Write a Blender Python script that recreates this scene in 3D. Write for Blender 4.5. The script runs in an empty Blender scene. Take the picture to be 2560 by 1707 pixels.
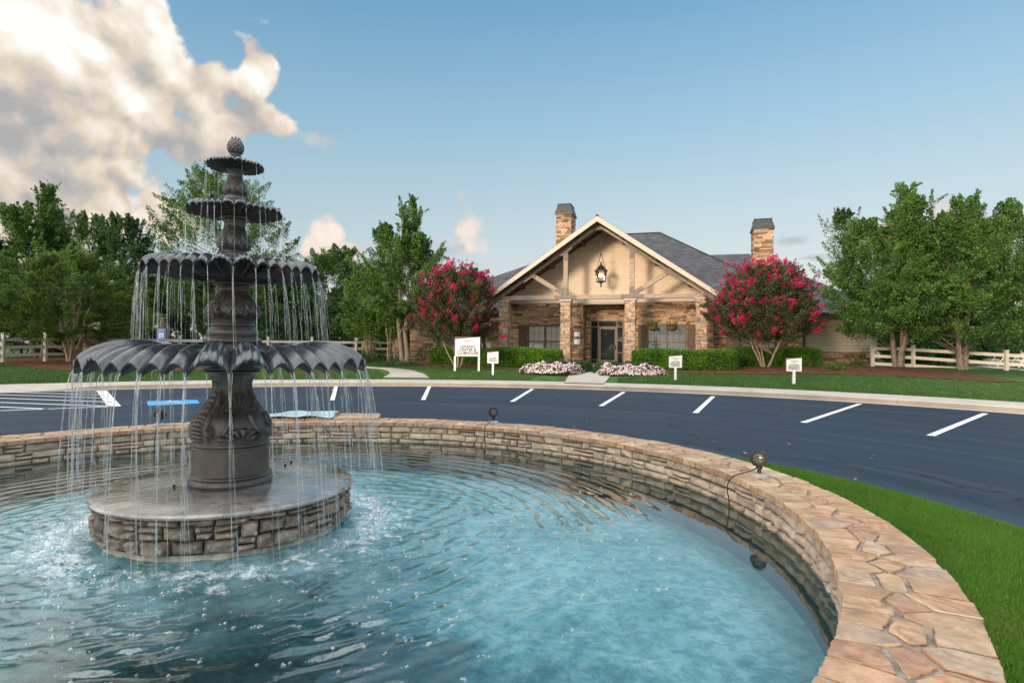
import bpy, math, random
import numpy as np
from mathutils import Vector, Matrix

R = math.radians
PI = math.pi
rng = np.random.default_rng(7)
random.seed(7)
SC = bpy.context.scene
COL = SC.collection

# ------------------------------------------------------------------ camera, sky, sun, exposure
F_PX, PITCH, ROLL, CAM_Z = 1501.5, 0.0116, 0.0079, 1.5      # measured on the 2560 px wide photograph
cd = bpy.data.cameras.new('camera')
cam = bpy.data.objects.new('camera', cd)
COL.objects.link(cam)
cd.sensor_width = 36.0
cd.lens = F_PX / 2560 * 36.0
cd.clip_start = 0.05
cd.clip_end = 3000
cam.matrix_world = (Matrix.Translation((0, 0, CAM_Z)) @ Matrix.Rotation(PI / 2 + PITCH, 4, 'X')
                    @ Matrix.Rotation(ROLL, 4, 'Z'))
SC.camera = cam

SUN_EL = R(9.0)
SUN_H = Vector((-0.588, -0.809, 0)).normalized()
SUN_DIR = Vector((SUN_H.x * math.cos(SUN_EL), SUN_H.y * math.cos(SUN_EL), math.sin(SUN_EL)))
sl = bpy.data.lights.new('sun', 'SUN')
sl.energy = 2.6
sl.angle = R(10)
sl.color = (1.0, 0.80, 0.58)
sun = bpy.data.objects.new('sun', sl)
COL.objects.link(sun)
sun.rotation_euler = SUN_DIR.to_track_quat('Z', 'Y').to_euler()
sun.location = (-30, -40, 30)

SC.view_settings.view_transform = 'Standard'
SC.view_settings.look = 'None'
SC.view_settings.gamma = 1.0
SC.view_settings.exposure = 0.3


class NT:
    """small helper to write node trees"""
    def __init__(self, tree):
        self.t = tree
        self.n = tree.nodes
        self.l = tree.links

    def node(self, typ, **kw):
        nd = self.n.new(typ)
        for k, v in kw.items():
            setattr(nd, k, v)
        return nd

    def put(self, sock, v):
        if isinstance(v, bpy.types.NodeSocket):
            self.l.new(v, sock)
        elif v is not None:
            if hasattr(sock.default_value, '__len__') and not hasattr(v, '__len__'):
                v = (v,) * len(sock.default_value)
            if hasattr(v, '__len__') and len(v) == 3 and len(sock.default_value) == 4:
                v = (*v, 1.0)
            sock.default_value = v

    def m(self, op, a, b=0.0, c=None, clamp=False):
        nd = self.node('ShaderNodeMath', operation=op, use_clamp=clamp)
        self.put(nd.inputs[0], a)
        self.put(nd.inputs[1], b)
        if c is not None:
            self.put(nd.inputs[2], c)
        return nd.outputs[0]

    def vm(self, op, a, b=None, scale=None):
        nd = self.node('ShaderNodeVectorMath', operation=op)
        self.put(nd.inputs[0], a)
        if b is not None:
            self.put(nd.inputs[1], b)
        if scale is not None:
            self.put(nd.inputs[3], scale)
        return nd.outputs['Value'] if op in ('LENGTH', 'DOT_PRODUCT', 'DISTANCE') else nd.outputs[0]

    def mix(self, f, a, b, blend='MIX'):
        nd = self.node('ShaderNodeMix', data_type='RGBA', blend_type=blend)
        self.put(nd.inputs[0], f)
        self.put(nd.inputs[6], a)
        self.put(nd.inputs[7], b)
        return nd.outputs[2]

    def ss(self, x, a, b, lo=0.0, hi=1.0):
        nd = self.node('ShaderNodeMapRange', interpolation_type='SMOOTHSTEP')
        self.put(nd.inputs['Value'], x)
        nd.inputs['From Min'].default_value = a
        nd.inputs['From Max'].default_value = b
        nd.inputs['To Min'].default_value = lo
        nd.inputs['To Max'].default_value = hi
        return nd.outputs[0]

    def lin(self, x, a, b, lo=0.0, hi=1.0):
        nd = self.node('ShaderNodeMapRange')
        self.put(nd.inputs['Value'], x)
        nd.inputs['From Min'].default_value = a
        nd.inputs['From Max'].default_value = b
        nd.inputs['To Min'].default_value = lo
        nd.inputs['To Max'].default_value = hi
        return nd.outputs[0]

    def noise(self, vec, scale, detail=4.0, rough=0.55, dist=0.0):
        nd = self.node('ShaderNodeTexNoise')
        self.put(nd.inputs['Vector'], vec)
        nd.inputs['Scale'].default_value = scale
        nd.inputs['Detail'].default_value = detail
        nd.inputs['Roughness'].default_value = rough
        nd.inputs['Distortion'].default_value = dist
        return nd.outputs[0]

    def ramp(self, f, stops, interp='LINEAR'):
        nd = self.node('ShaderNodeValToRGB')
        self.put(nd.inputs[0], f)
        cr = nd.color_ramp
        cr.interpolation = interp
        while len(cr.elements) < len(stops):
            cr.elements.new(0.5)
        for e, (p, c) in zip(cr.elements, stops):
            e.position = p
            e.color = (*c, 1.0) if len(c) == 3 else c
        return nd.outputs[0]

    def comb(self, x, y, z):
        nd = self.node('ShaderNodeCombineXYZ')
        for i, v in enumerate((x, y, z)):
            self.put(nd.inputs[i], v)
        return nd.outputs[0]

    def sep(self, v):
        nd = self.node('ShaderNodeSeparateXYZ')
        self.put(nd.inputs[0], v)
        return nd.outputs


def px_azel(u, v):
    """photograph pixel (2352 wide view) -> azimuth, elevation of the sky there"""
    us, vs = u * 1.08844, v * 1.08844
    a, b = us - 1280, vs - 853.5
    x = a + b * ROLL
    y = b - a * ROLL
    az = math.atan2(x, F_PX)
    el = math.atan2(-y + PITCH * F_PX, math.hypot(F_PX, x))
    return az, el


def make_world():
    w = bpy.data.worlds.new('World')
    SC.world = w
    w.use_nodes = True
    g = NT(w.node_tree)
    g.n.clear()
    d = g.node('ShaderNodeTexCoord').outputs['Generated']
    X, Y, Z = g.sep(d)
    el = g.m('ARCSINE', Z)
    az = g.m('ARCTAN2', X, Y)
    sky = g.node('ShaderNodeTexSky', sky_type='NISHITA')
    sky.sun_disc = False
    sky.sun_elevation = SUN_EL
    sky.sun_rotation = math.atan2(SUN_H.x, SUN_H.y)
    sky.air_density = 1.2
    sky.dust_density = 1.5
    nish = g.vm('SCALE', sky.outputs[0], scale=0.11)
    grad = g.ramp(g.lin(el, -0.05, 0.75), [(0.0, (0.72, 0.68, 0.63)), (0.08, (0.74, 0.71, 0.665)), (0.15, (0.66, 0.69, 0.685)),
                                           (0.28, (0.53, 0.645, 0.695)), (0.50, (0.31, 0.515, 0.665)),
                                           (0.71, (0.16, 0.365, 0.575)), (1.0, (0.14, 0.32, 0.57))])
    grad = g.mix(1.0, grad, g.mix(g.ss(az, -0.7, 0.7), (0.90, 0.92, 0.93), (1.12, 1.08, 1.07)), 'MULTIPLY')
    base = g.vm('SCALE', g.mix(0.88, nish, grad), scale=0.92)
    # warm glow low on the side where the sun stands, behind the camera
    sd = g.vm('DOT_PRODUCT', d, tuple(SUN_DIR))
    glow = g.m('POWER', g.m('MAXIMUM', sd, 0.0), 5.0)
    base = g.mix(1.0, base, g.vm('SCALE', (1.9, 1.45, 0.95), scale=glow), 'ADD')
    # ---- clouds
    ang = g.comb(az, el, 0.0)
    wn = g.node('ShaderNodeTexNoise')
    g.put(wn.inputs['Vector'], d)
    wn.inputs['Scale'].default_value = 7.0
    wn.inputs['Detail'].default_value = 5.0
    ang = g.vm('ADD', ang, g.vm('MULTIPLY', g.vm('SUBTRACT', wn.outputs[1], (0.5, 0.5, 0.5)), (0.060, 0.050, 0.0)))
    warp = g.noise(d, 3.0, 3.0)
    n1 = g.noise(d, 5.2, 9.0, 0.56, 0.25)
    off = g.vm('ADD', d, (0.030, 0.0, 0.045))
    n2 = g.noise(off, 5.2, 9.0, 0.56, 0.25)
    fine = g.noise(d, 19.0, 9.0, 0.66)

    def blob(u, v, su, sv, k=1.0):
        a, e = px_azel(u, v)
        a2, e2 = px_azel(u + su, v)
        a3, e3 = px_azel(u, v + sv)
        q = g.vm('SUBTRACT', ang, (a, e, 0))
        q = g.vm('DIVIDE', q, (abs(a2 - a), abs(e3 - e), 1))
        return g.m('MULTIPLY', g.m('SUBTRACT', 1.0, g.vm('LENGTH', q)), k)

    def union(bl):
        r = bl[0]
        for b in bl[1:]:
            r = g.m('SMOOTH_MAX', r, b, 0.28)
        return r
    big = union([blob(90, 210, 440, 330), blob(40, 60, 330, 210), blob(250, 180, 170, 200), blob(420, 215, 150, 95), blob(330, 40, 70, 110),
                 blob(120, 330, 420, 190), blob(-60, 400, 340, 120), blob(470, 190, 90, 70), blob(590, 275, 115, 52), blob(-420, 150, 520, 330),
                 blob(594, 155, 44, 66), blob(565, 200, 50, 44), blob(400, 320, 200, 70), blob(-140, -260, 460, 330), blob(60, -420, 420, 300)])
    low = union([blob(310, 490, 230, 74), blob(60, 505, 260, 66), blob(745, 552, 78, 58), blob(-300, 480, 300, 90), blob(150, 480, 190, 56),
                 blob(800, 572, 100, 46)])
    wisp = union([blob(735, 316, 95, 36), blob(1070, 535, 95, 66), blob(1825, 557, 82, 24), blob(1050, 570, 100, 40),
                  blob(2330, 560, 90, 70), blob(2180, 500, 130, 60, 0.7), blob(1850, 592, 90, 12, 0.8), blob(1700, 565, 60, 9, 0.7)])
    # cloud deck above and behind the camera
    over = g.m('MULTIPLY_ADD', g.ss(az, 0.1, -0.4), 0.5, g.m('MULTIPLY', g.ss(el, 0.56, 0.80), 0.85))
    over = g.m('MAXIMUM', over, g.m('MULTIPLY', g.ss(sd, 0.1, 0.75), 0.4))
    def puffs(scale, seed_, dd=d):
        vo = g.node('ShaderNodeTexVoronoi', feature='SMOOTH_F1')
        vo.inputs['Smoothness'].default_value = 0.35
        g.put(vo.inputs['Vector'], g.vm('ADD', g.vm('ADD', dd, (seed_, 0, 0)), g.vm('SCALE', g.vm('SUBTRACT', wn.outputs[1], (0.5, 0.5, 0.5)), scale=0.10)))
        vo.inputs['Scale'].default_value = scale
        return g.m('SUBTRACT', 0.42, vo.outputs[0])
    puff = g.m('MULTIPLY_ADD', puffs(24.0, 3.1), 0.45, puffs(10.0, 0.0))
    puff2 = g.m('MULTIPLY_ADD', puffs(24.0, 3.1, g.vm('ADD', d, (0.012, 0, 0.016))), 0.45, puffs(10.0, 0.0, g.vm('ADD', d, (0.022, 0, 0.03))))
    nn = g.m('MULTIPLY_ADD', puff, 0.62, g.m('SUBTRACT', n1, 0.5))

    def dens(mask, amp, a, b):
        s = g.m('MULTIPLY_ADD', nn, amp, mask)
        s = g.m('MULTIPLY_ADD', g.m('SUBTRACT', fine, 0.5), amp * 0.52, s)
        return g.ss(s, a, b)
    dbig = dens(big, 1.6, 0.04, 0.30)
    dlow = dens(low, 1.8, 0.04, 0.42)
    dwis = dens(wisp, 2.0, 0.06, 0.70)
    gate = g.m('MAXIMUM', g.ss(el, 0.57, 0.75), g.ss(sd, 0.05, 0.35))
    dove = g.m('MULTIPLY', dens(over, 2.6, 0.05, 0.9), gate)
    lit = g.m('MULTIPLY', g.m('SUBTRACT', n1, n2), 3.6)
    lit = g.m('MULTIPLY_ADD', g.m('SUBTRACT', fine, 0.5), 0.95, lit)
    lit = g.m('MULTIPLY_ADD', g.m('SUBTRACT', puff, puff2), 1.5, g.m('MULTIPLY_ADD', puff, 0.45, lit))
    lit = g.m('ADD', lit, g.lin(el, 0.17, 0.46, -0.36, 0.48))
    lit = g.m('MULTIPLY_ADD', g.ss(az, -0.28, -0.66), g.ss(el, 0.17, 0.30, 0.0, 0.42), lit)
    cbig = g.ramp(g.m('ADD', g.m('MULTIPLY', lit, 0.80), 0.24, clamp=True), [(0.0, (0.36, 0.355, 0.36)), (0.22, (0.47, 0.435, 0.405)), (0.46, (0.63, 0.54, 0.445)),
                                          (0.74, (0.76, 0.685, 0.595)), (1.0, (0.87, 0.84, 0.80))])
    cbig = g.vm('SCALE', cbig, scale=g.ss(el, 0.50, 0.75, 1.0, 2.1))
    clow = g.ramp(g.m('ADD', g.m('MULTIPLY', g.m('SUBTRACT', n1, n2), 4.0), 0.5, clamp=True),
                  [(0.0, (0.50, 0.48, 0.48)), (0.5, (0.70, 0.58, 0.50)), (1.0, (0.84, 0.74, 0.66))])
    cwis = g.ramp(g.m('ADD', g.m('MULTIPLY', g.m('SUBTRACT', n1, n2), 5.0), 0.45, clamp=True),
                  [(0.0, (0.34, 0.39, 0.44)), (0.6, (0.50, 0.50, 0.52)), (1.0, (0.80, 0.66, 0.58))])
    c = g.mix(g.m('MULTIPLY', dwis, 0.85), base, cwis)
    c = g.mix(dlow, c, clow)
    c = g.mix(dbig, c, cbig)
    c = g.mix(g.m('MULTIPLY', dove, 0.9), c, (2.3, 2.28, 2.25))
    below = g.ss(el, -0.02, -0.06)
    c = g.mix(below, c, (0.12, 0.13, 0.10))
    bg = g.node('ShaderNodeBackground')
    g.put(bg.inputs[0], c)
    bg.inputs[1].default_value = 1.0
    out = g.node('ShaderNodeOutputWorld')
    g.l.new(bg.outputs[0], out.inputs[0])
    w.cycles.sampling_method = 'MANUAL'
    w.cycles.sample_map_resolution = 512


make_world()

# ------------------------------------------------------------------ helpers


def ray(u, v):
    a, b = u - 1280, v - 853.5
    c, s = math.cos(ROLL), math.sin(ROLL)
    x, y = a * c + b * s, -a * s + b * c
    d = (x / F_PX, 1.0, -y / F_PX)
    c, s = math.cos(PITCH), math.sin(PITCH)
    return Vector((d[0], d[1] * c - d[2] * s, d[1] * s + d[2] * c))


def on_z(u, v, z):
    r = ray(u, v)
    return Vector((0, 0, CAM_Z)) + r * ((z - CAM_Z) / r.z)


def at_depth(u, v, y):
    r = ray(u, v)
    return Vector((0, 0, CAM_Z)) + r * (y / r.y)


FC = Vector((-1.977, 4.257, 0))          # axis of the fountain and pool
RC = Vector((-3.4, 4.5, 0))              # centre of the drive's outer kerb
R_KERB = 19.0
R_WALK = 20.75


def terrain(x, y):
    r = np.hypot(np.asarray(x) - RC.x, np.asarray(y) - RC.y)
    t = np.clip((r - R_WALK) / 13.0, 0, 1)
    z = 0.15 + 0.50 * (t * (1.6 - 0.6 * t))
    m = np.exp(-(((np.asarray(x) - 17.2) / 5.5) ** 2 + ((np.asarray(y) - 27.3) / 2.2) ** 2))
    m2 = np.exp(-(((np.asarray(x) - 11.9) / 3.0) ** 2 + ((np.asarray(y) - 29.0) / 1.5) ** 2))
    return z + 0.16 * m + 0.10 * m2


def on_ground(u, v):
    z = 0.4
    for _ in range(40):
        p = on_z(u, v, z)
        z = 0.5 * z + 0.5 * float(terrain(p.x, p.y))
    return Vector((p.x, p.y, float(terrain(p.x, p.y))))


def ground(x, y):
    return Vector((x, y, float(terrain(x, y))))


def tag(o, label=None, cat=None, group=None, kind=None):
    if label:
        o['label'] = label
    if cat:
        o['category'] = cat
    if group:
        o['group'] = group
    if kind:
        o['kind'] = kind
    return o


def thing(name, label, cat, loc=(0, 0, 0), rz=0.0, group=None):
    o = bpy.data.objects.new(name, None)
    o.empty_display_size = 0.2
    COL.objects.link(o)
    o.location = loc
    o.rotation_euler = (0, 0, rz)
    return tag(o, label, cat, group)


def copy_tree(o, parent=None):
    c = o.copy()
    COL.objects.link(c)
    c.parent = parent
    for ch in list(o.children):
        copy_tree(ch, c)
    return c


def link_mesh(name, me, mat=None, parent=None, smooth=False):
    if mat is not None:
        for m_ in (mat if isinstance(mat, (list, tuple)) else [mat]):
            me.materials.append(m_)
    if smooth:
        me.polygons.foreach_set('use_smooth', np.ones(len(me.polygons), dtype=bool))
    o = bpy.data.objects.new(name, me)
    COL.objects.link(o)
    if parent is not None:
        o.parent = parent
    return o


def np_mesh(name, V, Q):
    """fast mesh from arrays: V (n,3), Q (m,k)"""
    V = np.asarray(V, dtype=np.float32)
    Q = np.asarray(Q, dtype=np.int32)
    me = bpy.data.meshes.new(name)
    k = Q.shape[1]
    me.vertices.add(len(V))
    me.vertices.foreach_set('co', V.ravel())
    me.loops.add(Q.size)
    me.loops.foreach_set('vertex_index', Q.ravel())
    me.polygons.add(len(Q))
    me.polygons.foreach_set('loop_start', np.arange(0, Q.size, k, dtype=np.int32))
    me.polygons.foreach_set('loop_total', np.full(len(Q), k, dtype=np.int32))
    me.update(calc_edges=True)
    return me


class MB:
    """collects boxes, prisms, tubes and lathes and links them as ONE mesh object"""
    def __init__(self):
        self.v, self.f, self.mi, self.uv = [], [], [], {}

    def add(self, vs, fs, mi=0):
        n = len(self.v)
        self.v += [tuple(p) for p in vs]
        for f in fs:
            self.f.append(tuple(i + n for i in f))
            self.mi.append(mi)

    def box(self, x0, x1, y0, y1, z0, z1, mi=0):
        vs = [(x, y, z) for z in (z0, z1) for y in (y0, y1) for x in (x0, x1)]
        self.add(vs, [(0, 2, 3, 1), (4, 5, 7, 6), (0, 1, 5, 4), (2, 6, 7, 3), (0, 4, 6, 2), (1, 3, 7, 5)], mi)

    def bar(self, a, b, w, h, up=(0, 0, 1), mi=0):
        """square bar from a to b"""
        a, b = Vector(a), Vector(b)
        d = (b - a).normalized()
        s = d.cross(Vector(up))
        if s.length < 1e-4:
            s = d.cross(Vector((1, 0, 0)))
        s.normalize()
        t = s.cross(d)
        vs = [p + s * (w / 2 * i) + t * (h / 2 * j) for p in (a, b) for j in (-1, 1) for i in (-1, 1)]
        self.add(vs, [(0, 1, 3, 2), (4, 6, 7, 5), (0, 4, 5, 1), (2, 3, 7, 6), (0, 2, 6, 4), (1, 5, 7, 3)], mi)

    def prism(self, pts, y0, y1, mi=0):
        """outline pts (x, z) pushed from y0 to y1"""
        n = len(pts)
        vs = [(x, y0, z) for x, z in pts] + [(x, y1, z) for x, z in pts]
        fs = [tuple(range(n)), tuple(range(2 * n - 1, n - 1, -1))]
        fs += [(i, i + n, (i + 1) % n + n, (i + 1) % n) for i in range(n)]
        self.add(vs, fs, mi)

    def slab(self, pts, z0, z1, mi=0):
        n = len(pts)
        vs = [(x, y, z0) for x, y in pts] + [(x, y, z1) for x, y in pts]
        fs = [tuple(range(n - 1, -1, -1)), tuple(range(n, 2 * n))]
        fs += [(i, (i + 1) % n, (i + 1) % n + n, i + n) for i in range(n)]
        self.add(vs, fs, mi)

    def tube(self, pts, rad, k=8, mi=0, caps=True):
        pts = [Vector(p) for p in pts]
        n = len(pts)
        if not hasattr(rad, '__len__'):
            rad = [rad] * n
        base = len(self.v)
        ref = Vector((0.31, 0.17, 0.93))
        for i, p in enumerate(pts):
            d = (pts[min(i + 1, n - 1)] - pts[max(i - 1, 0)])
            if d.length < 1e-7:
                d = Vector((0, 0, 1))
            d.normalize()
            s = d.cross(ref)
            if s.length < 0.05:
                s = d.cross(Vector((1, 0, 0)))
            s.normalize()
            t = s.cross(d)
            for j in range(k):
                a = 2 * PI * j / k
                self.v.append(tuple(p + (s * math.cos(a) + t * math.sin(a)) * rad[i]))
        for i in range(n - 1):
            for j in range(k):
                a, b = base + i * k + j, base + i * k + (j + 1) % k
                self.f.append((a, b, b + k, a + k))
                self.mi.append(mi)
        if caps:
            self.f.append(tuple(base + j for j in range(k - 1, -1, -1)))
            self.f.append(tuple(base + (n - 1) * k + j for j in range(k)))
            self.mi += [mi, mi]

    def lathe(self, prof, k=32, c=(0, 0, 0), mi=0, axis=None):
        """profile (r, z) turned about a vertical axis through c"""
        base = len(self.v)
        n = len(prof)
        M_ = Matrix.Identity(3) if axis is None else Vector(axis).to_track_quat('Z', 'Y').to_matrix()
        for r_, z in prof:
            for j in range(k):
                a = 2 * PI * j / k
                p = M_ @ Vector((r_ * math.cos(a), r_ * math.sin(a), z)) + Vector(c)
                self.v.append(tuple(p))
        for i in range(n - 1):
            for j in range(k):
                a, b = base + i * k + j, base + i * k + (j + 1) % k
                self.f.append((a, b, b + k, a + k))
                self.mi.append(mi)
        if prof[0][0] > 1e-4:
            self.f.append(tuple(base + j for j in range(k - 1, -1, -1)))
            self.mi.append(mi)
        if prof[-1][0] > 1e-4:
            self.f.append(tuple(base + (n - 1) * k + j for j in range(k)))
            self.mi.append(mi)

    def build(self, name, mat, parent=None, smooth=False, bevel=0.0, auto=None):
        me = bpy.data.meshes.new(name)
        me.from_pydata(self.v, [], self.f)
        o = link_mesh(name, me, mat, parent, smooth)
        if isinstance(mat, (list, tuple)) and len(mat) > 1:
            me.polygons.foreach_set('material_index', np.array(self.mi, dtype=np.int32))
        if bevel:
            b = o.modifiers.new('bevel', 'BEVEL')
            b.width = bevel
            b.segments = 2
            b.limit_method = 'ANGLE'
        if auto is not None:
            me.polygons.foreach_set('use_smooth', np.ones(len(me.polygons), dtype=bool))
            me.set_sharp_from_angle(angle=R(auto))
        me.update()
        return o


# ------------------------------------------------------------------ materials
MATS = {}


def new_mat(name):
    m_ = bpy.data.materials.new(name)
    m_.use_nodes = True
    g = NT(m_.node_tree)
    g.n.clear()
    out = g.node('ShaderNodeOutputMaterial')
    bs = g.node('ShaderNodeBsdfPrincipled')
    g.l.new(bs.outputs[0], out.inputs[0])
    MATS[name] = m_
    return m_, g, bs, out


def pbr(name, col, rough=0.6, var=0.12, scale=8.0, bump=0.0, bscale=60.0, metal=0.0, spec=0.5, stretch=None):
    """a surface of one colour with mottled value, roughness and fine relief"""
    m_, g, bs, out = new_mat(name)
    co = g.node('ShaderNodeTexCoord').outputs['Object']
    if stretch:
        co = g.vm('MULTIPLY', co, stretch)
    n = g.noise(co, scale, 6.0, 0.6)
    lo = tuple(c * (1 - var) for c in col)
    hi = tuple(min(1, c * (1 + var)) for c in col)
    g.put(bs.inputs['Base Color'], g.mix(g.ss(n, 0.3, 0.7), lo, hi))
    g.put(bs.inputs['Roughness'], g.lin(n, 0.3, 0.7, max(0.02, rough - 0.08), min(1, rough + 0.08)))
    bs.inputs['Metallic'].default_value = metal
    bs.inputs['Specular IOR Level'].default_value = spec
    if bump:
        b = g.node('ShaderNodeBump')
        b.inputs['Strength'].default_value = bump
        b.inputs['Distance'].default_value = 0.01
        g.put(b.inputs['Height'], g.noise(co, bscale, 5.0, 0.6))
        g.l.new(b.outputs[0], bs.inputs['Normal'])
    return m_


def stone_mat(name, stops, grain=40.0, bands=0.0, dirt=0.0, dirt_col=(0.05, 0.05, 0.04), rough=0.75, bump=0.35, lich=0.0):
    """stones that differ one from the next, with grain, sandstone banding and dirt"""
    m_, g, bs, out = new_mat(name)
    co = g.node('ShaderNodeTexCoord').outputs['Object']
    rnd = g.node('ShaderNodeNewGeometry').outputs['Random Per Island']
    c = g.ramp(rnd, stops)
    p2 = g.vm('ADD', co, g.vm('SCALE', (37.0, 21.0, 13.0), scale=rnd))
    if bands:
        warp = g.noise(p2, 5.0, 3.0, 0.5, 0.6)
        w = g.m('SINE', g.m('MULTIPLY_ADD', warp, 30.0, g.m('MULTIPLY', g.vm('DOT_PRODUCT', p2, (55.0, 38.0, 20.0)), 1.0)))
        amt = g.m('MULTIPLY', g.ss(g.m('FRACT', g.m('MULTIPLY', rnd, 7.3)), 0.25, 0.7), bands)
        c = g.mix(g.m('MULTIPLY', g.ss(w, -0.4, 1.0), amt), c, g.mix(1.0, c, (0.70, 0.44, 0.30), 'MULTIPLY'))
    n = g.noise(p2, grain * 0.25, 6.0, 0.65)
    c = g.mix(1.0, c, g.mix(g.ss(n, 0.25, 0.75), (0.58, 0.55, 0.52), (1.2, 1.19, 1.17)), 'MULTIPLY')
    fn = g.noise(co, grain * 3, 4.0, 0.7)
    c = g.mix(g.ss(fn, 0.52, 0.75, 0, 0.5), c, (0.16, 0.11, 0.08))
    if lich:
        ln = g.noise(co, 16.0, 8.0, 0.75)
        c = g.mix(g.ss(ln, 0.53, 0.62, 0, lich), c, (0.42, 0.43, 0.38))
    if dirt:
        dn = g.noise(co, 3.0, 6.0, 0.65)
        c = g.mix(g.ss(dn, 0.45, 0.75, 0, dirt), c, dirt_col)
    g.put(bs.inputs['Base Color'], c)
    g.put(bs.inputs['Roughness'], g.lin(n, 0.2, 0.8, rough - 0.12, rough + 0.12))
    b = g.node('ShaderNodeBump')
    b.inputs['Strength'].default_value = bump
    b.inputs['Distance'].default_value = 0.012
    g.put(b.inputs['Height'], g.m('ADD', g.noise(co, grain, 6.0, 0.65), g.m('MULTIPLY', fn, 0.3)))
    g.l.new(b.outputs[0], bs.inputs['Normal'])
    return m_


def leaf_mat(name, dark, light, warm=None, warm_amt=0.0, trans=0.25):
    m_, g, bs, out = new_mat(name)
    ge = g.node('ShaderNodeNewGeometry')
    rnd = ge.outputs['Random Per Island']
    co = g.node('ShaderNodeTexCoord').outputs['Object']
    cl = g.noise(co, 1.0, 3.0, 0.6)
    f = g.m('MULTIPLY_ADD', g.m('SUBTRACT', cl, 0.52), 2.4, g.m('MULTIPLY_ADD', rnd, 0.7, 0.12), clamp=True)
    c = g.mix(f, dark, light)
    if warm:
        c = g.mix(g.m('MULTIPLY', g.ss(g.m('FRACT', g.m('MULTIPLY', rnd, 17.7)), 1 - warm_amt, 1.0), 0.9), c, warm)
    g.put(bs.inputs['Base Color'], c)
    bs.inputs['Roughness'].default_value = 0.45
    bs.inputs['Specular IOR Level'].default_value = 0.35
    tr = g.node('ShaderNodeBsdfTranslucent')
    g.put(tr.inputs[0], g.mix(1.0, c, (1.25, 1.35, 0.7), 'MULTIPLY'))
    mx = g.node('ShaderNodeMixShader')
    mx.inputs[0].default_value = trans
    g.l.new(bs.outputs[0], mx.inputs[1])
    g.l.new(tr.outputs[0], mx.inputs[2])
    g.l.new(mx.outputs[0], out.inputs[0])
    return m_


def grass_mat(name, a, b, fine=90.0, bump=0.6):
    m_, g, bs, out = new_mat(name)
    co = g.node('ShaderNodeTexCoord').outputs['Object']
    n1 = g.noise(co, 0.35, 5.0, 0.6)
    n2 = g.noise(g.vm('MULTIPLY', co, (1.0, 0.35, 1.0)), 3.2, 5.0, 0.65)
    n3 = g.noise(co, fine, 3.0, 0.7)
    c = g.mix(g.ss(n1, 0.3, 0.7), a, b)
    c = g.mix(g.ss(n2, 0.42, 0.72, 0, 0.75), c, tuple(x * y for x, y in zip(b, (1.75, 1.2, 0.95))))
    c = g.mix(1.0, c, g.mix(g.ss(n3, 0.25, 0.75), (0.55, 0.58, 0.5), (1.35, 1.3, 1.3)), 'MULTIPLY')
    g.put(bs.inputs['Base Color'], c)
    bs.inputs['Roughness'].default_value = 0.85
    bs.inputs['Specular IOR Level'].default_value = 0.15
    bp_ = g.node('ShaderNodeBump')
    bp_.inputs['Strength'].default_value = bump
    bp_.inputs['Distance'].default_value = 0.03
    g.put(bp_.inputs['Height'], n3)
    g.l.new(bp_.outputs[0], bs.inputs['Normal'])
    return m_


def blade_mat(name, dark, light):
    m_, g, bs, out = new_mat(name)
    rnd = g.node('ShaderNodeNewGeometry').outputs['Random Per Island']
    co = g.node('ShaderNodeTexCoord').outputs['Object']
    cl = g.noise(co, 1.6, 4.0, 0.6)
    f = g.m('MULTIPLY_ADD', g.m('SUBTRACT', cl, 0.5), 1.2, rnd, clamp=True)
    c = g.mix(f, dark, light)
    dry = g.ss(g.noise(co, 2.4, 5.0, 0.65), 0.52, 0.70, 0, 0.45)
    c = g.mix(dry, c, (0.20, 0.24, 0.06))
    c = g.mix(g.ss(g.m('FRACT', g.m('MULTIPLY', rnd, 31.0)), 0.90, 0.96, 0, 0.7), c, (0.26, 0.21, 0.09))
    g.put(bs.inputs['Base Color'], c)
    bs.inputs['Roughness'].default_value = 0.5
    bs.inputs['Specular IOR Level'].default_value = 0.25
    tr = g.node('ShaderNodeBsdfTranslucent')
    g.put(tr.inputs[0], c)
    mx = g.node('ShaderNodeMixShader')
    mx.inputs[0].default_value = 0.35
    g.l.new(bs.outputs[0], mx.inputs[1])
    g.l.new(tr.outputs[0], mx.inputs[2])
    g.l.new(mx.outputs[0], out.inputs[0])
    return m_


def shingle_mat():
    m_, g, bs, out = new_mat('roof shingles')
    uv = g.node('ShaderNodeUVMap').outputs[0]
    br = g.node('ShaderNodeTexBrick')
    g.put(br.inputs['Vector'], uv)
    br.inputs['Color1'].default_value = (0.040, 0.044, 0.052, 1)
    br.inputs['Color2'].default_value = (0.086, 0.093, 0.104, 1)
    br.inputs['Mortar'].default_value = (0.02, 0.022, 0.026, 1)
    br.inputs['Scale'].default_value = 1.0
    br.inputs['Mortar Size'].default_value = 0.012
    br.inputs['Brick Width'].default_value = 0.34
    br.inputs['Row Height'].default_value = 0.15
    br.inputs['Bias'].default_value = -0.1
    n = g.noise(uv, 0.8, 5.0, 0.6)
    c = g.mix(1.0, br.outputs[0], g.mix(g.ss(n, 0.3, 0.7), (0.75, 0.78, 0.85), (1.25, 1.2, 1.15)), 'MULTIPLY')
    g.put(bs.inputs['Base Color'], c)
    bs.inputs['Roughness'].default_value = 0.85
    b = g.node('ShaderNodeBump')
    b.inputs['Strength'].default_value = 0.6
    b.inputs['Distance'].default_value = 0.02
    g.put(b.inputs['Height'], g.m('SUBTRACT', g.noise(uv, 30.0, 3.0), br.outputs[1]))
    g.l.new(b.outputs[0], bs.inputs['Normal'])
    return m_


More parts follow.
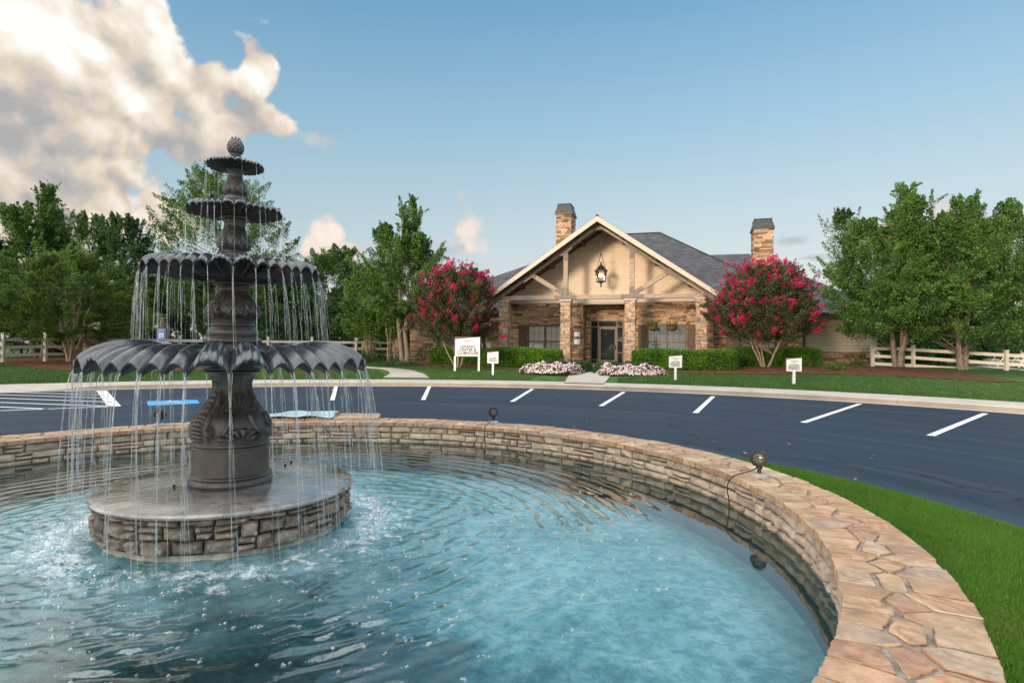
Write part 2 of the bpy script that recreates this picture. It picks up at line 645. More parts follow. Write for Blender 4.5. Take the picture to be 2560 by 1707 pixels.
def siding_mat(name, col, axis=2, pitch=0.165):
    """lap siding: the boards' shadow line comes from relief across the wall's height"""
    m_, g, bs, out = new_mat(name)
    co = g.node('ShaderNodeTexCoord').outputs['Object']
    z = g.sep(co)[axis]
    fr = g.m('FRACT', g.m('DIVIDE', z, pitch))
    n = g.noise(g.vm('MULTIPLY', co, (0.5, 1, 6)), 2.0, 4.0)
    c = g.mix(g.ss(n, 0.3, 0.7), tuple(x * 0.93 for x in col), tuple(min(1, x * 1.05) for x in col))
    g.put(bs.inputs['Base Color'], c)
    bs.inputs['Roughness'].default_value = 0.55
    b = g.node('ShaderNodeBump')
    b.inputs['Strength'].default_value = 0.9
    b.inputs['Distance'].default_value = 0.03
    g.put(b.inputs['Height'], g.m('ADD', g.m('MULTIPLY', g.m('SUBTRACT', 1.0, fr), 0.55), g.ss(fr, 0.0, 0.08, 0, 0.5)))
    g.l.new(b.outputs[0], bs.inputs['Normal'])
    return m_


def asphalt_mat():
    m_, g, bs, out = new_mat('asphalt')
    co = g.node('ShaderNodeTexCoord').outputs['Object']
    n1 = g.noise(co, 0.25, 5.0, 0.6)
    X, Y, Z = g.sep(co)
    rad = g.vm('LENGTH', g.vm('SUBTRACT', co, tuple(RC)))
    band = g.noise(g.comb(g.m('MULTIPLY', rad, 1.6), g.m('MULTIPLY', g.m('ARCTAN2', g.m('SUBTRACT', X, RC.x), g.m('SUBTRACT', Y, RC.y)), 0.9), 0), 1.0, 4.0, 0.6)
    sp = g.noise(co, 75.0, 4.0, 0.8)
    c = g.mix(g.ss(n1, 0.3, 0.7), (0.009, 0.021, 0.039), (0.015, 0.031, 0.055))
    c = g.mix(g.ss(band, 0.45, 0.68, 0, 0.8), c, (0.027, 0.046, 0.074))
    st = g.noise(co, 1.1, 6.0, 0.7)
    c = g.mix(g.ss(st, 0.58, 0.72, 0, 0.5), c, (0.010, 0.016, 0.028))
    c = g.mix(g.ss(sp, 0.58, 0.74, 0, 0.4), c, (0.085, 0.105, 0.125))
    c = g.mix(g.ss(sp, 0.44, 0.30, 0, 0.5), c, (0.006, 0.010, 0.018))
    # sealed cracks: thin wandering lines where a warped cell pattern has its borders
    wv = g.node('ShaderNodeTexNoise')
    g.put(wv.inputs['Vector'], co)
    wv.inputs['Scale'].default_value = 0.7
    wv.inputs['Detail'].default_value = 5
    vo = g.node('ShaderNodeTexVoronoi', feature='DISTANCE_TO_EDGE')
    g.put(vo.inputs['Vector'], g.vm('ADD', co, g.vm('SCALE', wv.outputs[1], scale=2.4)))
    vo.inputs['Scale'].default_value = 0.17
    gate = g.ss(g.noise(co, 0.33, 2.0), 0.42, 0.52)
    crack = g.m('MULTIPLY', g.ss(vo.outputs[0], 0.0085, 0.003), gate)
    c = g.mix(g.m('MULTIPLY', crack, 0.85), c, (0.008, 0.009, 0.012))
    g.put(bs.inputs['Base Color'], c)
    g.put(bs.inputs['Roughness'], g.lin(n1, 0.3, 0.7, 0.55, 0.72))
    bs.inputs['Specular IOR Level'].default_value = 0.2
    b = g.node('ShaderNodeBump')
    b.inputs['Strength'].default_value = 0.5
    b.inputs['Distance'].default_value = 0.006
    g.put(b.inputs['Height'], sp)
    g.l.new(b.outputs[0], bs.inputs['Normal'])
    return m_


def concrete_mat(name, col, joint=True):
    m_, g, bs, out = new_mat(name)
    co = g.node('ShaderNodeTexCoord').outputs['Object']
    n1 = g.noise(co, 0.9, 6.0, 0.65)
    n2 = g.noise(co, 60.0, 3.0, 0.7)
    c = g.mix(g.ss(n1, 0.3, 0.7), tuple(x * 0.84 for x in col), tuple(x * 1.1 for x in col))
    c = g.mix(g.ss(n2, 0.55, 0.8, 0, 0.35), c, tuple(x * 0.6 for x in col))
    st = g.noise(co, 2.3, 5.0, 0.7)
    c = g.mix(g.ss(st, 0.60, 0.75, 0, 0.35), c, (0.20, 0.15, 0.10))
    g.put(bs.inputs['Base Color'], c)
    bs.inputs['Roughness'].default_value = 0.85
    b = g.node('ShaderNodeBump')
    b.inputs['Strength'].default_value = 0.3
    b.inputs['Distance'].default_value = 0.006
    g.put(b.inputs['Height'], n2)
    g.l.new(b.outputs[0], bs.inputs['Normal'])
    return m_


def mulch_mat():
    m_, g, bs, out = new_mat('mulch')
    co = g.node('ShaderNodeTexCoord').outputs['Object']
    a = g.noise(g.vm('MULTIPLY', co, (1, 3, 1)), 22.0, 5.0, 0.75)
    b_ = g.noise(co, 5.5, 5.0, 0.75)
    c = g.ramp(a, [(0.25, (0.050, 0.024, 0.017)), (0.5, (0.165, 0.080, 0.052)), (0.78, (0.30, 0.165, 0.105))])
    c = g.mix(1.0, c, g.mix(g.ss(b_, 0.3, 0.7), (0.50, 0.50, 0.50), (1.4, 1.3, 1.2)), 'MULTIPLY')
    g.put(bs.inputs['Base Color'], c)
    bs.inputs['Roughness'].default_value = 0.95
    bs.inputs['Specular IOR Level'].default_value = 0.1
    b = g.node('ShaderNodeBump')
    b.inputs['Strength'].default_value = 1.0
    b.inputs['Distance'].default_value = 0.05
    g.put(b.inputs['Height'], a)
    g.l.new(b.outputs[0], bs.inputs['Normal'])
    return m_


def water_mat():
    m_, g, bs, out = new_mat('pool water')
    g.n.remove(bs)
    co = g.node('ShaderNodeTexCoord').outputs['Object']
    tr = g.node('ShaderNodeBsdfTransparent')
    tr.inputs[0].default_value = (0.86, 0.96, 0.97, 1)
    gl = g.node('ShaderNodeBsdfGlossy')
    gl.inputs['Roughness'].default_value = 0.015
    gl.inputs[0].default_value = (1, 1, 1, 1)
    d = g.vm('LENGTH', co)
    near = g.ss(d, 3.2, 1.1)
    hgt = g.m('ADD', g.m('MULTIPLY', g.noise(co, 7.0, 4.0, 0.55, 0.4), 0.6), g.m('MULTIPLY', g.noise(co, 24.0, 3.0, 0.5), g.m('MULTIPLY', near, 0.35)))
    b = g.node('ShaderNodeBump')
    g.put(b.inputs['Strength'], g.m('MULTIPLY_ADD', near, 0.26, 0.03))
    b.inputs['Distance'].default_value = 0.03
    g.put(b.inputs['Height'], hgt)
    fr = g.node('ShaderNodeFresnel')
    fr.inputs[0].default_value = 1.6
    g.l.new(b.outputs[0], fr.inputs[1])
    g.l.new(b.outputs[0], gl.inputs['Normal'])
    m1 = g.node('ShaderNodeMixShader')
    g.put(m1.inputs[0], g.m('MULTIPLY_ADD', fr.outputs[0], 1.15, 0.03, clamp=True))
    g.l.new(gl.outputs[0], m1.inputs[2])
    # foam where the streams strike and round the plinth
    f1 = g.noise(co, 9.0, 9.0, 0.78, 0.6)
    f2 = g.noise(co, 2.2, 3.0, 0.5)
    ringm = g.m('MULTIPLY', g.ss(d, 0.80, 0.95), g.ss(d, 1.65, 1.0))
    fm = g.m('ADD', g.m('MULTIPLY', ringm, 0.24), g.m('MULTIPLY', g.m('SUBTRACT', f2, 0.5), 0.30))
    foam = g.m('MULTIPLY', g.ss(g.m('ADD', f1, fm), 0.70, 0.90, 0, 0.75), g.ss(d, 2.2, 1.5))
    # scum: small pale flecks drifting far out by the wall
    vo = g.noise(co, 13.0, 6.0, 0.8, 0.3)
    sc = g.m('MULTIPLY', g.ss(vo, 0.69, 0.73, 0, 0.55), g.m('MULTIPLY', g.ss(g.noise(co, 1.1, 2.0), 0.52, 0.66), g.ss(d, 2.0, 2.8)))
    foam = g.m('MAXIMUM', foam, sc)
    df = g.node('ShaderNodeBsdfDiffuse')
    df.inputs[0].default_value = (0.82, 0.86, 0.86, 1)
    g.l.new(b.outputs[0], df.inputs['Normal'])
    # fine air bubbles and suspended matter make the water milky where it is churned
    mk = g.node('ShaderNodeBsdfDiffuse')
    g.put(mk.inputs[0], g.mix(g.ss(g.noise(co, 3.0, 5.0, 0.65, 0.5), 0.35, 0.65), (0.055, 0.17, 0.19), (0.24, 0.44, 0.48)))
    mm = g.node('ShaderNodeMixShader')
    g.put(mm.inputs[0], g.ss(g.m('MULTIPLY_ADD', g.m('SUBTRACT', f2, 0.5), 0.8, d), 2.1, 0.95, 0.03, 0.72))
    g.l.new(tr.outputs[0], mm.inputs[1])
    g.l.new(mk.outputs[0], mm.inputs[2])
    g.l.new(mm.outputs[0], m1.inputs[1])
    m2 = g.node('ShaderNodeMixShader')
    g.put(m2.inputs[0], foam)
    g.l.new(m1.outputs[0], m2.inputs[1])
    g.l.new(df.outputs[0], m2.inputs[2])
    g.l.new(m2.outputs[0], out.inputs[0])
    return m_


def stream_mat():
    m_, g, bs, out = new_mat('falling water')
    g.n.remove(bs)
    co = g.node('ShaderNodeTexCoord').outputs['Object']
    tr = g.node('ShaderNodeBsdfTransparent')
    gl = g.node('ShaderNodeBsdfGlossy')
    gl.inputs['Roughness'].default_value = 0.12
    df = g.node('ShaderNodeBsdfDiffuse')
    df.inputs[0].default_value = (0.78, 0.82, 0.86, 1)
    tl = g.node('ShaderNodeBsdfTranslucent')
    tl.inputs[0].default_value = (0.85, 0.90, 0.95, 1)
    a = g.node('ShaderNodeMixShader')
    a.inputs[0].default_value = 0.5
    g.l.new(df.outputs[0], a.inputs[1])
    g.l.new(tl.outputs[0], a.inputs[2])
    b = g.node('ShaderNodeMixShader')
    b.inputs[0].default_value = 0.35
    g.l.new(a.outputs[0], b.inputs[1])
    g.l.new(gl.outputs[0], b.inputs[2])
    n = g.noise(g.vm('MULTIPLY', co, (60, 60, 9)), 1.0, 4.0, 0.65)
    z = g.sep(co)[2]
    c = g.node('ShaderNodeMixShader')
    g.put(c.inputs[0], g.ss(n, 0.36, 0.68, 0.03, 0.52))
    g.l.new(tr.outputs[0], c.inputs[1])
    g.l.new(b.outputs[0], c.inputs[2])
    g.l.new(c.outputs[0], out.inputs[0])
    return m_


def bubble_mat():
    m_, g, bs, out = new_mat('foam bubbles')
    g.n.remove(bs)
    tr = g.node('ShaderNodeBsdfTransparent')
    gl = g.node('ShaderNodeBsdfGlossy')
    gl.inputs['Roughness'].default_value = 0.06
    df = g.node('ShaderNodeBsdfDiffuse')
    df.inputs[0].default_value = (0.8, 0.85, 0.87, 1)
    a = g.node('ShaderNodeMixShader')
    a.inputs[0].default_value = 0.12
    g.l.new(gl.outputs[0], a.inputs[1])
    g.l.new(df.outputs[0], a.inputs[2])
    lw = g.node('ShaderNodeLayerWeight')
    lw.inputs[0].default_value = 0.35
    b = g.node('ShaderNodeMixShader')
    g.put(b.inputs[0], g.lin(lw.outputs[1], 0.0, 1.0, 0.12, 0.95))
    g.l.new(tr.outputs[0], b.inputs[1])
    g.l.new(a.outputs[0], b.inputs[2])
    g.l.new(b.outputs[0], out.inputs[0])
    return m_


def pool_floor_mat():
    m_, g, bs, out = new_mat('pool floor paint')
    co = g.node('ShaderNodeTexCoord').outputs['Object']
    n1 = g.noise(co, 0.75, 5.0, 0.62, 0.5)
    n2 = g.noise(co, 2.6, 6.0, 0.68, 0.3)
    # worn pale paint, with a broad darker area in front of the plinth
    dpatch = g.vm('LENGTH', g.vm('MULTIPLY', g.vm('SUBTRACT', co, (0.9, -1.8, 0)), (0.62, 0.85, 1)))
    k = g.m('MULTIPLY_ADD', g.m('SUBTRACT', n2, 0.5), 0.9, g.m('MULTIPLY_ADD', g.ss(dpatch, 0.35, 1.35), 0.50, g.m('SUBTRACT', n1, 0.33)))
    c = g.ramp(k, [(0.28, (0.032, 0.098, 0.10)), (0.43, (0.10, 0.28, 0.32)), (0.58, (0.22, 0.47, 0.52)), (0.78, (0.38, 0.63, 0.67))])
    n3 = g.noise(co, 11.0, 7.0, 0.75, 0.4)
    c = g.mix(1.0, c, g.mix(g.ss(n3, 0.36, 0.62), (0.55, 0.62, 0.60), (1.22, 1.16, 1.14)), 'MULTIPLY')
    c = g.mix(g.ss(g.noise(co, 55.0, 4.0, 0.8), 0.66, 0.74, 0, 0.6), c, (0.06, 0.07, 0.05))
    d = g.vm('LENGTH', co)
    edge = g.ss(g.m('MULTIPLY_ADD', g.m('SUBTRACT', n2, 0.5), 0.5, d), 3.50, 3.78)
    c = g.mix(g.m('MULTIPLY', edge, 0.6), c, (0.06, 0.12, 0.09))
    g.put(bs.inputs['Base Color'], c)
    bs.inputs['Roughness'].default_value = 0.7
    return m_


def glass_mat(name, tint=(0.02, 0.025, 0.03), rough=0.03):
    m_, g, bs, out = new_mat(name)
    g.put(bs.inputs['Base Color'], tint)
    bs.inputs['Roughness'].default_value = rough
    bs.inputs['Specular IOR Level'].default_value = 0.9
    co = g.node('ShaderNodeTexCoord').outputs['Object']
    b = g.node('ShaderNodeBump')
    b.inputs['Strength'].default_value = 0.02
    b.inputs['Distance'].default_value = 0.02
    g.put(b.inputs['Height'], g.noise(co, 1.5, 2.0))
    g.l.new(b.outputs[0], bs.inputs['Normal'])
    return m_


def clear_glass(name='clear glass'):
    m_, g, bs, out = new_mat(name)
    g.n.remove(bs)
    tr = g.node('ShaderNodeBsdfTransparent')
    tr.inputs[0].default_value = (0.96, 0.97, 0.97, 1)
    gl = g.node('ShaderNodeBsdfGlossy')
    gl.inputs['Roughness'].default_value = 0.02
    fr = g.node('ShaderNodeFresnel')
    fr.inputs[0].default_value = 1.5
    mx = g.node('ShaderNodeMixShader')
    g.l.new(fr.outputs[0], mx.inputs[0])
    g.l.new(tr.outputs[0], mx.inputs[1])
    g.l.new(gl.outputs[0], mx.inputs[2])
    g.l.new(mx.outputs[0], out.inputs[0])
    return m_


def emit_mat(name, col, s):
    m_, g, bs, out = new_mat(name)
    g.n.remove(bs)
    e = g.node('ShaderNodeEmission')
    g.put(e.inputs[0], col)
    e.inputs[1].default_value = s
    g.l.new(e.outputs[0], out.inputs[0])
    return m_


def fountain_mat():
    m_, g, bs, out = new_mat('wet cast fountain')
    co = g.node('ShaderNodeTexCoord').outputs['Object']
    n = g.noise(co, 5.0, 6.0, 0.65)
    st = g.noise(g.vm('MULTIPLY', co, (26, 26, 2.2)), 1.0, 4.0, 0.6)
    c = g.mix(g.ss(n, 0.3, 0.7), (0.022, 0.026, 0.033), (0.046, 0.051, 0.061))
    c = g.mix(g.ss(st, 0.55, 0.78, 0, 0.55), c, (0.125, 0.120, 0.108))
    g.put(bs.inputs['Base Color'], c)
    g.put(bs.inputs['Roughness'], g.m('ADD', g.lin(n, 0.3, 0.7, 0.09, 0.22), g.ss(st, 0.5, 0.8, 0.0, 0.12)))
    bs.inputs['Metallic'].default_value = 0.0
    bs.inputs['Specular IOR Level'].default_value = 1.0
    b = g.node('ShaderNodeBump')
    b.inputs['Strength'].default_value = 0.25
    b.inputs['Distance'].default_value = 0.006
    g.put(b.inputs['Height'], g.m('ADD', g.noise(co, 70.0, 4.0), g.m('MULTIPLY', st, 0.8)))
    g.l.new(b.outputs[0], bs.inputs['Normal'])
    return m_


def wet_slab_mat():
    m_, g, bs, out = new_mat('wet stone slab')
    co = g.node('ShaderNodeTexCoord').outputs['Object']
    n = g.noise(co, 2.2, 6.0, 0.65, 0.4)
    f = g.noise(co, 30.0, 5.0, 0.7)
    c = g.mix(g.ss(n, 0.38, 0.62), (0.12, 0.10, 0.09), (0.42, 0.375, 0.34))
    c = g.mix(g.ss(f, 0.5, 0.8, 0, 0.5), c, (0.46, 0.42, 0.39))
    # a film of running water: crack lines and ripples
    vo = g.node('ShaderNodeTexVoronoi', feature='DISTANCE_TO_EDGE')
    g.put(vo.inputs['Vector'], g.vm('ADD', co, g.vm('SCALE', g.comb(f, n, 0), scale=0.25)))
    vo.inputs['Scale'].default_value = 1.4
    c = g.mix(g.ss(vo.outputs[0], 0.012, 0.002, 0, 0.7), c, (0.05, 0.04, 0.035))
    g.put(bs.inputs['Base Color'], c)
    g.put(bs.inputs['Roughness'], g.ss(n, 0.35, 0.68, 0.08, 0.34))
    bs.inputs['Specular IOR Level'].default_value = 0.8
    bs.inputs['Coat Weight'].default_value = 1.0
    bs.inputs['Coat IOR'].default_value = 1.7
    bs.inputs['Coat Roughness'].default_value = 0.06
    b = g.node('ShaderNodeBump')
    b.inputs['Strength'].default_value = 0.16
    b.inputs['Distance'].default_value = 0.02
    g.put(b.inputs['Height'], g.m('ADD', g.noise(co, 12.0, 4.0, 0.6, 0.5), g.m('MULTIPLY', f, 0.5)))
    g.l.new(b.outputs[0], bs.inputs['Normal'])
    g.l.new(b.outputs[0], bs.inputs['Coat Normal'])
    return m_


LEDGE = [(0.0, (0.20, 0.11, 0.068)), (0.12, (0.48, 0.31, 0.185)), (0.30, (0.60, 0.425, 0.275)), (0.44, (0.34, 0.19, 0.11)),
         (0.58, (0.085, 0.046, 0.030)), (0.66, (0.61, 0.455, 0.31)), (0.82, (0.13, 0.068, 0.040)), (0.90, (0.50, 0.32, 0.19)), (1.0, (0.40, 0.25, 0.16))]
COPE = [(0.0, (0.60, 0.41, 0.26)), (0.15, (0.52, 0.33, 0.20)), (0.3, (0.66, 0.49, 0.33)), (0.45, (0.45, 0.29, 0.20)),
        (0.58, (0.62, 0.38, 0.24)), (0.72, (0.68, 0.55, 0.41)), (0.84, (0.46, 0.36, 0.30)), (0.92, (0.56, 0.36, 0.23)), (1.0, (0.60, 0.46, 0.30))]
POOLS = [(0.0, (0.44, 0.34, 0.25)), (0.3, (0.55, 0.43, 0.32)), (0.55, (0.38, 0.28, 0.22)), (0.8, (0.60, 0.48, 0.36)), (1.0, (0.47, 0.36, 0.27))]
PLINTH = [(0.0, (0.22, 0.18, 0.15)), (0.35, (0.31, 0.26, 0.21)), (0.6, (0.18, 0.145, 0.125)), (0.85, (0.27, 0.24, 0.18)), (1.0, (0.23, 0.18, 0.15))]

ledge = stone_mat('ledge stone', LEDGE, grain=14.0, rough=0.8, bump=0.5)
cope = stone_mat('flagstone', [(p_, tuple(x * k_ for x, k_ in zip(c_, (.80, .775, .715)))) for p_, c_ in COPE], grain=34.0, bands=0.55, dirt=0.30, dirt_col=(0.30, 0.20, 0.14), rough=0.62, bump=0.3)
pools = stone_mat('pool wall stone', POOLS, grain=30.0, dirt=0.35, dirt_col=(0.10, 0.08, 0.06), rough=0.7, bump=0.6)
plinths = stone_mat('plinth stone', PLINTH, grain=30.0, dirt=0.75, dirt_col=(0.05, 0.045, 0.035), rough=0.5, bump=0.9, lich=0.7)
mortar = pbr('mortar', (0.25, 0.21, 0.175), 0.9, 0.4, 14.0, 0.8, 60.0)
wetmortar = pbr('dark joint', (0.085, 0.072, 0.058), 0.8, 0.3, 14.0, 0.6, 60.0)
algae = pbr('algae stained footing', (0.44, 0.45, 0.38), 0.55, 0.45, 7.0, 0.7, 30.0, stretch=(1, 1, .35))
shingle = shingle_mat()
cream = siding_mat('cream lap siding', (0.66, 0.525, 0.40))
beige = siding_mat('beige lap siding', (0.50, 0.41, 0.31), pitch=0.2)
trim = pbr('cream painted trim', (0.50, 0.425, 0.365), 0.5, 0.06, 3.0)
timber = pbr('weathered timber', (0.36, 0.275, 0.21), 0.7, 0.28, 4.0, 0.5, 30.0, stretch=(1, 6, 6))
plate = pbr('dark joint plate', (0.19, 0.15, 0.125), 0.6, 0.25, 9.0, 0.2)
soffit = pbr('dark boarded soffit', (0.10, 0.062, 0.042), 0.75, 0.3, 3.0, 0.4, 12.0, stretch=(9, 1, 1))
shutterm = pbr('brown shutter paint', (0.115, 0.068, 0.047), 0.6, 0.2, 5.0, 0.3, 30.0)
framem = pbr('brown window frame', (0.125, 0.085, 0.062), 0.5, 0.1, 5.0)
bronze = pbr('dark bronze', (0.030, 0.024, 0.020), 0.4, 0.2, 6.0, 0.0, metal=0.5)
chimcap = pbr('patinated chimney hood', (0.055, 0.060, 0.062), 0.5, 0.4, 3.0, 0.2, 20.0, metal=0.4, stretch=(6, 6, 0.6))
white = pbr('white paint', (0.78, 0.77, 0.74), 0.5, 0.05, 4.0)
roadpaint = pbr('road paint', (0.74, 0.74, 0.72), 0.6, 0.12, 12.0)
g_ = NT(roadpaint.node_tree)
bs_ = [n_ for n_ in g_.n if n_.type == 'BSDF_PRINCIPLED'][0]
old = bs_.inputs['Base Color'].links[0].from_socket
co_ = g_.node('ShaderNodeTexCoord').outputs['Object']
g_.put(bs_.inputs['Base Color'], g_.mix(g_.ss(g_.noise(co_, 14.0, 8.0, 0.75), 0.54, 0.66, 0, 0.75), old, (0.16, 0.17, 0.19)))
bluepaint = pbr('blue road paint', (0.03, 0.30, 0.62), 0.6, 0.12, 8.0)
signblue = pbr('blue sign enamel', (0.02, 0.13, 0.50), 0.35, 0.06, 4.0)
vinyl = pbr('cream vinyl rail', (0.60, 0.555, 0.49), 0.45, 0.08, 3.0)
signwhite = pbr('sign panel white', (0.76, 0.76, 0.75), 0.4, 0.03, 2.0)
signback = pbr('plum backing panel', (0.13, 0.075, 0.085), 0.5, 0.1, 4.0)
ink = pbr('grey sign lettering', (0.025, 0.022, 0.028), 0.6, 0.05, 4.0)
inkpale = pbr('pale sign lettering', (0.20, 0.19, 0.20), 0.6, 0.05, 4.0)
blackmetal = pbr('black lamp housing', (0.014, 0.014, 0.016), 0.45, 0.2, 20.0, 0.1)
rubber = pbr('black cable', (0.018, 0.018, 0.02), 0.5, 0.1, 20.0)
concpad = pbr('cement pad', (0.38, 0.35, 0.30), 0.85, 0.2, 20.0, 0.4)
lens = glass_mat('lamp lens', (0.25, 0.27, 0.26), 0.15)
darkglass = glass_mat('dark window glass')
blind = siding_mat('window blinds', (0.80, 0.76, 0.70), pitch=0.06)
blinddark = siding_mat('blinds in shade', (0.075, 0.07, 0.065), pitch=0.06)  # darkened copy of the blinds, their shade put into the colour
lampglass = clear_glass()
flame = emit_mat('candle bulb', (1.0, 0.62, 0.25), 14.0)
bark = pbr('grey bark', (0.20, 0.165, 0.125), 0.9, 0.4, 6.0, 0.9, 25.0, stretch=(3, 3, 0.7))
barkpale = pbr('tan smooth bark', (0.34, 0.25, 0.175), 0.75, 0.3, 5.0, 0.4, 20.0, stretch=(3, 3, 0.6))
barkdark = pbr('dark bark', (0.085, 0.06, 0.045), 0.9, 0.4, 6.0, 0.9, 25.0, stretch=(3, 3, 0.7))
tarpm = pbr('pale blue tarp', (0.34, 0.47, 0.47), 0.45, 0.25, 5.0, 0.3, 12.0)
wood = pbr('grey wood post', (0.16, 0.11, 0.085), 0.85, 0.3, 5.0, 0.6, 30.0, stretch=(3, 3, 0.6))
asphalt = asphalt_mat()
concrete = concrete_mat('sidewalk concrete', (0.44, 0.395, 0.345))
kerbface = concrete_mat('kerb concrete', (0.30, 0.245, 0.195))
gutterm = concrete_mat('gutter concrete', (0.46, 0.43, 0.40))
walkm = concrete_mat('front walk concrete', (0.44, 0.39, 0.34))
mulch = mulch_mat()
lawn = grass_mat('lawn turf', (0.036, 0.098, 0.024), (0.066, 0.145, 0.036))
turfbase = grass_mat('turf soil', (0.045, 0.120, 0.012), (0.060, 0.150, 0.020), fine=140.0)
blades = blade_mat('grass blade', (0.056, 0.160, 0.014), (0.140, 0.310, 0.036))
lawnblades = blade_mat('lawn blade', (0.034, 0.095, 0.020), (0.076, 0.170, 0.040))
fount = fountain_mat()
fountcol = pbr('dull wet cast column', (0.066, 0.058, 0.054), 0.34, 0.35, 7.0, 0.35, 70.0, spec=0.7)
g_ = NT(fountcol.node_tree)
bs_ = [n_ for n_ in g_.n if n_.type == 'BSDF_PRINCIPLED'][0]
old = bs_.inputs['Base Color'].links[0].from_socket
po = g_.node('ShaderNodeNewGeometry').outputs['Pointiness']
g_.put(bs_.inputs['Base Color'], g_.mix(1.0, old, g_.mix(g_.ss(po, 0.44, 0.57), (0.25, 0.25, 0.25), (2.1, 2.05, 2.0)), 'MULTIPLY'))  # relief contrast put into the colour: recesses darkened, high parts lightened
wetslab = wet_slab_mat()
water = water_mat()
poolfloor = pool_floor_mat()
stream = stream_mat()
bubble = bubble_mat()
poolwallpaint = pbr('algae green wall foot', (0.030, 0.060, 0.038), 0.5, 0.5, 5.0, 0.5)
LF_GREEN = leaf_mat('broad green leaves', (0.022, 0.074, 0.016), (0.140, 0.262, 0.046), (0.20, 0.22, 0.05), 0.06)
LF_DARK = leaf_mat('dark green leaves', (0.018, 0.060, 0.016), (0.078, 0.165, 0.038), None, 0.0)
LF_LIGHT = leaf_mat('fresh green leaves', (0.050, 0.120, 0.018), (0.140, 0.250, 0.040), (0.22, 0.22, 0.05), 0.05)
LF_MYRT = leaf_mat('bronze tinged leaves', (0.030, 0.062, 0.022), (0.110, 0.125, 0.055), (0.22, 0.095, 0.06), 0.28)
LF_WMYRT = leaf_mat('olive green leaves', (0.026, 0.074, 0.012), (0.160, 0.255, 0.036), (0.19, 0.12, 0.035), 0.10)
LF_HEDGE = leaf_mat('hedge leaves', (0.036, 0.115, 0.010), (0.135, 0.290, 0.018), None, 0.0)
LF_BED = leaf_mat('bedding leaves', (0.022, 0.060, 0.018), (0.070, 0.135, 0.045), None, 0.0)
FL_PINK = leaf_mat('magenta blossom', (0.34, 0.004, 0.062), (0.66, 0.018, 0.165), None, 0.0)
FL_PALE = leaf_mat('pale pink blossom', (0.78, 0.44, 0.54), (0.90, 0.80, 0.82), None, 0.0)
FL_WHITE = leaf_mat('white blossom', (0.62, 0.55, 0.48), (0.85, 0.80, 0.74), None, 0.0)
hedgecore = pbr('hedge twigs', (0.012, 0.022, 0.006), 0.95, 0.4, 8.0, 0.8, 20.0)


# ------------------------------------------------------------------ ground, street, walks
def polar(c, r0, r1, nr, na, zf, a0=0.0, a1=2 * PI):
    closed = abs(a1 - a0 - 2 * PI) < 1e-6
    rr = np.asarray(r0) if hasattr(r0, '__len__') else np.linspace(r0, r1, nr)
    nr = len(rr)
    aa = np.linspace(a0, a1, na, endpoint=not closed)
    A, RR = np.meshgrid(aa, rr)
    x = c[0] + RR * np.cos(A)
    y = c[1] + RR * np.sin(A)
    V = np.stack([x, y, zf(x, y, RR)], -1).reshape(-1, 3)
    i, j = np.meshgrid(np.arange(nr - 1), np.arange(na if closed else na - 1), indexing='ij')
    j2 = (j + 1) % na
    Q = np.stack([i * na + j, i * na + j2, (i + 1) * na + j2, (i + 1) * na + j], -1).reshape(-1, 4)[:, ::-1]
    return V, Q


rr = np.concatenate([np.linspace(R_WALK - 0.05, 36, 60), np.geomspace(37, 900, 30)])
V, Q = polar(RC, rr, None, 0, 240, lambda x, y, r: terrain(x, y) + 0.02)
tag(link_mesh('lawn', np_mesh('lawn', V, Q), lawn, None, True), kind='structure')

# the drive: a ring between the planted island and the kerb
na = 256
aa = np.linspace(0, 2 * PI, na, endpoint=False)
V = []
for k in range(9):
    t = k / 8
    for a in aa:
        p0 = np.array([FC.x + 5.95 * math.cos(a), FC.y + 5.95 * math.sin(a)])
        p1 = np.array([RC.x + 19.05 * math.cos(a), RC.y + 19.05 * math.sin(a)])
        p = p0 * (1 - t) + p1 * t
        V.append((p[0], p[1], 0.0))
Q = [(i * na + j, i * na + (j + 1) % na, (i + 1) * na + (j + 1) % na, (i + 1) * na + j) for i in range(8) for j in range(na)]
tag(link_mesh('road', np_mesh('road', V, np.array(Q)[:, ::-1]), asphalt, None, True), kind='structure')

V, Q = polar(RC, [18.72, 19.0], None, 0, 300, lambda x, y, r: 0 * r + 0.006)
tag(link_mesh('gutter', np_mesh('gutter', V, Q), gutterm), kind='structure')


def kerb_z(x, y, top):
    """the kerb runs out into a ramp at the far left beside the hatched bay"""
    a = np.degrees(np.arctan2(y - RC.y, x - RC.x))
    return top * np.clip((128.5 - a) / 4.5, 0.06, 1) if True else top


# kerb and sidewalk slabs: each pour is its own island of the mesh, 8 mm joint between
mb = MB()
ang = -60.0
step = math.degrees(3.05 / R_KERB)
while ang < 240:
    a0, a1 = R(ang), R(ang + step) - 0.010 / R_KERB
    sub = 6
    prof = [(19.0, 0.0), (19.02, 0.125), (19.045, 0.145), (19.5, 0.15), (20.1, 0.156), (R_WALK, 0.165), (R_WALK, 0.0)]
    vs = []
    for k in range(sub + 1):
        a = a0 + (a1 - a0) * k / sub
        for r_, z in prof:
            x, y = RC.x + r_ * math.cos(a), RC.y + r_ * math.sin(a)
            zz = z
            if r_ < 20.0:
                zz = float(kerb_z(x, y, z))
            vs.append((x, y, zz))
    n = len(prof)
    fs = [(k * n + i, k * n + i + 1, (k + 1) * n + i + 1, (k + 1) * n + i) for k in range(sub) for i in range(n - 1)]
    mi = [1 if i == 0 else 0 for k in range(sub) for i in range(n - 1)]
    b = len(mb.v)
    mb.v += vs
    mb.f += [tuple(i + b for i in f) for f in fs]
    mb.mi += mi
    mb.f += [tuple(b + i for i in range(n)), tuple(b + sub * n + i for i in range(n - 1, -1, -1))]
    mb.mi += [0, 0]
    ang += step
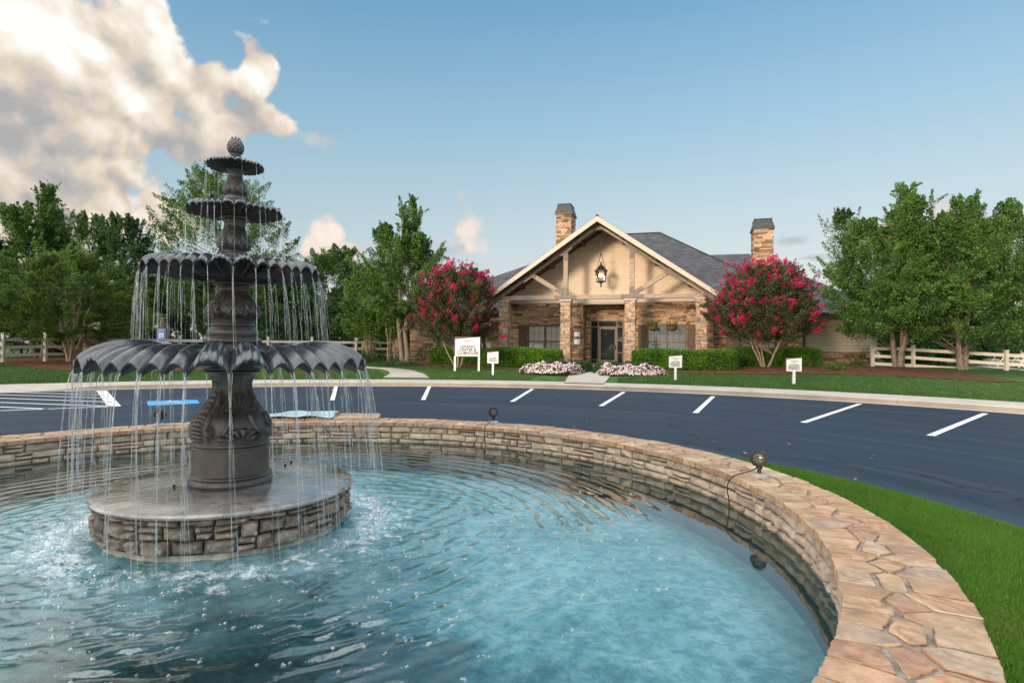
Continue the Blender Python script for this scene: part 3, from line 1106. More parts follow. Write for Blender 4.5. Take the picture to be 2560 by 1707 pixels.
tag(mb.build('sidewalk', [concrete, kerbface]), kind='structure')
V, Q = polar(RC, [18.99, R_WALK], None, 0, 300, lambda x, y, r: 0 * r + 0.002)
tag(link_mesh('joint_bed', np_mesh('joint_bed', V, Q), wetmortar), kind='structure')


def drape(name, A, B, n, m, dz, mat, kind='structure', parent=None):
    """a sheet between the polylines A and B laid over the lawn"""
    def samp(P, t):
        P = np.asarray(P, float)
        seg = np.linalg.norm(np.diff(P, axis=0), axis=1)
        s = np.concatenate([[0], np.cumsum(seg)])
        return np.stack([np.interp(t * s[-1], s, P[:, i]) for i in range(2)], -1)
    t = np.linspace(0, 1, n)
    a, b = samp(A, t), samp(B, t)
    V = []
    for k in range(m):
        w = k / (m - 1)
        p = a * (1 - w) + b * w
        z = terrain(p[:, 0], p[:, 1]) + dz
        V.append(np.column_stack([p, z]))
    V = np.concatenate(V)
    Q = [(k * n + i, k * n + i + 1, (k + 1) * n + i + 1, (k + 1) * n + i) for k in range(m - 1) for i in range(n - 1)]
    Q = np.array(Q)
    v0, v1, v2 = V[Q[0, 0]], V[Q[0, 1]], V[Q[0, 3]]
    if np.cross(v1 - v0, v2 - v0)[2] < 0:
        Q = Q[:, ::-1]
    return tag(link_mesh(name, np_mesh(name, V, Q), mat, parent, True), kind=kind)


def gxy(u, v):
    p = on_ground(u, v)
    return (p.x, p.y)


# building frame: origin under the gable, x along the front, y going back
BO = Vector((4.85, 33.97, 0.0))
BYAW = R(-16.05)
BX = Vector((math.cos(BYAW), math.sin(BYAW), 0))
BY = Vector((-math.sin(BYAW), math.cos(BYAW), 0))
FLOOR = 0.52


def bw(s, d):
    p = BO + BX * s + BY * d
    return (p.x, p.y)


# front walk from the kerb to the porch
drape('walk', [gxy(1409, 958), bw(-1.25, 0.4)], [gxy(1508, 961), bw(1.2, 0.4)], 24, 8, 0.034, walkm)
mb = MB()
mb.box(-6.3, 6.3, -0.25, 3.6, 0.3, FLOOR)
o = mb.build('porch_floor', pbr('porch slab', (0.20, 0.16, 0.135), 0.7, 0.2, 4.0))
o.location, o.rotation_euler = BO, (0, 0, BYAW)
tag(o, kind='structure')
# curved path on the left
pc = [on_ground(*q) for q in ((1010, 948), (1000, 938), (985, 929), (960, 924), (925, 920))]
pa = [(p.x - 1.5, p.y) for p in pc]
drape('path', [gxy(958, 945), gxy(975, 936), gxy(972, 929), gxy(950, 924), gxy(880, 920), gxy(780, 919)],
      [gxy(1073, 946), gxy(1060, 936), gxy(1030, 927), gxy(985, 921.5), gxy(900, 917), gxy(780, 916)], 40, 5, 0.032, walkm)
# mulch beds
drape('mulch', [gxy(1010, 916), gxy(1143, 918.5), gxy(1300, 924), gxy(1420, 931)],
      [bw(-15, 2), bw(-10, 2), bw(-6, 1.2), bw(-1.4, 0.5)], 60, 24, 0.04, mulch)
drape('mulch', [gxy(1508, 935), gxy(1690, 934), gxy(1900, 937), gxy(2060, 936.5), gxy(2210, 941), gxy(2400, 951), gxy(2490, 957), gxy(2545, 957.5)],
      [bw(1.4, 0.5), bw(6, 1.2), bw(10, 2), bw(13, 2), gxy(2190, 919), gxy(2300, 927), gxy(2420, 936), gxy(2545, 956)], 90, 24, 0.045, mulch)
drape('mulch', [gxy(-60, 905), gxy(20, 912), gxy(110, 925), gxy(190, 929), gxy(400, 930), gxy(640, 924), gxy(700, 918)],
      [(-34, 34), (-28, 36), (-24, 37), (-18, 38), (-14, 38), (-10, 38), (-9, 38)], 60, 16, 0.04, mulch)
drape('mulch', [gxy(715, 934), gxy(740, 936), gxy(790, 934.5), gxy(850, 932)], [gxy(715, 930), gxy(740, 928.5), gxy(790, 928), gxy(850, 931)], 16, 5, 0.036, mulch)


# painted markings on the street
def quad_mark(name, pts, mat, z=0.005, nsub=1, label=None):
    mb_ = MB()
    n = len(pts)
    mb_.add([(p[0], p[1], z) for p in pts], [tuple(range(n))])
    o_ = mb_.build(name, mat)
    me = o_.data
    if me.polygons[0].normal.z < 0:
        me.flip_normals()
    return tag(o_, kind='structure')


def s2(u, v):
    p = on_z(u, v, 0.005)
    return Vector((p.x, p.y))


D = 1.08844
for (a, b) in (((772, 887), (763, 919)), ((987, 886), (972, 918)), ((1223, 893), (1176, 922)), ((1433, 900), (1380, 932)),
               ((1638, 910), (1597, 948)), ((1975, 927), (1845, 970)), ((2263, 949), (2137, 1000))):
    p, q = s2(a[0] * D, a[1] * D), s2(b[0] * D, b[1] * D)
    d_ = (q - p).normalized()
    n_ = Vector((-d_.y, d_.x)) * 0.065
    quad_mark('parking_line', [p - n_, p + n_, q + n_, q - n_], roadpaint)


def stripe(p, q, w):
    p, q = s2(*p), s2(*q)
    d_ = (q - p).normalized()
    n_ = Vector((-d_.y, d_.x)) * w / 2
    quad_mark('hatch_line', [p - n_, p + n_, q + n_, q - n_], roadpaint, 0.009)


s49 = 4.9
stripe((254, 976.5), (286, 1016), 0.28)
for (a, b) in (((-60, 1029), (288, 1016)), ((-40, 1015.5), (118, 1022.5)), ((-40, 1004.5), (285, 1016)), ((-40, 994), (278, 1005)),
               ((-40, 985.5), (268, 995)), ((20, 980), (259, 987.5)), ((160, 978.2), (253, 980.3))):
    stripe(a, b, 0.11)

pts = [s2(367, 1002.3), s2(493, 999), s2(499, 1008), s2(370, 1014)]
quad_mark('accessible_bay_marking', pts, bluepaint, 0.005)


def wheelchair(mb_, M_):
    """the access symbol drawn with strokes in the unit square; M_ maps (x, y) to a point"""
    def stroke(pl, w):
        for (x0, y0), (x1, y1) in zip(pl[:-1], pl[1:]):
            d_ = Vector((x1 - x0, y1 - y0)).normalized()
            n_ = Vector((-d_.y, d_.x)) * w / 2
            e_ = d_ * w * 0.3
            qs = [(x0 - e_.x - n_.x, y0 - e_.y - n_.y), (x1 + e_.x - n_.x, y1 + e_.y - n_.y),
                  (x1 + e_.x + n_.x, y1 + e_.y + n_.y), (x0 - e_.x + n_.x, y0 - e_.y + n_.y)]
            mb_.add([M_(*q) for q in qs], [(0, 1, 2, 3)])
    c = [(0.42 + 0.06 * math.cos(2 * PI * k / 12), 0.86 + 0.07 * math.sin(2 * PI * k / 12)) for k in range(12)]
    mb_.add([M_(*q) for q in c], [tuple(range(12))])
    stroke([(0.43, 0.76), (0.46, 0.46), (0.66, 0.46), (0.76, 0.20), (0.86, 0.24)], 0.075)
    stroke([(0.45, 0.62), (0.64, 0.62)], 0.06)
    arc = [(0.46 + 0.23 * math.cos(R(a)), 0.31 + 0.23 * math.sin(R(a))) for a in range(125, 375, 20)]
    stroke(arc, 0.06)


mb = MB()
P0, P1, P3 = pts[3], pts[2], pts[0]
wheelchair(mb, lambda x, y: (*(P0 + (P1 - P0) * (0.18 + 0.64 * x) + (P3 - P0) * (0.06 + 0.88 * y)), 0.009))
tag(mb.build('access_symbol', roadpaint), kind='structure')

# dry leaves blown about the street
C = []
for _ in range(90):
    a, q = random.uniform(R(5), R(165)), random.uniform(6.6, 18.6)
    C.append((RC.x + q * math.cos(a), RC.y + q * math.sin(a), 0.012))
C = np.array(C)
al_, be_ = rng.uniform(0, 6.28, len(C)), rng.uniform(-.35, .35, len(C))
e1 = np.stack([np.cos(al_), np.sin(al_), be_], -1) * rng.uniform(.025, .06, len(C))[:, None]
e2 = np.stack([-np.sin(al_), np.cos(al_), -be_ * .6], -1) * rng.uniform(.014, .03, len(C))[:, None]
V = np.stack([C - e1, C + e2, C + e1, C - e2], 1).reshape(-1, 3)
V[:, 2] = np.maximum(V[:, 2], 0.004)
tag(link_mesh('leaf_litter', np_mesh('leaf_litter', V, np.arange(len(V)).reshape(-1, 4)), pbr('dry leaf', (.20, .13, .075), .8, .4, 9.0)),
    'scattered small dry leaves lying on the dark asphalt', 'leaf litter', kind='stuff')

# ------------------------------------------------------------------ island, pool wall, water
V, Q = polar(FC, [4.15, 4.5, 5.0, 5.5, 5.9, 6.03, 6.1, 6.16], None, 0, 160,
             lambda x, y, r: np.interp(r, [4.15, 5.0, 5.9, 6.03, 6.1, 6.16], [0.22, 0.19, 0.12, 0.10, 0.06, -0.03]))
tag(link_mesh('island_ground', np_mesh('island_ground', V, Q), turfbase, None, True), kind='structure')


def grass_blades(name, pts, zs, h0, h1, w, mat, lean=0.5):
    """one three-sided blade per point"""
    n = len(pts)
    a = rng.uniform(0, 2 * PI, n)
    h = rng.uniform(h0, h1, n)
    ld = rng.uniform(0, 2 * PI, n)
    ll = rng.uniform(0, lean, n) * h
    dx, dy = np.cos(a) * w / 2, np.sin(a) * w / 2
    x, y = pts[:, 0], pts[:, 1]
    tx, ty = x + np.cos(ld) * ll, y + np.sin(ld) * ll
    V = np.stack([np.stack([x - dx, y - dy, zs - 0.01], -1), np.stack([x + dx, y + dy, zs - 0.01], -1),
                  np.stack([tx, ty, zs + h], -1)], 1).reshape(-1, 3)
    Q = np.arange(3 * n).reshape(n, 3)
    return tag(link_mesh(name, np_mesh(name, V, Q), mat), kind='stuff')


n = 380000
a = rng.uniform(R(-62), R(52), n)
r_ = np.sqrt(rng.uniform(4.24 ** 2, 6.13 ** 2, n))
p = np.stack([FC.x + r_ * np.cos(a), FC.y + r_ * np.sin(a)], -1)
keep = (p[:, 1] > 0.4)
p, r_ = p[keep], r_[keep]
z = np.interp(r_, [4.15, 5.0, 5.9, 6.03, 6.1, 6.16], [0.22, 0.19, 0.12, 0.10, 0.06, -0.03])
tag(grass_blades('grass', p, z, 0.014, 0.038, 0.0055, blades, 1.1), 'bright green mown grass on the island beside the stone coping', 'grass')
# far lawn: blades only where the camera sees it in front of the beds
n = 240000
a = rng.uniform(R(8), R(150), n)
r_ = R_WALK - 0.02 + 9.5 * rng.uniform(0, 1, n) ** 1.3
p = np.stack([RC.x + r_ * np.cos(a), RC.y + r_ * np.sin(a)], -1)
z = terrain(p[:, 0], p[:, 1]) + 0.02
# keep blades off the walks and mulch: a coarse test against those lines
bs_ = (p - np.array(BO.xy)) @ np.array([[BX.x, BY.x], [BX.y, BY.y]])
keep = ~((np.abs(bs_[:, 0] + 0.02) < 1.45 + 0.0 * bs_[:, 1]) & (bs_[:, 1] < 0))
w0, w1 = gxy(1409, 958), gxy(1508, 961)
cx = np.interp(p[:, 1], [w0[1], BO.y], [(w0[0] + w1[0]) / 2, BO.x])
keep &= np.abs(p[:, 0] - cx) > 1.35
front = [gxy(*q) for q in ((-60, 905), (20, 912), (110, 925), (190, 929), (400, 930), (640, 924), (700, 918), (860, 916), (1010, 916), (1143, 918.5),
                           (1300, 924), (1420, 931), (1508, 935), (1690, 934), (1900, 937), (2060, 936.5), (2210, 941), (2400, 951), (2490, 957), (2545, 957.5))]
fa = np.array([math.atan2(q[1] - RC.y, q[0] - RC.x) for q in front])
fr = np.array([math.hypot(q[1] - RC.y, q[0] - RC.x) for q in front])
oa = np.argsort(fa)
keep &= r_ < np.interp(a, fa[oa], fr[oa])
px_ = np.array([gxy(*q) for q in ((1015, 947), (1018, 936), (1000, 928), (968, 923), (890, 918.5), (780, 917.5))])
for i in range(len(px_) - 1):
    d0 = px_[i + 1] - px_[i]
    t = np.clip(((p - px_[i]) @ d0) / (d0 @ d0), 0, 1)
    keep &= np.linalg.norm(p - px_[i] - t[:, None] * d0, axis=1) > 1.0
p, z = p[keep], z[keep]
tag(grass_blades('grass', p, z, 0.03, 0.075, 0.018, lawnblades, 0.8), 'mown green lawn between the sidewalk and the planting beds', 'grass')


# ---- stone by stone
def pillow(u0, u1, w0, w1, dep, f, mb_, nu=5, nw=4, jit=0.006, back=-0.02, edge=0.012):
    """a roughly dressed stone: front face in (u, w) bulging out by dep, f maps (u, w, d) to a point"""
    cj = {(i, j): (random.uniform(-jit, jit), random.uniform(-jit, jit)) for i in (0, 1) for j in (0, 1)}
    ph = [random.uniform(0, 6.28) for _ in range(4)]
    tilt = (random.uniform(-0.3, 0.3), random.uniform(-0.3, 0.3))
    vs = []
    for j in range(nw + 1):
        for i in range(nu + 1):
            a, b = i / nu, j / nw
            ju = sum(cj[(p_, q_)][0] * (a if p_ else 1 - a) * (b if q_ else 1 - b) for p_ in (0, 1) for q_ in (0, 1))
            jw = sum(cj[(p_, q_)][1] * (a if p_ else 1 - a) * (b if q_ else 1 - b) for p_ in (0, 1) for q_ in (0, 1))
            u = u0 + (u1 - u0) * a + ju
            w = w0 + (w1 - w0) * b + jw
            e = min(min(a, 1 - a) * (u1 - u0), min(b, 1 - b) * (w1 - w0)) / edge
            pr = min(1.0, e) ** 0.5
            rough = 0.16 * math.sin(9 * a + ph[0] + 3 * b) + 0.14 * math.sin(7 * b + ph[1] - 4 * a) + 0.1 * math.sin(17 * a + 13 * b + ph[2])
            vs.append(f(u, w, dep * pr * (1 + rough + tilt[0] * (a - .5) + tilt[1] * (b - .5)) + back * (0 if e > 0 else 0)))
    n1 = nu + 1
    fs = [(j * n1 + i, j * n1 + i + 1, (j + 1) * n1 + i + 1, (j + 1) * n1 + i) for j in range(nw) for i in range(nu)]
    rim = [i for i in range(n1)] + [j * n1 + nu for j in range(1, nw + 1)] + [nw * n1 + i for i in range(nu - 1, -1, -1)] + [j * n1 for j in range(nw - 1, 0, -1)]
    b0 = len(vs)
    for k in rim:
        i, j = k % n1, k // n1
        a, b = i / nu, j / nw
        vs.append(f(u0 + (u1 - u0) * a, w0 + (w1 - w0) * b, back))
    m_ = len(rim)
    fs += [(rim[(k + 1) % m_], rim[k], b0 + k, b0 + (k + 1) % m_) for k in range(m_)]
    mb_.add(vs, fs)


def rubble(mb_, U, W, f, hmin, hmax, lmin, lmax, gap, dep, nu=5, nw=4, jit=0.006, split=0.35, edge=0.012, w_start=0.0):
    """courses of uneven stones filling U x W"""
    w = w_start
    while w < W - 0.01:
        h = random.uniform(hmin, hmax)
        if W - w - h < hmin * 0.7:
            h = W - w
        u = -random.uniform(0, lmin)
        while u < U:
            l_ = random.uniform(lmin, lmax)
            a, b = max(u, 0) + gap / 2, min(u + l_, U) - gap / 2
            if U - b < lmin * 0.4:
                b = U - gap / 2
            if b - a > 0.03:
                if random.random() < split and h > 1.4 * hmin:
                    m_ = w + h * random.uniform(0.4, 0.6)
                    pillow(a, b, w + gap / 2, m_ - gap / 2, dep * random.uniform(.7, 1.2), f, mb_, nu, max(2, nw - 1), jit, -0.02, edge)
                    pillow(a, b, m_ + gap / 2, w + h - gap / 2, dep * random.uniform(.7, 1.2), f, mb_, nu, max(2, nw - 1), jit, -0.02, edge)
                else:
                    pillow(a, b, w + gap / 2, w + h - gap / 2, dep * random.uniform(.7, 1.25), f, mb_, nu, nw, jit, -0.02, edge)
            u += l_
        w += h


R_IN, R_OUT, Z_COPE, Z_WATER = 3.776, 4.249, 0.50, 0.252
pw = thing('pool_wall', 'round fountain pool wall of tan rubble stone with a wide flagstone coping', 'pool wall', FC)
mb = MB()
RW = R_IN + 0.045
rubble(mb, 2 * PI * RW, 0.455 - 0.225, lambda u, w, d: ((RW - d) * math.cos(u / RW), (RW - d) * math.sin(u / RW), 0.225 + w),
       0.055, 0.118, 0.10, 0.34, 0.010, 0.024, 7, 5, 0.010, 0.30, 0.008)
mb.build('inner_stones', pools, pw, auto=50)
mb = MB()
RO = R_OUT - 0.03
rubble(mb, 2 * PI * RO, 0.455 - 0.12, lambda u, w, d: ((RO + d) * math.cos(-u / RO), (RO + d) * math.sin(-u / RO), 0.12 + w),
       0.07, 0.13, 0.13, 0.34, 0.008, 0.018, 4, 3)
mb.build('outer_stones', pools, pw, auto=50)
mb = MB()
k = 160
prof = [(RW + 0.004, -0.2), (RW + 0.004, 0.452), (RO - 0.004, 0.452), (RO - 0.004, 0.0)]
mb.lathe(prof, k)
for i in (-1, -1):
    mb.f.pop(i)
    mb.mi.pop(i)
mb.build('mortar_core', wetmortar, pw)
mb = MB()
mb.lathe([(RW - 0.012, -0.2), (RW - 0.012, 0.2235), (RW + 0.002, 0.2237)], k)
mb.f.pop()
mb.mi.pop()
mb.f.pop()
mb.mi.pop()
mb.build('algae_band', poolwallpaint, pw)


# flagstone coping: cells of a jittered pattern in (arc, width), shrunk to leave joints
def voronoi_cells(pts, box, period):
    """clip the box by bisectors; neighbours repeat with the period along the arc"""
    out = []
    P = np.array(pts)
    ext = np.concatenate([P, P + [period, 0], P - [period, 0]])
    for i, (px, py) in enumerate(P):
        d2 = np.sum((ext - (px, py)) ** 2, axis=1)
        nb = ext[np.argsort(d2)[1:22]]
        poly = [(px - 0.5, box[0]), (px + 0.5, box[0]), (px + 0.5, box[1]), (px - 0.5, box[1])]
        for qx, qy in nb:
            mx, my, nx, ny = (px + qx) / 2, (py + qy) / 2, qx - px, qy - py
            new = []
            for k_ in range(len(poly)):
                a_, b_ = poly[k_], poly[(k_ + 1) % len(poly)]
                da = (a_[0] - mx) * nx + (a_[1] - my) * ny
                db = (b_[0] - mx) * nx + (b_[1] - my) * ny
                if da <= 0:
                    new.append(a_)
                if da * db < 0:
                    t_ = da / (da - db)
                    new.append((a_[0] + (b_[0] - a_[0]) * t_, a_[1] + (b_[1] - a_[1]) * t_))
            poly = new
            if len(poly) < 3:
                break
        if len(poly) >= 3:
            out.append(poly)
    return out


def inset(poly, g_):
    """move every side of a convex polygon inwards by g_"""
    n_ = len(poly)
    area = sum(poly[i][0] * poly[(i + 1) % n_][1] - poly[(i + 1) % n_][0] * poly[i][1] for i in range(n_))
    if area < 0:
        poly = poly[::-1]
    res = [tuple(p_) for p_ in poly]
    for i in range(n_):
        a_, b_ = poly[i], poly[(i + 1) % n_]
        L_ = math.hypot(b_[0] - a_[0], b_[1] - a_[1])
        if L_ < 1e-6:
            continue
        nx, ny = -(b_[1] - a_[1]) / L_, (b_[0] - a_[0]) / L_
        gg = g_(a_, b_) if callable(g_) else g_
        ox, oy = a_[0] + nx * gg, a_[1] + ny * gg
        new = []
        m_ = len(res)
        for k_ in range(m_):
            p_, q_ = res[k_], res[(k_ + 1) % m_]
            dp = (p_[0] - ox) * nx + (p_[1] - oy) * ny
            dq = (q_[0] - ox) * nx + (q_[1] - oy) * ny
            if dp >= 0:
                new.append(p_)
            if dp * dq < 0:
                t_ = dp / (dp - dq)
                new.append((p_[0] + (q_[0] - p_[0]) * t_, p_[1] + (q_[1] - p_[1]) * t_))
        res = new
        if len(res) < 3:
            return None
    return res


def roughen(poly, amp, step_):
    """cut corners a little and let the sides wander"""
    out = []
    n_ = len(poly)
    for i in range(n_):
        a_, b_ = Vector(poly[i]), Vector(poly[(i + 1) % n_])
        L_ = (b_ - a_).length
        if L_ < 1e-4:
            continue
        c_ = min(0.25, 0.006 / L_)
        m_ = max(1, int(L_ / step_))
        for k_ in range(m_ + 1):
            t_ = c_ + (1 - 2 * c_) * k_ / m_
            p_ = a_.lerp(b_, t_)
            nrm = Vector((-(b_ - a_).y, (b_ - a_).x)) / L_
            out.append(tuple(p_ + nrm * random.uniform(-amp, amp)))
    return out


def flagstones(mb_, pts, box, period, f, gap, thick):
    W_ = box[1] - box[0]
    for cell in voronoi_cells(pts, box, period):
        def gp(a_, b_):
            onb = abs(a_[1] - b_[1]) < 1e-6 and (abs(a_[1] - box[0]) < 1e-6 or abs(a_[1] - box[1]) < 1e-6)
            mid = 1 - min(1, abs((a_[1] + b_[1]) / 2 - (box[0] + box[1]) / 2) / (W_ * .32))
            return random.uniform(-0.008, 0.010) if onb else random.uniform(gap * 0.20, gap * .85) * (1 + 0.9 * mid)
        q = inset(cell, gp)
        if not q:
            continue
        ar = abs(sum(q[i][0] * q[(i + 1) % len(q)][1] - q[(i + 1) % len(q)][0] * q[i][1] for i in range(len(q)))) / 2
        if ar < 0.0009:
            continue
        q = roughen(q, 0.0030, 0.024)
        n_ = len(q)
        cx_, cy_ = sum(p_[0] for p_ in q) / n_, sum(p_[1] for p_ in q) / n_
        tz = random.uniform(-0.004, 0.004)
        tx, ty = random.uniform(-0.012, 0.012), random.uniform(-0.012, 0.012)

        def zt(p_):
            return thick + tz + tx * (p_[0] - cx_) + ty * (p_[1] - cy_)
        low_ = [f(p_[0], p_[1], 0.0) for p_ in q]
        up = [f(p_[0], p_[1], zt(p_) - 0.004) for p_ in q]
        top = [f(cx_ + (p_[0] - cx_) * 0.96, cy_ + (p_[1] - cy_) * 0.96, zt(p_) + random.uniform(-.0006, .0006)) for p_ in q]
        b_ = len(mb_.v)
        fs = [(i, (i + 1) % n_, n_ + (i + 1) % n_, n_ + i) for i in range(n_)]
        fs += [(n_ + i, n_ + (i + 1) % n_, 2 * n_ + (i + 1) % n_, 2 * n_ + i) for i in range(n_)]
        fs += [tuple(range(2 * n_, 3 * n_))]
        mb_.add(low_ + up + top, fs)


CW = R_OUT - R_IN
RM = (R_OUT + R_IN) / 2
per = 2 * PI * RM
pts = []
u = 0.0
while u < per - 0.05:                      # inner row of large stones
    l_ = random.uniform(0.12, 0.21)
    pts.append((u + l_ / 2, 0.115 + random.uniform(-0.03, 0.03)))
    u += l_
u = 0.07
while u < per + 0.02:                      # outer row
    l_ = random.uniform(0.12, 0.23)
    pts.append((u + l_ / 2, CW - 0.125 + random.uniform(-0.03, 0.03)))
    u += l_
u = 0.0
while u < per - 0.1:                       # small filling stones along the middle
    l_ = random.uniform(0.16, 0.36)
    pts.append((u + l_ / 2, CW / 2 + random.uniform(-0.04, 0.04)))
    u += l_


def cmap(u_, w_, h_):
    a_ = u_ / RM
    r__ = R_IN + w_
    return (r__ * math.cos(a_), r__ * math.sin(a_), 0.455 + h_)


mb = MB()
flagstones(mb, pts, (0.0, CW), per, cmap, 0.012, 0.047)
cp = mb.build('coping', cope, pw, auto=35)
V, Q = polar((0, 0), [R_IN + 0.012, RM, R_OUT - 0.012], None, 0, 300, lambda x, y, r: 0 * r + 0.490)
mb = MB()
link_mesh('mortar', np_mesh('mortar', V, Q), mortar, cp)
mb.lathe([(R_IN + 0.012, 0.452), (R_IN + 0.012, 0.490)], 200)
mb.lathe([(R_OUT - 0.012, 0.452), (R_OUT - 0.012, 0.490)], 200)
mb.f = [f_ for f_ in mb.f if len(f_) == 4]
mb.build('mortar', mortar, cp)

# pool floor and water
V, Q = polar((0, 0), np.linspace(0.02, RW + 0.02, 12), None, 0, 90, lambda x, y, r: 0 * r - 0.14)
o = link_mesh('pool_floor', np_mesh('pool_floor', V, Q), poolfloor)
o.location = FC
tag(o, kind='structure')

na, nr = 900, 300
rr = np.linspace(0.70, RW + 0.015, nr)
strike = [(1.03, 2 * PI * k_ / 36 + rng.uniform(-.06, .06)) for k_ in range(36)]
wl = rng.uniform(0.085, 0.17, 36)
amp = rng.uniform(0.4, 1.0, 36)
phs = rng.uniform(0, 2 * PI, 36)


def wave(x, y, r):
    h = np.zeros_like(x)
    for (r0, a0), L_, A_, f_ in zip(strike, wl, amp, phs):
        d_ = np.hypot(x - r0 * math.cos(a0), y - r0 * math.sin(a0)) + 0.05
        h += A_ * np.cos(2 * PI * d_ / L_ - f_) * np.exp(-d_ / 1.3) / np.sqrt(d_ + 0.15)
    calm = np.clip((3.9 - r) / 1.8, 0.10, 1.0)
    h = h * 0.0021 * calm
    h += 0.0030 * np.cos(2 * PI * r / 0.165 + 1.1 * np.sin(3 * np.arctan2(y, x))) * np.exp(-((r - 2.2) / 0.8) ** 2)
    h += rng.normal(0, 0.004, x.shape) * np.exp(-((r - 1.02) / 0.13) ** 2)
    return h


V, Q = polar((0, 0), rr, None, 0, na, wave)
V[:, 2] += 0.0
o = link_mesh('water', np_mesh('water', V, Q), water, None, True)
o.location = (FC.x, FC.y, Z_WATER)
tag(o, kind='structure')

# bubbles drifting on the water
def ico(r_):
    k_, m_ = 8, 3
    vs = []
    for i in range(m_):
        e_ = PI / 2 * i / m_
        vs += [(r_ * math.cos(e_) * math.cos(2 * PI * j / k_), r_ * math.cos(e_) * math.sin(2 * PI * j / k_), r_ * math.sin(e_)) for j in range(k_)]
    vs.append((0, 0, r_))
    fs = [(i * k_ + j, i * k_ + (j + 1) % k_, (i + 1) * k_ + (j + 1) % k_, (i + 1) * k_ + j) for i in range(m_ - 1) for j in range(k_)]
    fs += [((m_ - 1) * k_ + j, (m_ - 1) * k_ + (j + 1) % k_, m_ * k_) for j in range(k_)]
    return vs, fs


mb = MB()
cnt = 0
while cnt < 620:
    a_, q_ = random.uniform(R(-185), R(25)), random.uniform(1.05, 3.3)
    if random.random() > math.exp(-((q_ - 1.75) / 0.75) ** 2) + 0.06:
        continue
    cx_, cy_ = q_ * math.cos(a_), q_ * math.sin(a_)
    m_ = 1 if random.random() < 0.62 else random.randint(3, 9)
    for _ in range(m_):
        r0 = random.uniform(0.004, 0.0125) if m_ == 1 else random.uniform(0.003, 0.0085)
        dx, dy = (0, 0) if m_ == 1 else (random.gauss(0, 0.016), random.gauss(0, 0.008))
        vs, fs = ico(r0)
        mb.add([(x + cx_ + dx, y + cy_ + dy, z * 0.85) for x, y, z in vs], fs)
    cnt += 1
o = mb.build('bubbles', bubble, None, True)
o.location = (FC.x, FC.y, Z_WATER + 0.001)
tag(o, 'clear bubbles and little foam rafts drifting on the pool water', 'bubbles', kind='stuff')

# ------------------------------------------------------------------ stone plinth in the pool
Z_PL, R_PL = 0.545, 0.832
pl = thing('stone_plinth', 'low round rubble stone plinth with a wet slab top standing in the pool', 'plinth', FC)
mb = MB()
prof_n = 150
vs, fs = [], []
rows = []
for (r_, z) in ((0.0, Z_PL), (0.3, Z_PL), (0.6, Z_PL - 0.001), (0.80, Z_PL - 0.004), (0.826, Z_PL - 0.012), (0.834, Z_PL - 0.028), (0.822, Z_PL - 0.044), (0.78, Z_PL - 0.05)):
    row = []
    for j in range(prof_n):
        a = 2 * PI * j / prof_n
        w = (math.sin(7 * a + 1) * 0.35 + math.sin(19 * a) * 0.3 + math.sin(43 * a + 2) * 0.35) * 0.006 * min(1, r_ / 0.8) if r_ > 0.7 else 0
        row.append(len(vs))
        vs.append(((r_ + w) * math.cos(a), (r_ + w) * math.sin(a), z + (w * 0.5 if z < Z_PL - 0.01 else 0)))
    rows.append(row)
for i in range(len(rows) - 1):
    for j in range(prof_n):
        fs.append((rows[i + 1][j], rows[i + 1][(j + 1) % prof_n], rows[i][(j + 1) % prof_n], rows[i][j]))
mb.add(vs, fs)
mb.build('slab', wetslab, pl, auto=40)
mb = MB()
RP = 0.785
rubble(mb, 2 * PI * RP, Z_PL - 0.048 - 0.288, lambda u, w, d: ((RP + d) * math.cos(u / RP + 0.4), (RP + d) * math.sin(u / RP + 0.4), 0.288 + w),
       0.055, 0.10, 0.09, 0.22, 0.008, 0.030, 8, 6, 0.010, 0.40, 0.011)
mb.build('stone_course', plinths, pl, auto=55)
mb = MB()
mb.lathe([(0.765, -0.1), (0.770, 0.284), (0.74, 0.286)], 90)
mb.build('footing', algae, pl, True)
mb = MB()
mb.lathe([(RP - 0.012, 0.287), (RP - 0.012, Z_PL - 0.05)], 90)
mb.build('core', pbr('black joint', (0.022, 0.020, 0.017), 0.8, 0.3, 14.0, 0.6, 60.0), pl, True)

for (px_, py_) in ((728, 1158), (713, 1166), (676, 1184), (435, 1218)):
    p_ = on_z(px_, py_, Z_PL)
    mb = MB()
    mb.lathe([(0.007, 0), (0.007, 0.010), (0.011, 0.010), (0.011, 0.020), (0.005, 0.020), (0.005, 0.014)], 12)
    o = mb.build('pipe_stub', blackmetal, None, auto=40)
    o.location = (p_.x, p_.y, Z_PL - 0.002)
    side = ('farthest from', 'second farthest from', 'close to the right of', 'close to the left of')[((728, 713, 676, 435).index(px_))]
    tag(o, 'tiny black pipe stub on the wet slab, %s the fountain foot' % side, 'pipe stub', 'pipe stubs on the plinth')

# ------------------------------------------------------------------ tiered fountain
CAMA = math.atan2(-FC.y, -FC.x)           # direction from the fountain towards the camera
fo = thing('tiered_fountain', 'dark cast four tiered fountain with scalloped bowls and a finial', 'fountain', (FC.x, FC.y, 0), CAMA - R(1))
BND = []
for k in range(6):
    for a in (0, 14, 22, 30, 38, 46):
        BND.append(60 * k + a)
BND.append(360)


def lobe(deg):
    """position inside its scallop and the scallop's width"""
    d_ = deg % 360
    for i in range(36):
        if BND[i] <= d_ < BND[i + 1]:
            return (d_ - BND[i]) / (BND[i + 1] - BND[i]), BND[i + 1] - BND[i]
    return 0.0, 14


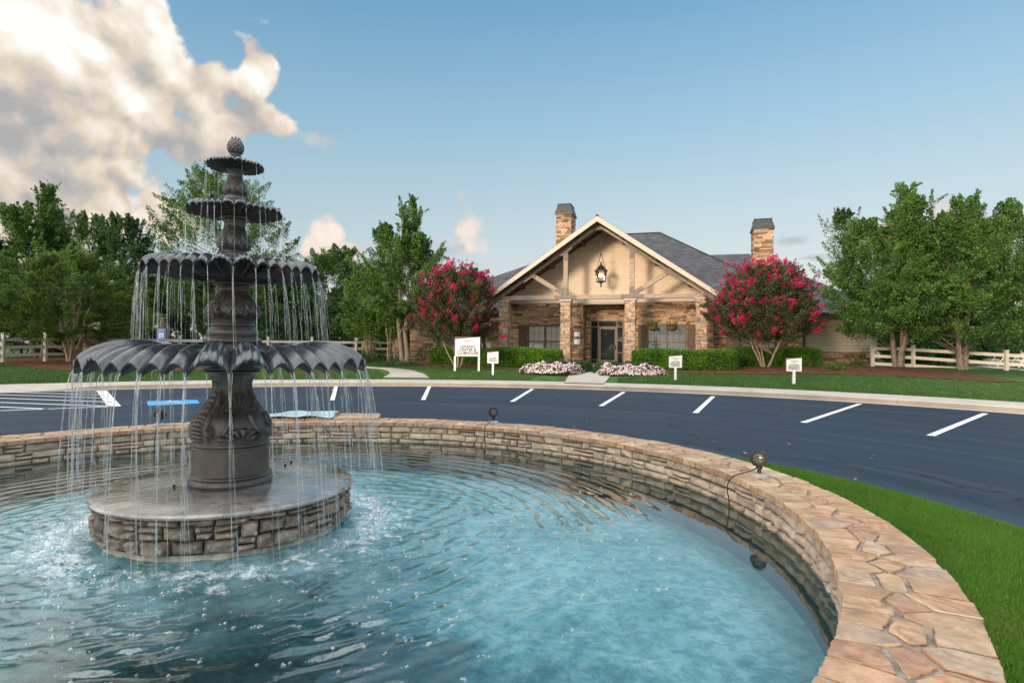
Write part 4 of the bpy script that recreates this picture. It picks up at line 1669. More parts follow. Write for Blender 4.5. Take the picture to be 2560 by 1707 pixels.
def bowl(name, top, under, rib):
    """top / under: (r, z on the ridge, z in the groove), running out along the top and back below"""
    per_ = 10
    A_ = []
    for i in range(36):
        n_ = 48 if BND[i + 1] - BND[i] > 10 else 14
        A_ += [BND[i] + (BND[i + 1] - BND[i]) * t / n_ for t in range(n_)]
    A_ = np.array(A_)
    LT = [lobe(a) for a in A_]
    t_ = np.array([q[0] for q in LT])
    wd = np.array([q[1] for q in LT])
    arch = np.sin(PI * t_) ** 0.78 * np.where(wd > 10, 1.0, 0.72)
    big = (wd > 10)

    def dens(P, m_):
        P = np.array(P)
        s_ = np.linspace(0, len(P) - 1, m_)
        out = []
        for c_ in range(3):
            # Catmull-Rom through the stations
            v_ = P[:, c_]
            i_ = np.minimum(s_.astype(int), len(P) - 2)
            f_ = s_ - i_
            p0, p1, p2, p3 = v_[np.maximum(i_ - 1, 0)], v_[i_], v_[i_ + 1], v_[np.minimum(i_ + 2, len(P) - 1)]
            out.append(0.5 * (2 * p1 + (p2 - p0) * f_ + (2 * p0 - 5 * p1 + 4 * p2 - p3) * f_ ** 2 + (3 * p1 - p0 - 3 * p2 + p3) * f_ ** 3))
        return np.stack(out, -1)
    T = dens(top, 30)
    U = dens(under, 22)
    rmax = T[-1, 0]
    rows_ = []
    for (r_, zr, zv) in T:
        w_ = np.clip((r_ / rmax - 0.45) / 0.3, 0, 1)
        ribs = rib * w_ * np.cos(2 * PI * t_ * np.where(big, 6, 2)) * np.where(big, 1.0, 0.35) * np.clip(arch * 1.4 - .3, 0, 1)
        z = zv + (zr - zv) * arch + ribs
        rl = r_ + (rmax * 0.018) * w_ ** 3 * (1 - arch) * 0 + 0 * t_
        rows_.append(np.stack([rl * np.cos(np.radians(A_)), rl * np.sin(np.radians(A_)), z], -1))
    for (r_, zr, zv) in U:
        w_ = np.clip((r_ / rmax - 0.3) / 0.3, 0, 1)
        ribs = -rib * w_ * np.cos(2 * PI * t_ * np.where(big, 5, 3)) * 0.8
        z = zv + (zr - zv) * arch + ribs
        rows_.append(np.stack([r_ * np.cos(np.radians(A_)), r_ * np.sin(np.radians(A_)), z], -1))
    V_ = np.concatenate(rows_)
    n_ = len(A_)
    m_ = len(rows_)
    i, j = np.meshgrid(np.arange(m_ - 1), np.arange(n_), indexing='ij')
    j2 = (j + 1) % n_
    Q_ = np.stack([i * n_ + j, i * n_ + j2, (i + 1) * n_ + j2, (i + 1) * n_ + j], -1).reshape(-1, 4)[:, ::-1]
    me = np_mesh(name, V_, Q_)
    me.polygons.foreach_set('use_smooth', np.ones(len(me.polygons), dtype=bool))
    me.set_sharp_from_angle(angle=R(60))
    return link_mesh(name, me, fount, fo)


B4T = [(0.17, 1.425, 1.425), (0.30, 1.43, 1.425), (0.42, 1.480, 1.445), (0.53, 1.520, 1.462), (0.63, 1.532, 1.458), (0.73, 1.522, 1.438),
       (0.82, 1.494, 1.402), (0.88, 1.460, 1.368), (0.915, 1.428, 1.338)]
B4U = [(0.912, 1.414, 1.326), (0.86, 1.450, 1.345), (0.77, 1.485, 1.372), (0.64, 1.495, 1.390), (0.50, 1.462, 1.395), (0.36, 1.40, 1.380), (0.18, 1.345, 1.345)]
bowl('bowl', B4T, B4U, 0.0058)
B3T = [(0.13, 2.005, 2.005), (0.20, 2.01, 2.008), (0.30, 2.05, 2.035), (0.38, 2.085, 2.052), (0.45, 2.100, 2.058), (0.51, 2.095, 2.046),
       (0.555, 2.077, 2.022), (0.579, 2.056, 2.000)]
B3U = [(0.577, 2.046, 1.990), (0.54, 2.066, 2.000), (0.47, 2.064, 1.998), (0.36, 2.024, 1.980), (0.25, 1.982, 1.965), (0.13, 1.945, 1.945)]
bowl('bowl', B3T, B3U, 0.0040)
B2T = [(0.075, 2.44, 2.44), (0.12, 2.448, 2.445), (0.18, 2.476, 2.466), (0.23, 2.492, 2.472), (0.275, 2.492, 2.466), (0.302, 2.480, 2.450), (0.316, 2.466, 2.436)]
B2U = [(0.314, 2.458, 2.428), (0.285, 2.466, 2.432), (0.22, 2.448, 2.424), (0.15, 2.424, 2.412), (0.09, 2.404, 2.404)]
bowl('bowl', B2T, B2U, 0.0012)
B1T = [(0.045, 2.775, 2.775), (0.08, 2.784, 2.782), (0.12, 2.802, 2.794), (0.15, 2.806, 2.793), (0.175, 2.800, 2.782), (0.19, 2.787, 2.768)]
B1U = [(0.188, 2.781, 2.762), (0.165, 2.780, 2.760), (0.12, 2.768, 2.755), (0.08, 2.755, 2.750), (0.05, 2.743, 2.743)]
bowl('bowl', B1T, B1U, 0.0008)


def column(name, prof_, orn, nseg=300, dz=0.003):
    """turned column with carved shells, scrolls and strap work: orn = (z0, z1, depth)"""
    P = np.array(prof_)
    L_ = np.concatenate([[0], np.cumsum(np.hypot(np.diff(P[:, 0]), np.diff(P[:, 1])))])
    m_ = max(20, int(L_[-1] / dz))
    s_ = np.linspace(0, L_[-1], m_)
    r_ = np.interp(s_, L_, P[:, 0])
    z_ = np.interp(s_, L_, P[:, 1])
    A_ = np.linspace(0, 2 * PI, nseg, endpoint=False)
    AA, RR = np.meshgrid(A_, r_)
    ZZ = np.repeat(z_[:, None], nseg, 1)
    H = np.zeros_like(RR)
    for (z0, z1, dep) in orn:
        v = (ZZ - z0) / (z1 - z0)
        inside = np.clip(np.minimum(v, 1 - v) * 12, 0, 1)
        q = (np.degrees(AA) + 30) % 90 - 45          # four faces
        u = q / 45.0                                 # -1 .. 1 within a face
        face = ((np.degrees(AA) + 30) // 90).astype(int) % 2
        # shell fan in the lower half of even faces
        cx_, cy_ = u, (v - 0.06) * 2.1
        rad = np.hypot(cx_ * 1.15, cy_)
        ang_ = np.arctan2(cy_, cx_ * 1.15)
        fan = np.clip((0.92 - rad) * 8, 0, 1) * np.clip((rad - 0.2) * 6, 0, 1) * (0.55 + 0.45 * np.cos(ang_ * 13))
        # volutes left and right
        vol = 0
        for sx in (-0.5, 0.5):
            rv = np.hypot((u - sx) * 1.3, (v - 0.15) * 2.4)
            av = np.arctan2((v - 0.15) * 2.4, (u - sx) * 1.3 * np.sign(sx))
            vol = np.maximum(vol, np.clip((0.36 - rv) * 12, 0, 1) * (0.6 + 0.4 * np.cos(rv * 42 + av)))
        stem = np.clip(1 - np.abs(np.abs(u) - (0.34 + 0.5 * (1 - v) ** 2)) * 11, 0, 1) * (v > 0.3)
        even = np.maximum(np.maximum(fan, vol * 1.2), stem)
        # stacked crescents on odd faces
        cres = 0
        for sx in (-0.42, 0.42):
            lu = (u - sx) / 0.3
            ph_ = (v * 7 + 0.35 * lu ** 2) % 1
            cres = np.maximum(cres, np.clip((1 - np.abs(lu)) * 4, 0, 1) * (0.3 + 0.7 * np.sin(PI * ph_) ** 0.8))
        frame = np.clip(1 - np.abs(np.abs(u) - 0.9) * 14, 0, 1) + np.clip(1 - np.abs(u) * 14, 0, 1) * (v < 0.62)
        odd = np.maximum(cres * (v < 0.62) + 0.75 * cres * (v >= 0.62) * (np.abs(u) < 0.75), frame)
        # leafy scroll at the corners
        corner = np.exp(-((np.abs(u) - 1.0) / 0.10) ** 2) * np.exp(-((v - 0.36) / 0.16) ** 2) * 2.6
        H += 1.5 * dep * inside * (np.where(face == 0, even, odd) + corner)
    RR = RR + H
    V_ = np.stack([RR * np.cos(AA), RR * np.sin(AA), ZZ], -1).reshape(-1, 3)
    i, j = np.meshgrid(np.arange(m_ - 1), np.arange(nseg), indexing='ij')
    j2 = (j + 1) % nseg
    Q_ = np.stack([i * nseg + j, i * nseg + j2, (i + 1) * nseg + j2, (i + 1) * nseg + j], -1).reshape(-1, 4)
    me = np_mesh(name, V_, Q_)
    me.polygons.foreach_set('use_smooth', np.ones(len(me.polygons), dtype=bool))
    me.set_sharp_from_angle(angle=R(50))
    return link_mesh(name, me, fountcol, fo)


def spl(pts_, n_=10):
    """smooth a coarse outline"""
    P = np.array(pts_, float)
    out = []
    for i in range(len(P) - 1):
        p0, p1, p2, p3 = P[max(i - 1, 0)], P[i], P[i + 1], P[min(i + 2, len(P) - 1)]
        for k_ in range(n_):
            f_ = k_ / n_
            out.append(tuple(0.5 * (2 * p1 + (p2 - p0) * f_ + (2 * p0 - 5 * p1 + 4 * p2 - p3) * f_ ** 2 + (3 * p1 - p0 - 3 * p2 + p3) * f_ ** 3)))
    out.append(tuple(P[-1]))
    return out


def torus(r_, z0, z1, bulge):
    return [(r_ + bulge * math.sin(PI * t / 8), z0 + (z1 - z0) * t / 8) for t in range(9)]


ped = [(0.27, 0.543)] + torus(0.268, 0.545, 0.585, 0.008) + [(0.262, 0.592)] + torus(0.258, 0.596, 0.615, 0.010) + \
      [(0.250, 0.622), (0.248, 0.70), (0.248, 0.785)] + torus(0.247, 0.79, 0.808, 0.009) + [(0.245, 0.812)] + torus(0.247, 0.815, 0.838, 0.008) + \
      spl([(0.246, 0.845), (0.252, 0.88), (0.254, 0.93), (0.240, 0.99), (0.211, 1.045), (0.170, 1.10), (0.140, 1.16), (0.126, 1.215), (0.131, 1.26), (0.156, 1.305)], 8) + \
      torus(0.172, 1.312, 1.332, 0.010) + [(0.188, 1.338), (0.188, 1.36)]
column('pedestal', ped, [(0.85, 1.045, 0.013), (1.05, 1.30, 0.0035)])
c3 = [(0.17, 1.42)] + torus(0.175, 1.515, 1.56, 0.017) + [(0.165, 1.566)] + torus(0.165, 1.57, 1.61, 0.006) + [(0.160, 1.618), (0.15, 1.632)] + \
     torus(0.142, 1.640, 1.655, 0.006) + [(0.138, 1.66), (0.142, 1.675)] + \
     spl([(0.146, 1.69), (0.168, 1.72), (0.172, 1.755), (0.150, 1.805), (0.115, 1.85), (0.097, 1.893), (0.104, 1.925)], 8) + torus(0.128, 1.930, 1.945, 0.006) + [(0.132, 1.95), (0.132, 1.97)]
column('column', c3, [(1.685, 1.80, 0.008), (1.80, 1.925, 0.0025)])
c2 = [(0.115, 2.00)] + torus(0.098, 2.10, 2.125, 0.008) + [(0.088, 2.13), (0.084, 2.15)] + torus(0.082, 2.155, 2.168, 0.005) + \
     spl([(0.084, 2.175), (0.102, 2.20), (0.106, 2.235), (0.092, 2.285), (0.072, 2.33), (0.066, 2.36), (0.074, 2.39)], 8) + torus(0.098, 2.395, 2.41, 0.006) + [(0.098, 2.425)]
column('column', c2, [(2.175, 2.29, 0.006), (2.29, 2.39, 0.0015)], 200, 0.0025)
c1 = [(0.095, 2.44)] + torus(0.082, 2.505, 2.53, 0.007) + [(0.074, 2.535), (0.066, 2.555)] + \
     spl([(0.066, 2.565), (0.076, 2.59), (0.078, 2.615), (0.064, 2.655), (0.050, 2.69), (0.048, 2.715), (0.056, 2.74)], 8) + [(0.062, 2.745), (0.062, 2.77)]
column('column', c1, [(2.565, 2.65, 0.004), (2.65, 2.74, 0.001)], 180, 0.0022)
# pineapple finial
A_ = np.linspace(0, 2 * PI, 96, endpoint=False)
P = np.array([(0.040, 2.772), (0.034, 2.80), (0.032, 2.83)] + torus(0.033, 2.833, 2.845, 0.005) + torus(0.034, 2.847, 2.860, 0.004) +
             spl([(0.036, 2.865), (0.049, 2.885), (0.054, 2.91), (0.050, 2.935), (0.038, 2.958), (0.030, 2.966)], 10))
m_ = len(P)
zz, rr_ = P[:, 1], P[:, 0]
AA, RR = np.meshgrid(A_, rr_)
ZZ = np.repeat(zz[:, None], 96, 1)
k_ = (ZZ > 2.868)
RR = RR + np.where(k_, 0.0045 * np.abs(np.sin(5 * AA + (ZZ - 2.86) * 95) * np.sin(5 * AA - (ZZ - 2.86) * 95)), 0)
V = np.stack([RR * np.cos(AA), RR * np.sin(AA), ZZ], -1).reshape(-1, 3)
i, j = np.meshgrid(np.arange(m_ - 1), np.arange(96), indexing='ij')
Q = np.stack([i * 96 + j, i * 96 + (j + 1) % 96, (i + 1) * 96 + (j + 1) % 96, (i + 1) * 96 + j], -1).reshape(-1, 4)
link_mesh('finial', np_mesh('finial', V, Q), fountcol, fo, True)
mb = MB()
for k in range(8):
    a = 2 * PI * k / 8
    c_, s_ = math.cos(a), math.sin(a)
    mb.tube([(0.018 * c_, 0.018 * s_, 2.952), (0.026 * c_, 0.026 * s_, 2.968), (0.028 * c_, 0.028 * s_, 2.980)], [0.009, 0.008, 0.003], 6)
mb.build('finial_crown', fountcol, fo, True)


def jet(mb_, a, r0, z0, v0, z1, w0, w1, n_=14, wob=0.0):
    """a thread of water leaving the rim at angle a with speed v0 and falling from z0 to z1"""
    T = math.sqrt(2 * (z0 - z1) / 9.81)
    pts_, rad_ = [], []
    ph_ = random.uniform(0, 6)
    drift = Vector((0.10, 0.05, 0)) * random.uniform(0.4, 1.2)          # a light breeze from the left
    for k_ in range(n_ + 1):
        t = T * (k_ / n_) ** 0.75
        r__ = r0 + v0 * t
        z = z0 - 4.905 * t * t
        a2 = a + wob * math.sin(ph_ + 7 * t) * t
        pts_.append((r__ * math.cos(a2) + drift.x * t * t * 2, r__ * math.sin(a2) + drift.y * t * t * 2, z))
        f_ = k_ / n_
        rad_.append((w0 * (1 - f_) + w1 * f_) * (1 + 0.25 * math.sin(ph_ + k_ * 1.7) * f_))
    mb_.tube(pts_, rad_, 6)


def streams(rl, z0, z1, v0, vsp, w0, w1, strands, label, group, skip=0.0):
    for i in range(36):
        if random.random() < skip:
            continue
        mb_ = MB()
        a = R(BND[i]) + fo.rotation_euler.z
        ns = random.randint(*strands)
        for k_ in range(ns):
            vv = v0 * random.uniform(1 - vsp, 1 + vsp)
            sc_ = random.uniform(0.6, 1.25)
            jet(mb_, a + random.uniform(-1, 1) * 0.016, rl - 0.006, z0 + random.uniform(-.004, .006), vv, z1, w0 * sc_, w1 * sc_, wob=random.uniform(.01, .07))
        o_ = mb_.build('water_stream', stream, None, True)
        o_.location = (FC.x, FC.y, 0)
        tag(o_, label, 'water stream', group)


streams(0.917, 1.345, Z_WATER, 0.17, 0.85, 0.0034, 0.0017, (3, 6), 'stream of water dropping from the lowest and widest bowl into the pool', 'streams falling from the lowest bowl', 0.12)
streams(0.579, 2.00, 1.47, 0.14, 0.75, 0.0024, 0.0013, (2, 4), 'thin stream of water falling from the second widest bowl onto the widest bowl', 'streams falling from the second widest bowl')
streams(0.316, 2.435, 2.06, 0.06, 0.5, 0.0026, 0.0018, (1, 2), 'thin thread of water falling from the second smallest bowl', 'streams falling from the second smallest bowl', 0.1)
streams(0.190, 2.765, 2.47, 0.05, 0.5, 0.0020, 0.0012, (1, 1), 'fine thread of water falling from the smallest top bowl', 'threads falling from the smallest bowl', 0.45)
mb = MB()
for k in range(5):
    a = 2 * PI * k / 5 + 0.4
    c_, s_ = math.cos(a), math.sin(a)
    mb.tube([(0.004 * c_, 0.004 * s_, 2.965), (0.012 * c_, 0.012 * s_, 3.02), (0.022 * c_, 0.022 * s_, 3.028), (0.036 * c_, 0.036 * s_, 2.985), (0.05 * c_, 0.05 * s_, 2.90)], 0.0022, 6)
o = mb.build('water_jet', stream, None, True)
o.location = (FC.x, FC.y, 0)
tag(o, 'small water jet bubbling over the top of the fountain finial', 'water jet')
# splashes where the lowest streams strike the pool
mb = MB()
for k in range(420):
    a = 2 * PI * random.randint(0, 35) / 36 + random.gauss(0, 0.06) + fo.rotation_euler.z
    r_ = 1.05 + abs(random.gauss(0, 0.06))
    h_ = abs(random.gauss(0, 0.024))
    q_ = random.uniform(0.0015, 0.0042)
    vs, fs = ico(q_)
    mb.add([(x + r_ * math.cos(a), y + r_ * math.sin(a), z * random.uniform(1, 2.5) + h_) for x, y, z in vs], fs)
o = mb.build('splash_drops', stream, None, True)
o.location = (FC.x, FC.y, Z_WATER)
tag(o, 'white spray of drops thrown up where the streams hit the pool', 'splash', kind='stuff')


# ------------------------------------------------------------------ spot lamps on the coping
def spot_lamp(u, v, label, s_=1.0, head_dir=None, cord_side=-1):
    p_ = on_z(u, v, Z_COPE + 0.004)
    rel = Vector((p_.x - FC.x, p_.y - FC.y, 0))
    rr0 = min(max(rel.length, R_IN + 0.11), R_OUT - 0.11)
    rel = rel.normalized() * rr0
    inw = -rel.normalized()
    root = thing('spot_lamp', label, 'spot lamp', (FC.x + rel.x, FC.y + rel.y, Z_COPE + 0.001), 0, 'spot lamps on the pool coping')
    mb_ = MB()
    mb_.lathe([(0.062 * s_, 0), (0.062 * s_, 0.018), (0.050 * s_, 0.034), (0.0, 0.036)], 18)
    mb_.build('pad', concpad, root, auto=40)
    mb_ = MB()
    mb_.tube([(0, 0, 0.03), (0, 0, 0.075)], [0.016, 0.014], 10)
    mb_.tube([(0, 0, 0.07), (0, 0, 0.10)], [0.026, 0.020], 10)
    mb_.build('stem', blackmetal, root, auto=40)
    d_ = (head_dir or (inw + Vector((0, 0, 0.35)))).normalized()
    c_ = Vector((0, 0, 0.150))
    hs = MB()
    hs.lathe([(0.0, -0.08), (0.040, -0.075), (0.052, -0.03), (0.063, 0.0), (0.066, 0.030), (0.056, 0.032), (0.052, 0.012)], 26, c_, axis=d_)
    hd = hs.build('housing', blackmetal, root, auto=35)
    ln_ = MB()
    ln_.lathe([(0.052, 0.010), (0.03, 0.015), (0.0, 0.017)], 24, c_, axis=d_)
    f_ = ln_.f[0]
    ln_.build('lens', lens, root, True)
    M_ = d_.to_track_quat('Z', 'Y').to_matrix()
    gr = MB()
    for q_ in (-0.036, -0.018, 0.0, 0.018, 0.036):
        h_ = math.sqrt(0.058 ** 2 - q_ ** 2)
        a_, b_ = M_ @ Vector((-h_, q_, 0.027)) + c_, M_ @ Vector((h_, q_, 0.027)) + c_
        gr.bar(a_, b_, 0.007, 0.006, up=d_)
    gr.build('grille', blackmetal, root)
    cb = MB()
    e_ = R_IN + 0.0 - rr0
    t_ = Vector((-inw.y, inw.x, 0)) * cord_side
    edge = inw * (rr0 - R_IN + 0.012)
    P_ = [Vector((0, 0, 0.075)) + inw * 0.02, Vector((0, 0, 0.05)) + inw * 0.07 + t_ * 0.01, edge * 0.8 + t_ * 0.045 + Vector((0, 0, 0.015)),
          edge + t_ * 0.06 + Vector((0, 0, -0.008)), edge + inw * 0.03 + t_ * 0.075 + Vector((0, 0, -0.09)),
          edge + inw * 0.012 + t_ * 0.078 + Vector((0, 0, -0.20)), edge + inw * 0.015 + t_ * 0.08 + Vector((0, 0, -0.34))]
    cb.tube(spl([tuple(q) for q in P_], 6), 0.005, 8)
    cb.build('cable', rubber, root, True)
    return root


spot_lamp(1898, 1192, 'black round spot lamp on the pool coping beside the island grass', 1.1, (Vector((-0.55, -0.9, 0.12))))
spot_lamp(1236, 1057, 'black round spot lamp on the far pool coping, in front of the wide asphalt', 1.1, (Vector((-0.25, -0.9, 0.10))), 1)
spot_lamp(398, 1064, 'black spot lamp on the pool coping behind the falling water, left of the fountain', 1.1, (Vector((-0.35, -0.6, 0.45))), -1)

# ------------------------------------------------------------------ pump box beside the pool wall and the sheet on it
pa_, pb_ = on_z(668, 1046, 0.53), on_z(876, 1045, 0.53)
ax = Vector((pb_.x - pa_.x, pb_.y - pa_.y, 0))
Lb = ax.length
rz_ = math.atan2(ax.y, ax.x)
bx = thing('pump_box', 'rubble stone pump box with a flagstone lid built against the outside of the pool wall', 'pump box', (pa_.x, pa_.y, 0), rz_)
mb = MB()
DEP = 0.62
y_in = 0.02
rubble(mb, Lb, 0.40, lambda u, w, d: (u, DEP + d, 0.08 + w), 0.07, 0.13, 0.13, 0.3, 0.008, 0.016, 4, 3)
rubble(mb, DEP - 0.05, 0.40, lambda u, w, d: (Lb + d, 0.05 + u, 0.08 + w), 0.07, 0.13, 0.13, 0.3, 0.008, 0.016, 4, 3)
rubble(mb, DEP - 0.05, 0.40, lambda u, w, d: (-d, 0.05 + u, 0.08 + w), 0.07, 0.13, 0.13, 0.3, 0.008, 0.016, 4, 3)
mb.build('stone_sides', pools, bx)
mb = MB()
mb.box(0.005, Lb - 0.005, y_in, DEP - 0.005, 0.02, 0.482)
mb.build('mortar_core', mortar, bx)
mb = MB()
pts = []
for i in range(int(Lb / 0.17)):
    for j in range(4):
        pts.append(((i + 0.5) * 0.17 + random.uniform(-.04, .04), y_in + (j + .5) * (DEP - y_in) / 4 + random.uniform(-.03, .03)))
flagstones(mb, pts, (y_in - 0.01, DEP + 0.02), 50.0, lambda u_, w_, h_: (u_, w_, 0.482 + h_), 0.010, 0.045)
mb.build('flagstone_lid', cope, bx, auto=35)
# crumpled sheet
nx, ny = 40, 16
V = []
L2 = Lb * 0.80
for j in range(ny):
    for i in range(nx):
        x, y = i / (nx - 1), j / (ny - 1)
        h_ = 0.012 + 0.030 * max(0, math.sin(PI * min(1, x * 1.6 - 0.25))) * (1 - abs(y - .5)) + 0.010 * math.sin(11 * x + 5 * y) + 0.010 * abs(math.sin(7 * x - 9 * y)) + 0.012 * x * (y > .4)
        ed = 0.01 * math.sin(9 * x)
        V.append((x * L2 - 0.03 + 0.01 * math.sin(8 * y), 0.0 + ed + y * 0.56, 0.536 + h_))
Q = [(j * nx + i, j * nx + i + 1, (j + 1) * nx + i + 1, (j + 1) * nx + i) for j in range(ny - 1) for i in range(nx - 1)]
o = link_mesh('tarp', np_mesh('tarp', V, Q), tarpm, None, False)
sm = o.modifiers.new('thickness', 'SOLIDIFY')
sm.thickness = 0.012
o.location, o.rotation_euler = (pa_.x, pa_.y, 0), (0, 0, rz_)
tag(o, 'crumpled pale blue sheet lying on the stone pump box', 'tarp')

# ------------------------------------------------------------------ clubhouse
club = thing('clubhouse', 'stone clad clubhouse with a timber trussed front gable, grey shingle roof and two chimneys', 'building', (BO.x, BO.y, 0), BYAW)


def ledgestones(mb_, U0, U1, Z0, Z1, f, hmin=0.075, hmax=0.19, lmin=0.20, lmax=0.75):
    """stacked ledge stone cladding: flat boxes of uneven height, length and projection"""
    z = Z0
    while z < Z1 - 0.005:
        h = random.choice((random.uniform(hmin, hmax * 0.7), random.uniform(hmin * 1.3, hmax)))
        if Z1 - z - h < hmin * 0.6:
            h = Z1 - z
        u = U0 - random.uniform(0, lmin)
        while u < U1 - 0.005:
            l_ = random.uniform(lmin, lmax)
            a, b = max(u, U0), min(u + l_, U1)
            if U1 - b < 0.06:
                b = U1
                l_ = 99
            if b - a > 0.01:
                parts_ = [(z, z + h)]
                if h > 0.10 and random.random() < 0.35:
                    m_ = z + h * random.uniform(.4, .6)
                    parts_ = [(z, m_), (m_, z + h)]
                for (za, zb) in parts_:
                    pr = random.uniform(0.004, 0.042)
                    g_ = 0.003
                    t1, t2 = random.uniform(-.006, .006), random.uniform(-.006, .006)
                    vs = [f(a + g_, za + g_, 0), f(b - g_, za + g_, 0), f(b - g_, zb - g_, 0), f(a + g_, zb - g_, 0),
                          f(a + g_, za + g_, pr + t1), f(b - g_, za + g_, pr + t2), f(b - g_, zb - g_, pr - t1), f(a + g_, zb - g_, pr - t2)]
                    mb_.add(vs, [(4, 5, 6, 7), (0, 1, 5, 4), (1, 2, 6, 5), (2, 3, 7, 6), (3, 0, 4, 7)])
            u += l_
        z += h


def wall_with_holes(mb_, U0, U1, Z0, Z1, f, holes):
    """cladding round rectangular openings (u0, u1, z0, z1)"""
    if not holes:
        ledgestones(mb_, U0, U1, Z0, Z1, f)
        return
    hs = sorted(holes)
    u = U0
    for (a, b, c, d_) in hs:
        if a > u:
            ledgestones(mb_, u, a, Z0, Z1, f)
        if c > Z0:
            ledgestones(mb_, a, b, Z0, c, f)
        if d_ < Z1:
            ledgestones(mb_, a, b, d_, Z1, f)
        u = b
    if u < U1:
        ledgestones(mb_, u, U1, Z0, Z1, f)


YW = 2.5                                  # porch wall
mb = MB()
wins = [(-4.74, -2.50, 1.02, 3.00), (2.58, 4.82, 1.02, 3.00)]
wall_with_holes(mb, -6.3, -1.25, FLOOR - 0.1, 4.30, lambda u, z, d: (u, YW - d, z), wins[:1])
wall_with_holes(mb, 1.25, 6.3, FLOOR - 0.1, 4.30, lambda u, z, d: (u, YW - d, z), wins[1:])
# recess round the door
YD = 3.55
ledgestones(mb, YW, YD, FLOOR, 4.22, lambda u, z, d: (-1.25 + d, u, z))
ledgestones(mb, YW, YD, FLOOR, 4.22, lambda u, z, d: (1.25 - d, u, z))
wall_with_holes(mb, -1.25, 1.25, FLOOR, 4.22, lambda u, z, d: (u, YD - d, z), [(-0.96, 1.10, FLOOR, 3.30)])
# wings
YL, YR = 3.0, 3.0
lw = [(-9.80, -7.28, 1.02, 3.02)]
wall_with_holes(mb, -13.05, -6.3, 0.3, 3.68, lambda u, z, d: (u, YL - d, z), lw)
rw = [(7.62, 9.72, 1.02, 2.98)]
wall_with_holes(mb, 6.3, 11.25, 0.3, 3.72, lambda u, z, d: (u, YR - d, z), rw)
ledgestones(mb, YW - 0.04, YL, 0.3, 4.2, lambda u, z, d: (-6.3 - d, u, z))
ledgestones(mb, YW - 0.04, YR, 0.3, 4.2, lambda u, z, d: (6.3 + d, u, z))
ledgestones(mb, YR, 4.05, 0.3, 3.6, lambda u, z, d: (11.25 + d, u, z))
ledgestones(mb, 11.25, 15.0, 0.3, 1.50, lambda u, z, d: (u, 4.02 - d, z))
ledgestones(mb, YL, 9.0, 0.3, 3.5, lambda u, z, d: (-13.05 - d, u, z))
mb.build('stone_cladding', ledge, club)
# solid walls behind the cladding, with the openings left clear
mb = MB()


def core(u0, u1, y0, y1, z0, z1, holes):
    u = u0
    for (a, b, c, d_) in sorted(holes):
        mb.box(u, a, y0, y1, z0, z1)
        mb.box(a, b, y0, y1, z0, c)
        mb.box(a, b, y0, y1, d_, z1)
        u = b
    mb.box(u, u1, y0, y1, z0, z1)


core(-6.28, -1.26, YW + 0.003, YW + 0.22, 0.2, 4.30, wins[:1])
core(1.26, 6.28, YW + 0.003, YW + 0.22, 0.2, 4.30, wins[1:])
mb.box(-1.45, -1.253, YW + 0.225, YD + 0.2, 0.2, 4.25)
mb.box(1.253, 1.45, YW + 0.225, YD + 0.2, 0.2, 4.25)
core(-1.25, 1.25, YD + 0.003, YD + 0.2, 0.2, 4.24, [(-0.96, 1.10, FLOOR, 3.30)])
core(-13.04, -6.3, YL + 0.003, YL + 0.2, 0.2, 3.70, lw)
core(6.3, 11.24, YR + 0.003, YR + 0.2, 0.2, 3.74, rw)
mb.box(11.05, 11.247, YR + 0.21, 4.0, 0.2, 3.6)
mb.box(11.25, 15.0, 4.03, 4.2, 0.2, 1.49)
mb.box(-13.045, -12.85, YL + 0.21, 9.0, 0.2, 3.5)
mb.box(-6.28, 6.28, 8.0, 8.2, 0.2, 4.2)
mb.build('wall_core', pbr('joint shade mortar', (0.15, 0.11, 0.085), 0.9, 0.3, 14.0, 0.6, 60.0), club)  # shadow of the stone joints put into the mortar colour
mb = MB()
mb.box(11.25, 15.05, 4.0, 4.19, 1.50, 3.55)
mb.box(14.86, 15.05, 4.195, 12.0, 0.4, 3.55)
mb.build('side_siding', beige, club)
mb = MB()
mb.box(11.24, 15.08, 3.95, 4.0, 1.46, 1.52)
mb.box(14.95, 15.08, 3.97, 4.0, 1.525, 3.55)
mb.box(11.26, 15.08, 3.96, 3.998, 3.44, 3.56)
mb.build('siding_trim', trim, club)

# gable siding, frieze and porch ceiling band
SL = (8.95 - 4.55) / 6.45
mb = MB()
mb.prism([(-6.25, 4.30), (6.25, 4.30), (6.25, 4.52), (0, 8.72), (-6.25, 4.52)], YW - 0.02, YW + 0.2)
mb.build('gable_siding', cream, club)
for b_ in ((-5.9, -1.27, YW - 0.14, YW - 0.025, 4.30, 4.60), (1.27, 5.9, YW - 0.14, YW - 0.025, 4.30, 4.60), (-1.265, 1.265, YW - 0.16, YW - 0.025, 4.20, 4.60)):
    mb = MB()
    mb.box(*b_)
    mb.build('frieze', trim, club)
mb = MB()
mb.box(-1.25, 1.25, YW - 0.02, YD, 4.205, 4.295)
mb.build('recess_ceiling', soffit, club)

